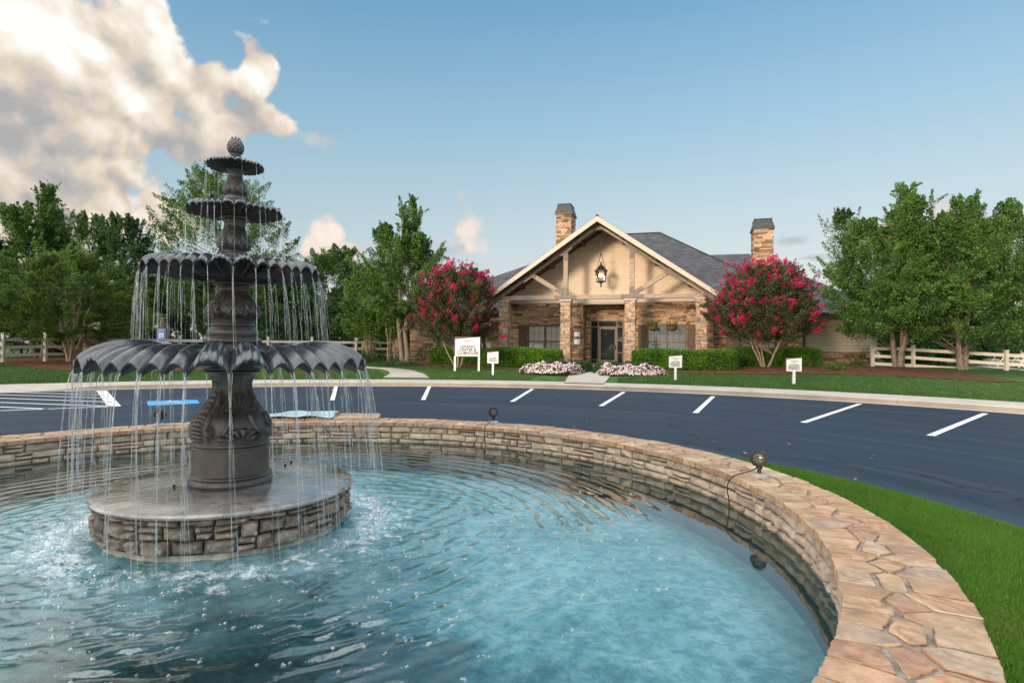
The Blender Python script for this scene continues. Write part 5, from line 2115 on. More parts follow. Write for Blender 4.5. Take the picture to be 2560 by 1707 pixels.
# porch columns
ledge_pale = stone_mat('pale ledge stone', [(p_, tuple(min(1, x * .78 + .13 * k_) for x, k_ in zip(c_, (1.12, .97, .85)))) for p_, c_ in LEDGE], grain=14.0, rough=0.8, bump=0.5)
for cx_ in (-5.60, -1.88, 1.79, 5.60):
    mb = MB()
    w_ = 0.27
    ledgestones(mb, cx_ - w_, cx_ + w_, 0.35, 4.24, lambda u, z, d: (u, 0.02 + 0.04 - d, z), hmin=0.06, hmax=0.17, lmin=0.09, lmax=0.30)
    ledgestones(mb, 0.06, 0.06 + 2 * w_, 0.35, 4.24, lambda u, z, d: (cx_ + w_ + d, u, z), hmin=0.06, hmax=0.17, lmin=0.09, lmax=0.30)
    ledgestones(mb, 0.06, 0.06 + 2 * w_, 0.35, 4.24, lambda u, z, d: (cx_ - w_ - d, u, z), hmin=0.06, hmax=0.17, lmin=0.09, lmax=0.30)
    ledgestones(mb, cx_ - w_, cx_ + w_, 0.35, 4.24, lambda u, z, d: (u, 0.06 + 2 * w_ + d, z), hmin=0.06, hmax=0.17, lmin=0.09, lmax=0.30)
    mb.box(cx_ - w_ + .003, cx_ + w_ - .003, 0.063, 0.057 + 2 * w_, 0.2, 4.24)
    co_ = mb.build('column', ledge_pale, club)
    mb = MB()
    mb.box(cx_ - 0.35, cx_ + 0.35, -0.02, 0.70, 4.245, 4.335)
    mb.build('cap_stone', trim, co_, bevel=0.01)
mb = MB()
ledgestones(mb, -14.20, -13.72, 0.3, 2.95, lambda u, z, d: (u, 3.0 - d, z), lmin=0.1, lmax=0.3)
ledgestones(mb, 3.0, 3.5, 0.3, 2.95, lambda u, z, d: (-13.72 + d, u, z), lmin=0.1, lmax=0.3)
mb.box(-14.19, -13.73, 3.003, 3.5, 0.2, 2.95)
mb.build('column', ledge, club)
mb = MB()
mb.box(-14.5, -13.0, 2.95, 3.25, 2.955, 3.35)
mb.build('porch_beam', timber, club)

# timber truss in the front plane
TY0, TY1 = 0.02, 0.32
tr = MB()
tr.box(-6.05, 6.05, TY0, TY1, 4.34, 4.585)


def rake(x):
    return 8.95 - SL * abs(x)


def truss_pc(pts_, y0=TY0, y1=TY1):
    tr.prism(pts_, y0, y1)


for s_ in (-1, 1):
    o_ = [(s_ * 0.001, 8.55), (s_ * 0.001, 8.26), (s_ * 0.24, 8.26), (s_ * 5.98, 8.05 - SL * 5.98 + 0.33), (s_ * 6.30, 4.40), (s_ * 6.38, 4.40), (s_ * 6.42, 8.55 - SL * 6.42 + 0.0)]
    pts_ = [(s_ * 0.001, 8.57), (s_ * 0.001, 8.27), (s_ * 0.22, 8.27), (s_ * 5.85, 8.27 - SL * 5.63), (s_ * 5.85, 4.59), (s_ * 6.06, 4.37), (s_ * 6.34, 4.37), (s_ * 6.34, 8.57 - SL * 6.34)]
    truss_pc(pts_ if s_ > 0 else pts_[::-1], TY0 - 0.03, TY1 - 0.03 - 0.003)
    truss_pc([(s_ * 1.88 - 0.13, 4.59), (s_ * 1.88 + 0.13, 4.59), (s_ * 1.88 + 0.13, 8.27 - SL * (1.66 + (0.13 if s_ > 0 else -0.13))), (s_ * 1.88 - 0.13, 8.27 - SL * (1.66 - (0.13 if s_ > 0 else -0.13)))], TY0 + 0.01, TY1 - 0.05)
    a_, b_ = Vector((s_ * 2.02, 4.66)), Vector((s_ * 3.98, 5.86))
    d_ = (b_ - a_).normalized()
    n_ = Vector((-d_.y, d_.x)) * 0.125
    truss_pc([tuple(a_ - n_), tuple(b_ - n_ + d_ * 0.1), tuple(b_ + n_ - d_ * 0.08), tuple(a_ + n_)], TY0 + 0.02, TY1 - 0.06)
tr.build('timber_truss', timber, club, bevel=0.006)
# steel joint plates with bolts
F_ = TY0 - 0.045


class PT(MB):
    pass


pt = PT()
tt_ = [o_ for o_ in club.children if o_.name == 'timber_truss'][0]


def flush():
    global pt
    if pt.v:
        pt.build('joint_plate', plate, tt_)
    pt = PT()



def plate_at(pts_, yy=F_):
    pt.prism(pts_, yy, yy + 0.03)


def bolts(cx__, cz_, n_x, n_z, sp=0.07):
    for i in range(n_x):
        for j in range(n_z):
            pt.lathe([(0.014, 0), (0.012, 0.012), (0, 0.014)], 8, (cx__ + (i - (n_x - 1) / 2) * sp, F_, cz_ + (j - (n_z - 1) / 2) * sp), axis=(0, -1, 0))


plate_at([(-0.34, 8.285), (0.34, 8.285), (0.34, 8.56 - SL * .34), (0, 8.565), (-0.34, 8.56 - SL * .34)], F_ - 0.006)
bolts(-0.24, 8.36, 2, 2)
bolts(0.24, 8.36, 2, 2)
flush()
for s_ in (-1, 1):
    x_ = s_ * 1.88
    for dz_, pts_ in ((0, [(x_ - 0.14, 4.35), (x_ + 0.14, 4.35), (x_ + 0.14, 5.02), (x_ - 0.14, 5.02)]),
                      (0, [(x_ - 0.62, 4.352), (x_ - 0.145, 4.352), (x_ - 0.145, 4.582), (x_ - 0.62, 4.582)]),
                      (0, [(x_ + 0.145, 4.352), (x_ + 0.62, 4.352), (x_ + 0.62, 4.582), (x_ + 0.145, 4.582)])):
        plate_at(pts_)
    bolts(x_, 4.88, 2, 2)
    bolts(x_ - 0.5, 4.467, 2, 2)
    bolts(x_ + 0.5, 4.467, 2, 2)
    flush()
    # where the strut meets post and rafter
    a_, b_ = Vector((s_ * 2.03, 4.66)), Vector((s_ * 3.98, 5.86))
    d_ = (b_ - a_).normalized()
    n_ = Vector((-d_.y, d_.x)) * 0.128
    plate_at([tuple(a_ - n_ * .95), tuple(a_ + d_ * .50 - n_ * .95), tuple(a_ + d_ * .50 + n_ * .95), tuple(a_ + n_ * .95)], F_ + 0.004)
    plate_at([tuple(b_ - d_ * .34 - n_ * .95), tuple(b_ + d_ * .02 - n_ * .95), tuple(b_ + d_ * .02 + n_ * .95), tuple(b_ - d_ * .34 + n_ * .95)], F_ + 0.004)
    bolts(s_ * 2.35, 4.86, 2, 2)
    flush()
    rd = Vector((s_ * 1.0, -SL)).normalized()
    rn = Vector((rd.y, -rd.x)) if s_ < 0 else Vector((-rd.y, rd.x))
    for xx, hl in ((1.88, 0.40), (4.05, 0.40), (5.95, 0.34)):
        c_ = Vector((s_ * xx, 8.42 - SL * xx + 0.0))
        w_ = 0.112
        q_ = [tuple(c_ - rd * hl - rn * w_), tuple(c_ + rd * hl - rn * w_), tuple(c_ + rd * hl + rn * w_), tuple(c_ - rd * hl + rn * w_)]
        plate_at(q_, F_ - 0.012)
        for k_ in (-1, 1):
            cc = c_ + rd * hl * 0.72 * k_
            pt.lathe([(0.016, 0), (0.013, 0.012), (0, 0.014)], 8, (cc.x, F_ - 0.012, cc.y + 0.035), axis=(0, -1, 0))
            pt.lathe([(0.016, 0), (0.013, 0.012), (0, 0.014)], 8, (cc.x, F_ - 0.012, cc.y - 0.04), axis=(0, -1, 0))
        flush()
    plate_at([(x_ - 0.138, 6.62), (x_ + 0.138, 6.62), (x_ + 0.138, 7.00), (x_ - 0.138, 7.00)], F_ + 0.002)
    bolts(x_, 6.74, 2, 2)
    flush()

# gable roof: shingles on top, dark boarded soffit below, cream rake boards at the front
def roof_face(vs, name='roof', parent=None, thick=0.0):
    """a roof plane with shingle coordinates along the eave and up the slope"""
    P = [Vector(v) for v in vs]
    n_ = (P[1] - P[0]).cross(P[2] - P[0]).normalized()
    if n_.z < 0:
        P = P[::-1]
        n_ = -n_
    e_ = Vector((-n_.y, n_.x, 0))
    if e_.length < 1e-4:
        e_ = Vector((1, 0, 0))
    e_.normalize()
    up = n_.cross(e_)
    return P, [(p_.dot(e_), p_.dot(up)) for p_ in P]


def roof_mesh(name, faces, parent, mat=None):
    vs, fs, uvs = [], [], []
    for f_ in faces:
        P, uv = roof_face(f_)
        b_ = len(vs)
        vs += [tuple(p_) for p_ in P]
        fs.append(tuple(range(b_, b_ + len(P))))
        uvs += uv
    me = bpy.data.meshes.new(name)
    me.from_pydata(vs, [], fs)
    ul = me.uv_layers.new(name='UVMap')
    for i, l_ in enumerate(me.loops):
        ul.data[i].uv = uvs[l_.vertex_index]
    return link_mesh(name, me, mat or shingle, parent)


YF = -0.62
T = 9.0
gz_ = lambda x, off=0.0: 8.95 + off - SL * abs(x)
gfaces = [[(-6.5, YF, gz_(6.5)), (0, YF, 8.95), (0, T + 2, 8.95), (-6.5, T, gz_(6.5))],
          [(0, YF, 8.95), (6.5, YF, gz_(6.5)), (6.5, T, gz_(6.5)), (0, T + 2, 8.95)]]
gable_roof = roof_mesh('gable_roof', gfaces, club)
mb = MB()
mb.tube([(0, YF - 0.01, 8.955), (0, T, 8.955)], 0.06, 8)
mb.build('ridge_cap', shingle, gable_roof)
mb = MB()
for s_ in (-1, 1):
    a_ = [(s_ * 0.0, 8.84), (s_ * 6.40, 8.84 - SL * 6.40), (s_ * 6.40, 8.79 - SL * 6.40), (s_ * 0.0, 8.79)]
    mb.prism(a_ if s_ < 0 else a_[::-1], YF + 0.05, 3.2)
mb.build('soffit_boards', soffit, gable_roof)
for s_ in (-1, 1):
    for xx in (1.2, 3.1, 5.0):
        mb = MB()
        zc = 8.79 - SL * xx
        p0, p1 = Vector((s_ * xx, TY1 + 0.003, zc - 0.10)), Vector((s_ * xx, YW - 0.03, zc - 0.10))
        mb.bar(p0, p1, 0.16, 0.20, up=(0, 0, 1))
        mb.build('purlin', soffit, gable_roof)
mb = MB()
for s_ in (-1, 1):
    a_ = [(s_ * 0.0, 8.935), (s_ * 6.49, 8.935 - SL * 6.49), (s_ * 6.41, 8.66 - SL * 6.41), (s_ * 0.0, 8.62)]
    mb.prism(a_ if s_ < 0 else a_[::-1], YF + 0.005, YF + 0.045)
mb.build('rake_board', trim, gable_roof)
mb = MB()
for s_ in (-1, 1):
    mb.box(min(s_ * 6.40, s_ * 6.50), max(s_ * 6.40, s_ * 6.50), YF + 0.05, 3.0, 4.38, 4.50)
mb.build('eave_board', timber, gable_roof)

# hipped roofs behind
ZE = 3.86
A = dict(x0=-9.2, x1=11.75, y0=2.15, yr=11.0, zr=10.02)
zA = lambda y: ZE + .04 + (A['zr'] - ZE - .04) * (y - A['y0']) / (A['yr'] - A['y0'])
ra = [(A['x0'], A['y0'], ZE + .04), (-6.45, A['y0'], ZE + .04), (-6.45, 3.9, zA(3.9)), (6.45, 3.9, zA(3.9)), (6.45, A['y0'], ZE + .04), (A['x1'], A['y0'], ZE + .04), (2.95, A['yr'], A['zr']), (-0.4, A['yr'], A['zr'])]
yb = 20.0
fa_ = [[(-6.52, A['y0'], ZE + .04)][:0] + ra,
       [(A['x1'], A['y0'], ZE + .04), (A['x1'], yb, ZE + .04), (2.95, A['yr'], A['zr'])],
       [(A['x0'], yb, ZE + .04), (A['x0'], A['y0'], ZE + .04), (-0.4, A['yr'], A['zr'])],
       [(A['x1'], yb, ZE + .04), (A['x0'], yb, ZE + .04), (-0.4, A['yr'], A['zr']), (2.95, A['yr'], A['zr'])]]
fb_ = [[(-15.1, 2.4, 3.62), (-6.5, 2.54, 3.62), (-6.5, 6.0, 5.35), (-6.7, 11.0, 8.05)], [(6.5, 2.75, 3.62), (15.6, 2.9, 3.62), (9.1, 12.0, 8.42), (6.5, 12.0, 8.42)],
       [(-6.5, 6.0, 5.35), (6.5, 6.0, 5.35), (6.5, 12.0, 8.42), (-6.7, 11.0, 8.05)],
       [(15.6, 2.9, 3.62), (15.6, 20, 3.62), (9.1, 12.0, 8.42)],
       [(-15.1, 20, 3.62), (-15.1, 2.4, 3.62), (-6.7, 11.0, 8.05)]]
main_roof = roof_mesh('hip_roof', [fa_[1], fa_[2], fa_[3]] + [fa_[0]], club)
wing_roof = roof_mesh('wing_roof', fb_, club)
mb = MB()
mb.tube([(2.95, 11.0, 10.03), (11.75, 2.15, 3.92)], 0.05, 6)
mb.tube([(2.95, 11.0, 10.03), (-0.4, 11.0, 10.03)], 0.05, 6)
mb.build('ridge_cap', shingle, main_roof)
# front eaves: gutter, fascia, soffit (left and right of the gable)
for b_ in ((6.55, 11.72, 2.10, 2.20, 3.72, 3.88), (-9.1, -6.55, 2.10, 2.20, 3.72, 3.88), (11.8, 15.6, 2.86, 2.96, 3.48, 3.62), (-15.1, -9.15, 2.34, 2.44, 3.48, 3.62)):
    mb = MB()
    mb.box(*b_)
    mb.build('gutter', bronze, club)
for b_ in ((6.55, 11.7, 2.21, 3.0, 3.74, 3.78), (-9.1, -6.55, 2.21, 3.0, 3.70, 3.74), (11.26, 15.6, 2.97, 3.94, 3.565, 3.60), (-15.0, -9.15, 2.45, 3.0, 3.48, 3.52)):
    mb = MB()
    mb.box(*b_)
    mb.build('eave_soffit', trim, club)
for b_ in ((6.4, 11.2, 2.90, 2.955, 3.50, 3.735), (-13.0, -6.45, 2.90, 2.955, 3.30, 3.475)):
    mb = MB()
    mb.box(*b_)
    mb.build('frieze', trim, club)
mb = MB()
mb.box(11.10, 11.22, 2.84, 2.94, 0.5, 3.72)
mb.build('downspout', bronze, club)
mb = MB()
mb.box(-11.05, -10.92, 2.84, 2.94, 0.5, 3.5)
mb.build('downspout', bronze, club)


def chimney(x0, x1, y0, y1, z0, z1, zt, taper):
    mb_ = MB()
    ledgestones(mb_, x0, x1, z0, z1, lambda u, z, d: (u, y0 - d, z))
    ledgestones(mb_, y0, y1, z0, z1, lambda u, z, d: (x1 + d, u, z))
    ledgestones(mb_, y0, y1, z0, z1, lambda u, z, d: (x0 - d, u, z))
    mb_.box(x0 + .003, x1 - .003, y0 + .003, y1, z0, z1)
    c_ = mb_.build('chimney', ledge, club)
    h_ = MB()
    o_ = 0.09
    h_.box(x0 - o_, x1 + o_, y0 - o_, y1 + o_, z1 + .002, z1 + 0.09)
    lo_ = [(x0 - o_, y0 - o_), (x1 + o_, y0 - o_), (x1 + o_, y1 + o_), (x0 - o_, y1 + o_)]
    hi_ = [(x0 + taper, y0 + taper), (x1 - taper, y0 + taper), (x1 - taper, y1 - taper), (x0 + taper, y1 - taper)]
    h_.add([(x, y, z1 + 0.095) for x, y in lo_] + [(x, y, zt) for x, y in hi_], [(0, 1, 5, 4), (1, 2, 6, 5), (2, 3, 7, 6), (3, 0, 4, 7), (4, 5, 6, 7)])
    h_.box(x0 + taper - .03, x1 - taper + .03, y0 + taper - .03, y1 - taper + .03, zt + .002, zt + 0.05)
    h_.build('hood', chimcap, c_)


chimney(-3.70, -2.68, 6.0, 7.6, 5.0, 10.62, 11.32, 0.08)
chimney(8.84, 9.94, 6.0, 7.5, 4.5, 9.02, 9.64, 0.06)


def double_window(x0, x1, y, z0, z1, blinds, muntin=True):
    """a pair of sash windows under one frame"""
    f_ = MB()
    t = 0.075
    f_.box(x0, x0 + t, y - .05, y + .10, z0, z1)
    f_.box(x1 - t, x1, y - .05, y + .10, z0, z1)
    f_.box(x0 + t, x1 - t, y - .05, y + .10, z1 - t, z1)
    f_.box(x0 + t, x1 - t, y - .05, y + .10, z0, z0 + t)
    xm = (x0 + x1) / 2
    f_.box(xm - .06, xm + .06, y - .05, y + .10, z0 + t, z1 - t)
    w_ = f_.build('window', framem, club)
    s_ = MB()
    zm = z0 + (z1 - z0) * 0.47
    for a_, b_ in ((x0 + t, xm - .06), (xm + .06, x1 - t)):
        s_.box(a_, b_, y + .0, y + .05, zm - .025, zm + .025)
        wd = b_ - a_
        for k_ in (1, 2):
            s_.box(a_ + wd * k_ / 3 - .01, a_ + wd * k_ / 3 + .01, y + .012, y + .034, z0 + t, zm - .026)
            s_.box(a_ + wd * k_ / 3 - .01, a_ + wd * k_ / 3 + .01, y + .012, y + .034, zm + .026, z1 - t)
        s_.box(a_, b_, y + .012 - .002, y + .036, (zm + z1) / 2 - .03, (zm + z1) / 2 - .01)
    s_.build('sash_bars', framem, w_)
    p_ = MB()
    p_.box(x0 + t, x1 - t, y + .055, y + .062, z0 + t, z1 - t)
    if blinds is None:
        p_.build('pane', darkglass, w_)
    else:
        p_.build('pane', lampglass, w_)
        b__ = MB()
        b__.box(x0 + t, x1 - t, y + .12, y + .135, z0 + t, z1 - t)
        b__.build('blinds', blinds, w_)
    k_ = MB()
    k_.box(x0 - .05, x1 + .05, y - .10, y + .0, z0 - .08, z0 - .003)
    k_.build('sill', trim, w_)
    return w_


double_window(-4.74, -2.50, YW, 1.02, 3.00, blind)
double_window(2.58, 4.82, YW, 1.02, 3.00, blinddark)
double_window(-9.80, -7.28, YL, 1.02, 3.02, None)
double_window(7.62, 9.72, YR, 1.02, 2.98, blinddark)


def shutter(x0, x1, y, z0, z1):
    m_ = MB()
    n_ = 4
    w_ = (x1 - x0) / n_
    for k_ in range(n_):
        m_.box(x0 + k_ * w_ + .004, x0 + (k_ + 1) * w_ - .004, y - .085, y - .05, z0, z1)
    for zz_ in (z0 + .12, z1 - .34):
        m_.box(x0, x1, y - .115, y - .087, zz_, zz_ + .16)
    m_.build('shutter', shutterm, club)


for x0, x1, y in ((-5.32, -4.78, YW), (-2.46, -2.20, YW), (2.04, 2.54, YW), (4.86, 5.38, YW), (-7.24, -6.72, YL), (-10.36, -9.84, YL), (7.02, 7.58, YR), (9.76, 10.32, YR)):
    shutter(x0, x1, y, 1.05, 2.98)

# entrance: bronze frame, side lights, one glazed leaf
X0, X1, ZD = -0.96, 1.10, 3.30
dr = MB()
yy = YD + 0.02
for x_ in (X0, -0.50, 0.66, X1 - .07):
    dr.box(x_, x_ + .07, yy, yy + .12, FLOOR, ZD)
for a_, b_ in ((X0 + .07, -0.50), (-0.43, 0.66), (0.73, X1 - .07)):
    dr.box(a_, b_, yy + .002, yy + .118, ZD - .08, ZD)
    dr.box(a_, b_, yy + .002, yy + .118, 2.86, 2.92)
dr.box(0.73, X1 - .07, yy + .002, yy + .118, 2.02, 2.09)
dr.box(0.73, X1 - .07, yy + .002, yy + .118, 1.26, 1.32)
dr.box(X0 + .07, -0.50, yy + .002, yy + .118, 0.80, 0.87)
door = dr.build('entrance_frame', framem, club)
m_ = MB()
m_.box(-0.43, -0.32, yy + .03, yy + .09, FLOOR + .02, 2.86)
m_.box(0.55, 0.66, yy + .03, yy + .09, FLOOR + .02, 2.86)
m_.box(-0.32, 0.55, yy + .032, yy + .088, 2.74, 2.86)
m_.box(-0.32, 0.55, yy + .032, yy + .088, FLOOR + .02, FLOOR + .30)
m_.build('door_leaf', framem, door)
m_ = MB()
m_.tube([(0.60, yy + .03, 1.45), (0.60, yy - .03, 1.47), (0.60, yy - .03, 1.75), (0.60, yy + .03, 1.77)], 0.014, 8)
m_.build('door_handle', blackmetal, door, True)
m_ = MB()
m_.box(X0 + .07, X1 - .07, yy + .055, yy + .062, FLOOR + .02, ZD - .08)
m_.build('glass', darkglass, door)

# notice board on the stone beside the entrance
nb = thing('notice_board', 'small framed notice board on the stone left of the entrance door', 'notice board', (*bw(-1.60, YW - 0.06), 2.10), BYAW)
m_ = MB()
for a_ in ((-.24, .24, .44, .48), (-.24, .24, -.36, -.32), (-.24, -.20, -.32, .44), (.20, .24, -.32, .44)):
    m_.box(a_[0], a_[1], -.05, .02, a_[2], a_[3])
m_.build('frame', framem, nb)
m_ = MB()
m_.box(-.20, .20, -.02, .02, -.32, .44)
m_.build('panel', signwhite, nb)
m_ = MB()
m_.box(-.17, .17, -.026, -.0203, 0.0, .16)
m_.build('dark_band', shutterm, nb)

# lantern in the gable
LZ = 7.05
lt = thing('hanging_lantern', 'large black lantern with lit candle bulbs hanging in the front gable', 'lantern', (*bw(0.02, 1.05), 0), BYAW)
m_ = MB()
m_.tube([(0, 0, 8.76), (0, 0, 7.04)], 0.016, 6)
m_.lathe([(0.02, 6.98), (0.06, 7.0), (0.05, 7.05), (0.0, 7.08)], 12)
for k_ in range(4):
    a_ = PI / 4 + k_ * PI / 2
    m_.tube([(0.03 * math.cos(a_), 0.03 * math.sin(a_), 7.02), (0.37 * math.cos(a_), 0.37 * math.sin(a_), 6.10)], 0.010, 6)
m_.build('hanger', blackmetal, lt, auto=40)
m_ = MB()
m_.lathe([(0.40, 6.05), (0.40, 6.08), (0.26, 6.17), (0.17, 6.30), (0.10, 6.36), (0.085, 6.42), (0.04, 6.45), (0.055, 6.50), (0.04, 6.56), (0.0, 6.60)], 6)
m_.build('roof', blackmetal, lt)
m_ = MB()
for k_ in range(6):
    a_ = 2 * PI * k_ / 6
    c_, s_ = math.cos(a_), math.sin(a_)
    m_.tube([(0.34 * c_, 0.34 * s_, 6.05), (0.26 * c_, 0.26 * s_, 5.46)], 0.013, 6)
m_.lathe([(0.02, 5.10), (0.05, 5.14), (0.035, 5.20), (0.05, 5.26), (0.03, 5.30), (0.06, 5.34), (0.30, 5.42), (0.30, 5.47), (0.27, 5.475)], 6)
m_.build('cage', blackmetal, lt)
m_ = MB()
m_.lathe([(0.255, 5.48), (0.325, 6.04)], 6)
m_.f = m_.f[:6]
m_.build('glass', lampglass, lt)
m_ = MB()
for k_ in range(4):
    a_ = 2 * PI * k_ / 4 + .3
    m_.tube([(0.0, 0.0, 5.50), (0.10 * math.cos(a_), 0.10 * math.sin(a_), 5.54), (0.10 * math.cos(a_), 0.10 * math.sin(a_), 5.70)], 0.014, 6)
m_.tube([(0, 0, 5.47), (0, 0, 6.06)], 0.010, 6)
m_.build('candle_arms', blackmetal, lt)
m_ = MB()
for k_ in range(4):
    a_ = 2 * PI * k_ / 4 + .3
    m_.lathe([(0.018, 5.70), (0.032, 5.76), (0.022, 5.84), (0.0, 5.90)], 8, (0.10 * math.cos(a_), 0.10 * math.sin(a_), 0))
m_.build('bulbs', flame, lt, True)


# ------------------------------------------------------------------ vegetation
def leaf_quads(C, size, flat=0.0, asp=0.5):
    """one diamond leaf per centre, turned at random"""
    n_ = len(C)
    a = rng.normal(size=(n_, 3))
    if flat:
        a[:, 2] *= (1 - flat)
    a /= np.linalg.norm(a, axis=1)[:, None] + 1e-9
    b = np.cross(a, rng.normal(size=(n_, 3)))
    b /= np.linalg.norm(b, axis=1)[:, None] + 1e-9
    s_ = (size * rng.uniform(0.65, 1.3, n_))[:, None]
    a, b = a * s_ * 0.5, b * s_ * 0.5 * asp
    V_ = np.stack([C - a, C + b - a * 0.1, C + a, C - b - a * 0.1], 1).reshape(-1, 3)
    return V_, np.arange(4 * n_).reshape(n_, 4)


def along(p0, p1, n_, r0, r1, dens_end=1.0):
    """leaf centres round a shoot from p0 to p1, the sleeve narrowing towards the tip"""
    t = rng.uniform(0, 1, n_) ** dens_end
    c = p0[None] * (1 - t[:, None]) + p1[None] * t[:, None]
    d_ = rng.normal(size=(n_, 3))
    d_ /= np.linalg.norm(d_, axis=1)[:, None]
    rad = (r0 * (1 - t) + r1 * t) * rng.uniform(0.25, 1.0, n_) ** 0.5
    return c + d_ * rad[:, None]


def branchy(mb_, p, q, r0, r1, bend, n_=6, k=6):
    p, q = Vector(p), Vector(q)
    d_ = q - p
    off = Vector((random.uniform(-1, 1), random.uniform(-1, 1), 0)) * bend * d_.length
    pts_ = [p + d_ * t + off * math.sin(PI * t) + Vector((random.uniform(-1, 1), random.uniform(-1, 1), 0)) * bend * .25 * d_.length * (0 < t < 1) for t in np.linspace(0, 1, n_)]
    mb_.tube(pts_, [r0 + (r1 - r0) * i / (n_ - 1) for i in range(n_)], k, caps=False)
    return pts_


def tree(name, label, cat, loc, H, W, hb, leaf, barkm, nshoot=70, nleaf=330, lsize=0.11, kind='spire', stems=3, stem_r=0.11, group=None, lean=0.0,
         flowers=None, nflow=0, fsize=0.07, seed=1, leaders=0, depth=None, gaps=0.0, spread=0.35, sleeve=0.3, zig=0.05):
    """trunk and limbs as one mesh, crown as a cloud of single leaves gathered on shoots; W is the crown's half width"""
    global rng
    rng = np.random.default_rng(seed)
    random.seed(seed)
    root = thing(name, label, cat, loc, 0, group)
    tb = MB()
    Wd = depth or W
    cr = H - hb
    tops = []
    for i in range(stems):
        a = 2 * PI * i / stems + random.uniform(-.5, .5)
        r0 = 0.0 if stems == 1 else stem_r * 0.9
        if kind == 'vase':
            tip = Vector((math.cos(a) * W * random.uniform(.35, .6), math.sin(a) * Wd * random.uniform(.35, .6), hb + cr * random.uniform(.25, .5)))
        else:
            tip = Vector((math.cos(a) * W * spread * random.uniform(.5, 1.1), math.sin(a) * Wd * spread * random.uniform(.5, 1.1), H * random.uniform(.72, .9)))
        if stems == 1:
            tip.x *= .3
            tip.y *= .3
        tip.x += lean * H
        tops.append(branchy(tb, (r0 * math.cos(a), r0 * math.sin(a), -0.15), tip, stem_r, stem_r * .22, zig, 9, 8))
    C, FLW = [], []
    LD = []
    for i in range(leaders):
        a = 2 * PI * i / leaders + random.uniform(-.4, .4)
        q = (0.12 if i == 0 else random.uniform(.42, .80))
        LD.append((math.cos(a) * W * q, math.sin(a) * Wd * q, H * (1.0 if i == 0 else random.uniform(.80, .99) - .08 * q)))
    prof_h = [0, .12, .3, .5, .7, .86, 1.0]
    prof_r = {'spire': [.62, .96, 1.0, .92, .74, .50, .22], 'oval': [.45, .85, 1.0, .98, .82, .55, .2],
              'vase': [.70, .93, 1.0, .98, .90, .70, .38], 'dome': [.75, .97, 1.0, .93, .78, .55, .2]}[kind]
    for i in range(nshoot):
        f_ = (i + random.random()) / nshoot
        f_ = f_ ** 0.92
        a = random.uniform(0, 2 * PI)
        env = np.interp(f_, prof_h, prof_r)
        q_ = random.uniform(0.12, 1.0) ** 0.42
        lump = 1 + 0.16 * math.sin(3 * a + seed) * math.sin(5 * f_ + seed) + 0.10 * math.sin(7 * a + 2 * seed)
        x, y, z = math.cos(a) * W * env * q_ * .95 * lump, math.sin(a) * Wd * env * q_ * .95 * lump, hb + f_ * cr * .90
        top_ = H
        if LD and f_ > .42:
            lx, ly, top_ = LD[i % len(LD)]
            k9 = min(1.0, (f_ - .42) / .25)
            rr9 = W * (.36 - .26 * f_) * random.uniform(0, 1) ** .5
            a9 = random.uniform(0, 2 * PI)
            x = x * (1 - k9) + k9 * (lx + rr9 * math.cos(a9))
            y = y * (1 - k9) + k9 * (ly + rr9 * math.sin(a9))
            z = min(z, top_ * .93)
        p0 = np.array([x + lean * z, y, z])
        if kind == 'spire':
            o2 = max(0.0, 1 - f_ * 1.7)
            d_ = np.array([math.cos(a) * (random.uniform(.05, .45) + o2), math.sin(a) * (random.uniform(.05, .45) + o2), 1.0 - .75 * o2])
            L_ = random.uniform(.10, .22) * H * (0.75 + 0.6 * f_)
            if f_ > .72 and random.random() < .35:
                continue
            if z + L_ > top_ * 1.02:
                L_ = max(0.4, (top_ - z) * random.uniform(.7, 1.05))
        elif kind in ('vase', 'dome'):
            o_ = np.array([x * .9, y * .9, (z - hb * .55) * .8])
            d_ = o_ / (np.linalg.norm(o_) + .01) + rng.normal(size=3) * .22
            L_ = random.uniform(.10, .17) * H
        else:
            d_ = np.array([math.cos(a) * random.uniform(.2, .9), math.sin(a) * random.uniform(.2, .9), random.uniform(.35, 1.0)])
            L_ = random.uniform(.09, .17) * H
        d_ = d_ / np.linalg.norm(d_)
        p1 = p0 + d_ * L_
        nl = int(nleaf * 1.45 * random.uniform(.6, 1.3))
        sl_ = sleeve * random.uniform(.75, 1.3) * (1 - .35 * f_ * (kind == 'spire'))
        C.append(along(p0 - d_ * .2 * L_, p1, nl, sl_ * 1.15, sl_ * .18))
        # side tufts
        for _ in range(2):
            t_ = random.uniform(.1, .7)
            s_ = rng.normal(size=3)
            s_[2] = abs(s_[2]) * .6
            s_ /= np.linalg.norm(s_)
            C.append(along(p0 + d_ * L_ * t_, p0 + d_ * L_ * t_ + s_ * L_ * .45, nl // 4, sl_ * .6, sl_ * .12))
        st = tops[i % stems]
        k_ = min(range(len(st)), key=lambda j_: (st[j_] - Vector(p0 * np.array([1, 1, 1.0])) + Vector((0, 0, .35 * H * .3))).length)
        if i % 5 == 0:
            branchy(tb, st[k_], p0, stem_r * .22, 0.010, .08, 4, 5)
        if flowers and (q_ > .52 or f_ > .7) and random.random() < nflow:
            n_f = random.randint(1, 3)
            for _ in range(n_f):
                tipp = p1 + rng.normal(size=3) * .13
                k9 = random.uniform(.6, 1.5)
                FLW.append(along(tipp - d_ * .07 * k9, tipp + d_ * .08 * k9, int(random.randint(20, 46) * k9 ** 2), .12 * k9, .06 * k9))
    C = np.concatenate(C)
    if gaps:
        gsel = np.sin(C[:, 0] * 2.7 + seed) * np.sin(C[:, 1] * 2.3) * np.sin(C[:, 2] * 3.1 + seed * 2)
        C = C[gsel < 1 - gaps]
    C = C[C[:, 2] < H * (1.0 + .02 * np.sin(C[:, 0] * 9))]
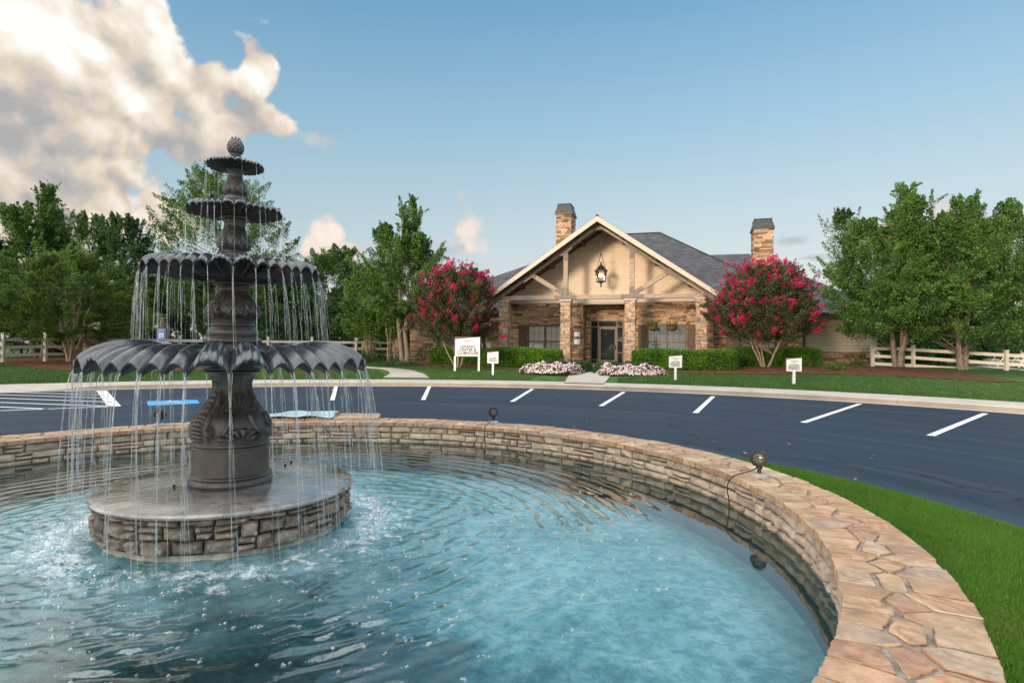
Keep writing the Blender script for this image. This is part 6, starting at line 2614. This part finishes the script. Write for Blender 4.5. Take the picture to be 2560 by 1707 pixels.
    V_, Q_ = leaf_quads(C, lsize * .84)
    tb.build('trunk', barkm, root, True)
    link_mesh('crown', np_mesh('crown', V_, Q_), leaf, root)
    if FLW:
        V_, Q_ = leaf_quads(np.concatenate(FLW), fsize, asp=.9)
        link_mesh('blossom', np_mesh('blossom', V_, Q_), flowers, root)
    return root


def tloc(u, v_top, Y):
    """ground point and height of something whose top stands at (u, v_top) at depth Y"""
    p = at_depth(u, v_top, Y)
    z = float(terrain(p.x, Y))
    return Vector((p.x, Y, z)), p.z - z


def hw(px_w, Y):
    return px_w * Y / F_PX


def put_tree(u, vt, Y, wpx, **k_):
    loc, H = tloc(u, vt, Y)
    return tree(loc=loc, H=H, W=hw(wpx, Y), **k_)


BT = 'green trees standing beyond the drive'
# right: two upright trees by the fence, and more behind
put_tree(2246, 452, 27.6, 152, name='tree', label='tall upright green tree with a thick pale trunk beside the siding end of the clubhouse', cat='tree', hb=1.45, leaf=LF_GREEN, barkm=bark,
         nshoot=360, nleaf=230, lsize=.115, stems=3, stem_r=.13, seed=11, group=BT, leaders=7, gaps=.10, sleeve=.40, spread=.3)
put_tree(2405, 478, 26.3, 168, name='tree', label='broad upright green tree with forked trunks in the mulch by the cream rail fence', cat='tree', hb=1.35, leaf=LF_GREEN, barkm=bark,
         nshoot=360, nleaf=230, lsize=.115, stems=4, stem_r=.12, seed=12, group=BT, leaders=8, gaps=.10, sleeve=.40, spread=.42)
put_tree(2585, 520, 36, 120, name='tree', label='dark green tree cut by the right picture edge behind the rail fence', cat='tree', hb=2.2, leaf=LF_DARK, barkm=barkdark,
         nshoot=90, nleaf=200, lsize=.16, stems=2, seed=13, group=BT, sleeve=.5)
put_tree(2330, 640, 41, 150, name='tree', label='dark green tree in the shade behind the two upright trees on the right', cat='tree', hb=1.3, leaf=LF_DARK, barkm=barkdark,
         nshoot=110, nleaf=240, lsize=.17, kind='oval', stems=3, seed=14, group=BT, sleeve=.6)
# centre left: beside the clubhouse
put_tree(1018, 488, 33.2, 92, name='tree', label='tall green upright tree at the left end of the clubhouse', cat='tree', hb=2.6, leaf=LF_GREEN, barkm=bark,
         nshoot=230, nleaf=240, lsize=.12, stems=2, stem_r=.15, seed=21, leaders=5, group=BT, sleeve=.38, spread=.22)
put_tree(925, 668, 35.5, 70, name='tree', label='small light green multi stemmed tree left of the tall tree at the clubhouse', cat='tree', hb=1.3, leaf=LF_LIGHT, barkm=barkpale,
         nshoot=90, nleaf=240, lsize=.12, kind='oval', stems=5, stem_r=.06, seed=22, group=BT, sleeve=.42)
put_tree(975, 735, 34.5, 55, name='tree', label='low light green multi stemmed tree tucked under the tall tree at the clubhouse', cat='tree', hb=1.5, leaf=LF_LIGHT, barkm=barkpale,
         nshoot=60, nleaf=240, lsize=.12, kind='oval', stems=6, stem_r=.05, seed=23, group=BT, sleeve=.40)
put_tree(838, 618, 46, 92, name='tree', label='rounded green tree right of the falling water, far beyond the lawn', cat='tree', hb=1.4, leaf=LF_GREEN, barkm=barkdark,
         nshoot=120, nleaf=240, lsize=.16, kind='oval', stems=2, seed=24, group=BT, sleeve=.55)
# behind the fountain and left
put_tree(560, 424, 40, 165, name='tree', label='tall loose leaved tree directly behind the fountain column', cat='tree', hb=1.6, leaf=LF_GREEN, barkm=barkdark,
         nshoot=190, nleaf=230, lsize=.14, kind='oval', stems=2, stem_r=.16, seed=31, group=BT, sleeve=.55, gaps=.24)
put_tree(108, 452, 37, 120, name='tree', label='tallest tree at the left, pointed, behind the white flowering crape myrtle', cat='tree', hb=1.4, leaf=LF_GREEN, barkm=barkdark,
         nshoot=230, nleaf=220, lsize=.145, stems=2, stem_r=.15, seed=32, leaders=4, group=BT, sleeve=.5)
put_tree(228, 528, 38, 82, name='tree', label='middle one of the pointed trees at the left, behind the crape myrtle', cat='tree', hb=1.4, leaf=LF_GREEN, barkm=barkdark,
         nshoot=110, nleaf=210, lsize=.145, stems=2, seed=33, group=BT, sleeve=.45)
put_tree(318, 534, 38, 72, name='tree', label='slender pointed tree just left of the falling water curtain', cat='tree', hb=1.4, leaf=LF_DARK, barkm=barkdark,
         nshoot=100, nleaf=220, lsize=.145, stems=2, seed=34, group=BT, sleeve=.45)
put_tree(-30, 600, 36, 95, name='tree', label='green tree cut by the left picture edge', cat='tree', hb=1.2, leaf=LF_GREEN, barkm=barkdark,
         nshoot=110, nleaf=220, lsize=.15, kind='oval', stems=2, seed=35, group=BT, sleeve=.5)
for i, (u, vt, Y, w_) in enumerate(((60, 690, 41, 120), (215, 700, 43, 110), (370, 690, 42, 100), (480, 660, 43, 110), (620, 680, 44, 110), (740, 690, 42, 90), (850, 745, 41, 80), (690, 760, 39, 60), (1010, 780, 44, 70))):
    where = ('at the far left behind the white rails', 'behind the crape myrtle trunks', 'left of the accessible parking sign post', 'right of the accessible parking sign post', 'just right of the fountain column',
             'behind the right hand water curtain', 'left of the walkway, below the rounded tree', 'low and dark behind the wide bowl', 'behind the stone pillar of the porch')[i]
    put_tree(u, vt, Y, w_, name='shrub', label='dense dark evergreen shrub mass ' + where, cat='shrub', hb=0.25, leaf=LF_DARK, barkm=barkdark,
             nshoot=100, nleaf=230, lsize=.17, kind='dome', stems=3, stem_r=.07, seed=40 + i, group='dark shrubs along the far edge of the lawn', sleeve=.6)
for i, (u, vt, Y, w_) in enumerate(((2262, 800, 36.5, 60), (2390, 812, 37.5, 85), (2480, 825, 44, 60))):
    where = ('left of the thick pale trunk', 'behind the forked trunks by the rail fence', 'left of the picnic tables')[i]
    put_tree(u, vt, Y, w_, name='shrub', label='low black green shrub in deep shade ' + where, cat='shrub', hb=0.2, leaf=LF_DARK, barkm=barkdark,
             nshoot=70, nleaf=200, lsize=.17, kind='dome', stems=3, stem_r=.06, seed=140 + i, group='shrubs behind the right rail fence', sleeve=.5)
for i, (x_, y_) in enumerate(((-25.5, 21.0), (-23.8, 14.5))):  # unseen trees added to keep the sun off the far left fence
    tree('tree', 'unseen shade tree added outside the left picture edge, %s the drive' % ('farther from', 'nearer to')[i], 'tree', (x_, y_, float(terrain(x_, y_))), 6.6, 2.9, .9, LF_GREEN, barkm=bark,
         nshoot=90, nleaf=110, lsize=.26, kind='oval', stems=2, seed=121 + i, group='added shade trees left of the view', sleeve=.7)
# unseen trees, added to keep the evening sun off pool and near lawn
for i, (t_, o_) in enumerate(((24, -6.5), (23, -3.0), (25, 0.5))):
    sx, sy = FC.x + SUN_H.x * t_ - SUN_H.y * o_ * -1 * -1, FC.y + SUN_H.y * t_ + SUN_H.x * o_ * -1 * -1
    tree('tree', 'unseen green tree added behind the viewpoint to shade the pool, %s of three' % ('left', 'middle', 'right')[i], 'tree', (sx, sy, .3), 9.2, 3.4, .8, LF_GREEN, barkm=bark,
         nshoot=110, nleaf=110, lsize=.30, kind='oval', stems=2, seed=101 + i, group='added shade trees behind the viewpoint', sleeve=.8)
# crape myrtles
put_tree(178, 636, 30.5, 186, name='crape_myrtle', label='big crape myrtle with white blossom in front of the white rail fence', cat='tree', hb=1.15, leaf=LF_WMYRT, barkm=barkpale,
         nshoot=330, nleaf=270, lsize=.10, kind='dome', stems=7, stem_r=.075, seed=51, flowers=FL_WHITE, nflow=.10, fsize=.05, group='crape myrtles', sleeve=.36, zig=.06)
p_ = on_ground(1146, 926)
put_tree(1146, 672, 31.2, 95, name='crape_myrtle', label='pink flowering crape myrtle behind the larger white sign', cat='tree', hb=1.40, leaf=LF_MYRT, barkm=barkpale,
         nshoot=360, nleaf=230, lsize=.085, kind='vase', stems=5, stem_r=.050, seed=52, flowers=FL_PINK, nflow=.62, fsize=.060, group='crape myrtles', sleeve=.27, zig=.05)
put_tree(1914, 664, 28.9, 114, name='crape_myrtle', label='pink flowering crape myrtle in front of the right wing and chimney', cat='tree', hb=1.35, leaf=LF_MYRT, barkm=barkpale,
         nshoot=400, nleaf=210, lsize=.085, kind='vase', stems=5, stem_r=.055, seed=53, flowers=FL_PINK, nflow=.62, fsize=.060, group='crape myrtles', sleeve=.27, zig=.05)


def hedge(label, a, b, wdt, h_, seed, dens=1.0):
    """clipped hedge between two ground points"""
    global rng
    rng = np.random.default_rng(seed)
    random.seed(seed)
    ax_ = Vector((b[0] - a[0], b[1] - a[1]))
    L_ = ax_.length
    z0 = float(terrain(a[0], a[1]))
    root = thing('hedge', label, 'hedge', (a[0], a[1], z0), math.atan2(ax_.y, ax_.x), 'clipped hedges in front of the clubhouse')
    n_ = int(L_ * (wdt + 2 * h_) * 1500 * dens)
    C = rng.uniform(0, 1, (n_, 3)) * [L_, wdt, h_]
    # push each leaf onto the nearest of the shell's sides, with a ragged depth
    dx = np.stack([C[:, 0], L_ - C[:, 0], C[:, 1], wdt - C[:, 1], h_ - C[:, 2]], 1)
    w_ = rng.integers(0, 10, n_)
    C[w_ < 4, 1] = 0
    C[(w_ >= 4) & (w_ < 8), 2] = h_
    C[w_ == 8, 0] = 0
    C[w_ == 9, 0] = L_
    c0 = np.array([L_ / 2, wdt / 2, h_ / 2])
    # rounded corners and a wavy clipped face
    rel = np.abs(C - c0) / c0
    cut = np.clip(np.sqrt(np.sort(rel, axis=1)[:, 1:].prod(1)) - .80, 0, 1) * .9
    C = c0 + (C - c0) * (1 - cut[:, None] * np.array([.15, .6, .6]))
    C += rng.normal(0, .035, C.shape)
    C[:, 1] += .05 * np.sin(C[:, 0] * 2.1 + seed)
    C[:, 2] += .035 * np.sin(C[:, 0] * 1.7 + seed) * (C[:, 2] > h_ * .5)
    C[:, 2] = np.maximum(C[:, 2], .03)
    V_, Q_ = leaf_quads(C, .075, asp=.6)
    m__ = MB()
    m__.box(.10, L_ - .10, .10, wdt - .10, -.1, h_ - .10)
    m__.build('twigs', hedgecore, root, bevel=.08)
    link_mesh('foliage', np_mesh('foliage', V_, Q_), LF_HEDGE, root)


def hb_(s, d):
    return bw(s, d)


def at_front(u, Y):
    p = at_depth(u, 900, Y)
    return (p.x, Y)


hedge('long clipped hedge under the blinds window left of the entrance', gxy(1197, 917.5), gxy(1397, 922), 1.1, .98, 61)
hedge('short dark clipped hedge behind the larger white sign, farthest left', gxy(1074, 911), gxy(1191, 913), 1.0, .95, 62)
hedge('long clipped hedge under the porch window with hanging baskets', gxy(1578, 926), gxy(1838, 929), 1.2, 1.0, 63)
hedge('clipped hedge behind the pink crape myrtle on the right wing', at_front(1832, 30.6), at_front(2056, 29.9), 1.1, .98, 64)


def bush(name, label, u, v, wpx, hpx, leaf, seed, n_=2600, lsize=.07, group=None, cat='shrub'):
    """loose low bush standing at the ground point under (u, v)"""
    global rng
    rng = np.random.default_rng(seed)
    p = on_ground(u, v)
    root = thing(name, label, cat, p, 0, group)
    w_, h_ = hw(wpx, p.y), hpx * p.y / F_PX
    d_ = rng.normal(size=(n_, 3))
    d_ /= np.linalg.norm(d_, axis=1)[:, None]
    lump = 1 + .22 * np.sin(5 * np.arctan2(d_[:, 1], d_[:, 0]) + seed) + .18 * np.sin(7 * d_[:, 2] + 3 * d_[:, 0])
    rr__ = rng.uniform(.35, 1, n_) ** .5 * lump
    C = np.stack([d_[:, 0] * w_ * rr__, d_[:, 1] * w_ * .8 * rr__, np.abs(d_[:, 2]) * h_ * rr__ + .03], -1)
    V_, Q_ = leaf_quads(C, lsize)
    mt = MB()
    for k_ in range(6):
        a = 2 * PI * k_ / 6
        mt.tube([(0, 0, -.05), (w_ * .3 * math.cos(a), w_ * .3 * math.sin(a), h_ * .5), (w_ * .55 * math.cos(a), w_ * .55 * math.sin(a), h_ * .85)], [.02, .012, .005], 5)
    mt.build('stems', barkdark, root)
    link_mesh('foliage', np_mesh('foliage', V_, Q_), leaf, root)
    return root


LB = 'low bushes in the beds'
bush('bush', 'loose dark bush below the beige siding at the end of the right hedge', 2142, 915, 46, 40, LF_DARK, 71, group=LB, n_=4200)
bush('bush', 'small bright green bush in front of the dark bushes by the siding', 2092, 926, 24, 20, LF_LIGHT, 72, 1600, group=LB)
bush('bush', 'dark bush between the siding corner and the thick pale trunk', 2175, 908, 34, 40, LF_DARK, 73, 3200, group=LB)
bush('bush', 'open twiggy bush against the stone wall left of the downspout', 1058, 903, 30, 36, LF_BED, 74, 1500, group=LB)
bush('bush', 'dark bush at the foot of the slim stone porch pillar', 960, 908, 38, 34, LF_DARK, 75, 3200, group=LB)
bush('bush', 'low spreading green juniper beside the curved path', 990, 915, 66, 11, LF_BED, 76, 4200, .06, group=LB)
bush('bush', 'dark bush behind the curved path under the light green trees', 905, 909, 40, 30, LF_DARK, 77, 3000, group=LB)
bush('bush', 'grassy light green tuft beside the accessible parking sign', 345, 905, 50, 60, LF_BED, 78, 2200, group=LB)


def flower_bed(label, poly_uv, seed):
    """mound of bedding plants: taller leaves at the back, pink blossom in front"""
    global rng
    rng = np.random.default_rng(seed)
    a, b, wid = poly_uv
    pa__, pb__ = on_ground(*a), on_ground(*b)
    ax_ = Vector((pb__.x - pa__.x, pb__.y - pa__.y))
    L_ = ax_.length
    root = thing('flower_bed', label, 'flower bed', pa__, math.atan2(ax_.y, ax_.x), 'flower beds either side of the front walk')
    n_ = 15000
    x, y = rng.uniform(0, 1, n_), rng.uniform(0, 1, n_)
    ok = ((x - .5) / .5) ** 4 + ((y - .5) / .5) ** 4 < 1
    x, y = x[ok], y[ok]
    h_ = (0.26 + .42 * y + .08 * np.sin(x * 23 + seed) * np.sin(y * 9)) * np.clip(np.minimum(np.minimum(x, 1 - x) * 9, np.minimum(y * 4 + .35, (1 - y) * 6 + .2)), 0, 1)
    z = h_ * rng.uniform(.25, 1, len(x)) ** .5
    C = np.stack([x * L_, y * wid, z + .02], -1)
    V_, Q_ = leaf_quads(C, .085, asp=.6)
    link_mesh('foliage', np_mesh('foliage', V_, Q_), LF_BED, root)
    n_ = 1750
    x, y = rng.uniform(.01, .99, n_), rng.uniform(0, .52, n_) ** 1.0
    ok = (((x - .5) / .5) ** 4 + ((y - .5) / .5) ** 4 < 1) & (np.sin(x * 41 + seed) * np.sin(y * 27 + x * 13) > -.75)
    x, y = x[ok], y[ok]
    h_ = (0.26 + .42 * y + .08 * np.sin(x * 23 + seed) * np.sin(y * 9)) * np.clip(np.minimum(np.minimum(x, 1 - x) * 9, y * 4 + .35), 0, 1)
    C = np.stack([x * L_, y * wid - .03, h_ * rng.uniform(.6, 1.05, len(x)) + .04], -1)
    k5 = 6
    V2, Q2 = [], []
    ang_ = np.arange(k5) * 2 * PI / k5
    nrm = np.stack([rng.normal(0, .45, len(C)), rng.normal(-.7, .35, len(C)), np.abs(rng.normal(.7, .3, len(C)))], -1)
    nrm /= np.linalg.norm(nrm, axis=1)[:, None]
    e1 = np.cross(nrm, [0.3, .2, .9])
    e1 /= np.linalg.norm(e1, axis=1)[:, None]
    e2 = np.cross(nrm, e1)
    s__ = rng.uniform(.022, .044, len(C))[:, None]
    V2 = np.stack([C + (e1 * math.cos(q) + e2 * math.sin(q)) * s__ for q in ang_], 1).reshape(-1, 3)
    Q2 = np.arange(k5 * len(C)).reshape(-1, k5)
    tag(link_mesh('blossom', np_mesh('blossom', V2, Q2), FL_PALE, root), kind='stuff')


flower_bed('bed of pale pink flowers left of the front walk', ((1282, 936), (1428, 943), 3.6), 81)
flower_bed('bed of pale pink flowers right of the front walk', ((1503, 943), (1682, 939), 2.7), 82)

# hanging baskets in front of the porch window
for (u, v, lab) in ((1640, 806, 'left'), (1690, 806, 'right')):
    s_ = {1640: 2.95, 1690: 4.02}[u]
    x_, y_ = bw(s_, 1.5)
    root = thing('hanging_basket', '%s one of two hanging baskets with trailing plants before the porch window' % lab, 'hanging basket', (x_, y_, 2.62), BYAW, 'hanging baskets on the porch')
    m_ = MB()
    m_.lathe([(0.10, 0), (0.22, .04), (.30, .17), (.31, .20), (.28, .20), (.22, .10)], 20)
    m_.build('basket', pbr('coir basket', (.17, .075, .04), .9, .3, 20, .6), root, auto=40)
    m_ = MB()
    for k_ in range(3):
        a = 2 * PI * k_ / 3
        m_.tube([(.30 * math.cos(a), .30 * math.sin(a), .19), (0, 0, 1.0)], .006, 4)
    m_.tube([(0, 0, 1.0), (0, 0, 2.7)], .006, 4)
    m_.build('chain', blackmetal, root)
    rng = np.random.default_rng(91 + u)
    C = np.concatenate([along(np.array([0, 0, .15]), np.array([math.cos(a) * .33, math.sin(a) * .33, q]), 60, .09, .03) for a, q in zip(rng.uniform(0, 6.28, 22), rng.uniform(-.05, .6, 22))])
    V_, Q_ = leaf_quads(C, .08, asp=.35)
    link_mesh('plant', np_mesh('plant', V_, Q_), LF_LIGHT, root)


# ------------------------------------------------------------------ fences
def rail_fence(label, posts, h_, matp, group=None, rails=(0.28, 0.66, 1.04), pw_=0.13, cat='fence'):
    root = thing('rail_fence', label, cat, posts[0], 0, group)
    o_ = Vector(posts[0])
    for p in posts:
        q = Vector(p) - o_
        m__ = MB()
        w_ = pw_ / 2
        m__.box(q.x - w_, q.x + w_, q.y - w_, q.y + w_, q.z - .2, q.z + h_)
        m__.box(q.x - w_ - .015, q.x + w_ + .015, q.y - w_ - .015, q.y + w_ + .015, q.z + h_ + .002, q.z + h_ + .03)
        m__.build('post', matp, root)
    for a, b in zip(posts[:-1], posts[1:]):
        a, b = Vector(a) - o_, Vector(b) - o_
        d_ = (b - a).normalized()
        for zr in rails:
            m__ = MB()
            m__.bar(a + d_ * pw_ * .52 + Vector((0, 0, zr)), b - d_ * pw_ * .52 + Vector((0, 0, zr)), .045, .145, up=(0, 0, 1))
            m__.build('rail', matp, root)
    return root


A1, A2 = at_depth(2516, 948, 26.0), at_depth(2283, 928.5, 28.6)
dv = Vector((A2.x - A1.x, A2.y - A1.y, 0))
posts = []
for k in (-2, -1, 0, 1, 1.5):
    p = A1 + dv * k
    z = A1.z + (A2.z - A1.z) * np.clip(k, -.6, 1.25)
    posts.append((p.x, p.y, float(z)))
rail_fence('cream three rail fence running from the right edge behind the upright trees', posts, 1.24, vinyl)
L1, L2_ = at_depth(7, 903, 28.8), at_depth(113, 899, 30.2)
dv = Vector((L2_.x - L1.x, L2_.y - L1.y, 0))
posts = [tuple(L1 + dv * k + Vector((0, 0, (L2_.z - L1.z) * np.clip(k, -1, 1)))) for k in (-2, -1, 0, 1)]
pill = at_depth(232, 900, 31.5)
posts.append((pill.x - .55, pill.y, L2_.z))
rail_fence('white three rail fence at the far left, in front of the dark shrubs', posts, 1.32, vinyl)
posts = [(pill.x + .5, pill.y + .1, L2_.z)] + [tuple(Vector((at_depth(u, 880, Y).x, Y, L2_.z))) for u, Y in ((340, 32.5), (450, 33.5), (560, 34.5), (670, 35.5), (780, 36.5), (890, 37.5), (985, 38.5))]
rail_fence('white three rail fence running on behind the fountain from the stone pillar', posts, 1.32, vinyl)
for (u, Y, lab, w_, top) in ((232, 31.5, 'stone pillar in the white fence behind the crape myrtle trunks', .48, 2.02), (922, 38.0, 'stone pillar in shade at the end of the curved path', .36, 1.9)):
    p = at_depth(u, 900, Y)
    z = float(terrain(p.x, Y))
    root = thing('stone_pillar', lab, 'pillar', (p.x, Y, z))
    m_ = MB()
    ledgestones(m_, -w_, w_, 0, top - z - .1, lambda a, b, d: (a, -w_ - d, b))
    ledgestones(m_, -w_, w_, 0, top - z - .1, lambda a, b, d: (w_ + d, a, b))
    ledgestones(m_, -w_, w_, 0, top - z - .1, lambda a, b, d: (-w_ - d, a, b))
    m_.box(-w_ + .004, w_ - .004, -w_ + .004, w_, -.2, top - z - .1)
    m_.build('shaft', ledge, root)
    m_ = MB()
    m_.box(-w_ - .06, w_ + .06, -w_ - .06, w_ + .06, top - z - .098, top - z)
    m_.build('cap', trim, root, bevel=.01)


# ------------------------------------------------------------------ signs
def text_mesh(parent, txt, size, x, z, y, mat, name='lettering', space=1.06):
    cu = bpy.data.curves.new(name, 'FONT')
    cu.body = txt
    cu.size = size
    cu.align_x = 'CENTER'
    cu.align_y = 'CENTER'
    cu.space_character = space
    cu.extrude = 0.001
    cu.offset = size * 0.028
    o_ = bpy.data.objects.new(name, cu)
    COL.objects.link(o_)
    dg = bpy.context.evaluated_depsgraph_get()
    me = bpy.data.meshes.new_from_object(o_.evaluated_get(dg))
    bpy.data.objects.remove(o_)
    me.transform(Matrix.Translation((x, y, z)) @ Matrix.Rotation(PI / 2, 4, 'X'))
    me.materials.clear()
    return link_mesh(name, me, mat, parent)


def yard_sign(u, v, wpx, hpx, postpx, label, big=False, group=None, yaw=0.0):
    """white panel with a raked top on a plum backing board, on white posts"""
    p = on_ground(u, v)
    s_ = p.y / F_PX
    W_, Hp, P_ = wpx * s_, hpx * s_, postpx * s_
    root = thing('yard_sign', label, 'sign', p, yaw, group)
    b = MB()
    bo = .05 * W_
    b.box(-W_ / 2 - bo, W_ / 2, .004, .03, P_ + .012 * Hp, P_ + Hp)
    b.build('backing', signback, root)
    f_ = MB()
    f_.prism([(-W_ / 2, P_), (W_ / 2, P_), (W_ / 2, P_ + Hp * .995), (-W_ / 2, P_ + Hp * .875)], -.016, .0)
    f_.build('panel', signwhite, root)
    pw__ = .045 if big else .043
    for x_ in ((-W_ / 2 - bo + .045, W_ / 2 - .045) if big else (0.0,)):
        k_ = MB()
        k_.box(x_ - pw__, x_ + pw__, .033, .033 + pw__ * 2, -.2, P_ + Hp * .9)
        k_.box(x_ - pw__, x_ + pw__, -.03, .031, -.2, P_ - .004)
        k_.build('post', white, root)
    y_ = -.018
    if big:
        text_mesh(root, 'HOUSTON', .085 * W_, 0.0, P_ + Hp * .825, y_, inkpale, space=1.35)
        text_mesh(root, 'LAKE', .085 * W_, 0.0, P_ + Hp * .745, y_, inkpale, space=1.35)
        m__ = MB()
        m__.box(-.17 * W_, .17 * W_, y_ - .001, y_ + .001, P_ + Hp * .672, P_ + Hp * .680)
        m__.build('rule', inkpale, root)
        for i, t in enumerate(('LEASING', 'CENTER &', 'CLUBHOUSE')):
            text_mesh(root, t, .148 * W_, 0.0, P_ + Hp * (.49 - .165 * i), y_, ink)
    else:
        text_mesh(root, 'HOUSTON', .105 * W_, 0.0, P_ + Hp * .755, y_, inkpale, space=1.25)
        text_mesh(root, 'LAKE', .105 * W_, 0.0, P_ + Hp * .665, y_, inkpale, space=1.25)
        for i, t in enumerate(('FUTURE', 'RESIDENT', 'PARKING')):
            text_mesh(root, t, .165 * W_, 0.0, P_ + Hp * (.46 - .15 * i), y_, ink)
    return root


yard_sign(1168.5, 929, 61.5, 48.5, 38.5, 'larger white sign on two posts reading leasing center and clubhouse', True, None, R(-2))
GS = 'white future resident parking signs along the sidewalk'
yard_sign(1232, 939, 27.6, 29.5, 31, 'white parking sign on one post next to the larger two post sign', False, GS, R(-4))
yard_sign(1688.5, 951.5, 31.5, 31, 32.5, 'white one post parking sign beside the pink flower bed right of the walk', False, GS, R(-10))
yard_sign(1985, 961.5, 35, 33.5, 33.5, 'white parking sign on one post on the open lawn right of the crape myrtle', False, GS, R(-14))

# accessible parking sign on a wooden post
p = at_depth(402, 940, 25.5)
z = float(terrain(p.x, 25.5))
sc_ = 25.5 / F_PX
root = thing('accessible_sign', 'blue and white wheelchair parking sign on a brown wooden post left of the fountain', 'sign', (p.x, 25.5, z), R(6))
zt = at_depth(400, 796, 25.5).z - z
m_ = MB()
m_.box(-.065, .065, .012, .142, -.2, zt)
m_.add([(-.065, .012, zt + .002), (.065, .012, zt + .002), (.065, .142, zt + .002), (-.065, .142, zt + .002), (0, .077, zt + .05)], [(0, 1, 4), (1, 2, 4), (2, 3, 4), (3, 0, 4)])
m_.build('post', wood, root)
zs0, zs1 = at_depth(400, 851, 25.5).z - z, at_depth(400, 821, 25.5).z - z
wS = 22.5 * sc_ / 2
m_ = MB()
m_.box(-wS, wS, -.006, .009, zs0, zs1)
m_.build('panel', signblue, root, bevel=.004)
hS = zs1 - zs0
m_ = MB()
m_.box(-wS * .52, wS * .52, -.009, -.0065, zs0 + hS * .22, zs0 + hS * .64)
m_.build('white_square', white, root)
m_ = MB()
wheelchair(m_, lambda x, y: (-wS * .40 + wS * .80 * x, -.0105, zs0 + hS * .24 + hS * .38 * y))
m_.build('symbol', signblue, root)
text_mesh(root, 'RESERVED', wS * .30, 0, zs0 + hS * .90, -.008, white)
text_mesh(root, 'PARKING', wS * .30, 0, zs0 + hS * .76, -.008, white)
text_mesh(root, 'PERMIT ONLY', wS * .24, 0, zs0 + hS * .11, -.008, white)
m_ = MB()
m_.box(-wS * .9, wS * .9, -.006, .009, zs0 - hS * .32, zs0 - hS * .06)
m_.build('lower_plate', signblue, root, bevel=.004)
m_ = MB()
m_.box(-.05, .05, -.1, .02, 0, 0)

# ------------------------------------------------------------------ far right: picnic tables, path, apartment house
def picnic(u, v, Y, label, yaw):
    p = at_depth(u, v, Y)
    z = float(terrain(p.x, Y))
    root = thing('picnic_table', label, 'picnic table', (p.x, Y, z), yaw, 'white picnic tables beyond the rail fence')
    m__ = MB()
    for k_ in range(5):
        m__.box(-.9, .9, -.37 + k_ * .15, -.37 + k_ * .15 + .135, .72, .76)
    m__.build('table_top', white, root)
    for s_ in (-1, 1):
        m__ = MB()
        m__.box(-.9, .9, s_ * .72 - .13, s_ * .72 + .13, .42, .46)
        m__.build('bench', white, root)
    for x_ in (-.62, .62):
        m__ = MB()
        for s_ in (-1, 1):
            m__.bar((x_ + s_ * .025, s_ * .62, 0), (x_ + s_ * .025, s_ * .22, .715), .045, .12, up=(1, 0, 0))
        m__.bar((x_ + .075, -.82, .36), (x_ + .075, .82, .36), .045, .11, up=(1, 0, 0))
        m__.build('leg_frame', white, root)


picnic(2514, 905, 35.0, 'white wooden picnic table seen through the fence beside the nearest fence post', R(70))
picnic(2568, 912, 33.5, 'white wooden picnic table cut off by the right picture edge', R(70))
drape('path', [gxy(2385, 914), gxy(2430, 914.5), gxy(2480, 921), gxy(2560, 930), gxy(2640, 937)], [gxy(2385, 912), gxy(2445, 911.5), gxy(2500, 917), gxy(2560, 925), gxy(2640, 931)], 24, 4, .035, walkm)

ap0 = at_depth(2310, 880, 62)
apz = float(terrain(ap0.x, 62))
ap = thing('apartment_house', 'pale apartment house with dark shutters and outside stairs behind the trees at the right', 'building', (ap0.x, 62, apz), R(-14))
WL = 16.0
m_ = MB()
m_.box(-6, WL, 0, 9, -.3, 6.2)
m_.build('wall', siding_mat('white lap siding', (.62, .60, .57)), ap)
roof_mesh('roof', [[(-6.5, -.5, 6.2), (WL + .5, -.5, 6.2), (WL - 3, 4.5, 9.0), (-3, 4.5, 9.0)], [(WL + .5, -.5, 6.2), (WL + .5, 9.5, 6.2), (WL - 3, 4.5, 9.0)],
                   [(-6.5, 9.5, 6.2), (-6.5, -.5, 6.2), (-3, 4.5, 9.0)], [(WL + .5, 9.5, 6.2), (-6.5, 9.5, 6.2), (-3, 4.5, 9.0), (WL - 3, 4.5, 9.0)]], ap)
for zz_ in (.9, 3.8):
    for x_ in (-4.2, -1.2, 1.8, 4.8, 9.0, 12.0):
        f_ = MB()
        f_.box(x_, x_ + .1, -.08, .02, zz_, zz_ + 1.6)
        f_.box(x_ + 1.1, x_ + 1.2, -.08, .02, zz_, zz_ + 1.6)
        f_.box(x_ + .1, x_ + 1.1, -.08, .02, zz_ + 1.5, zz_ + 1.6)
        f_.box(x_ + .1, x_ + 1.1, -.08, .02, zz_ + .75, zz_ + .83)
        f_.box(x_ + .1, x_ + 1.1, -.08, .02, zz_, zz_ + .1)
        wv_ = f_.build('window', white, ap)
        k_ = MB()
        k_.box(x_ + .1, x_ + 1.1, -.04, -.03, zz_ + .1, zz_ + 1.5)
        k_.build('pane', darkglass, wv_)
        for q_ in (x_ - .42, x_ + 1.24):
            k_ = MB()
            k_.box(q_, q_ + .38, -.05, -.002, zz_, zz_ + 1.6)
            k_.build('shutter', bronze, wv_)
m_ = MB()
for k_ in range(11):
    m_.box(5.6 + .28 * k_, 5.9 + .28 * k_, -1.9, -.8, .22 * k_, .22 * k_ + .05)
m_.bar((5.6, -1.95, 0), (8.7, -1.95, 2.45), .06, .24)
m_.bar((5.6, -1.95, .95), (8.7, -1.95, 3.40), .05, .06)
for k_ in range(12):
    m_.bar((5.6 + .27 * k_, -1.95, .22 * k_), (5.6 + .27 * k_, -1.95, .22 * k_ + .95), .025, .025)
m_.build('stairs', bronze, ap)
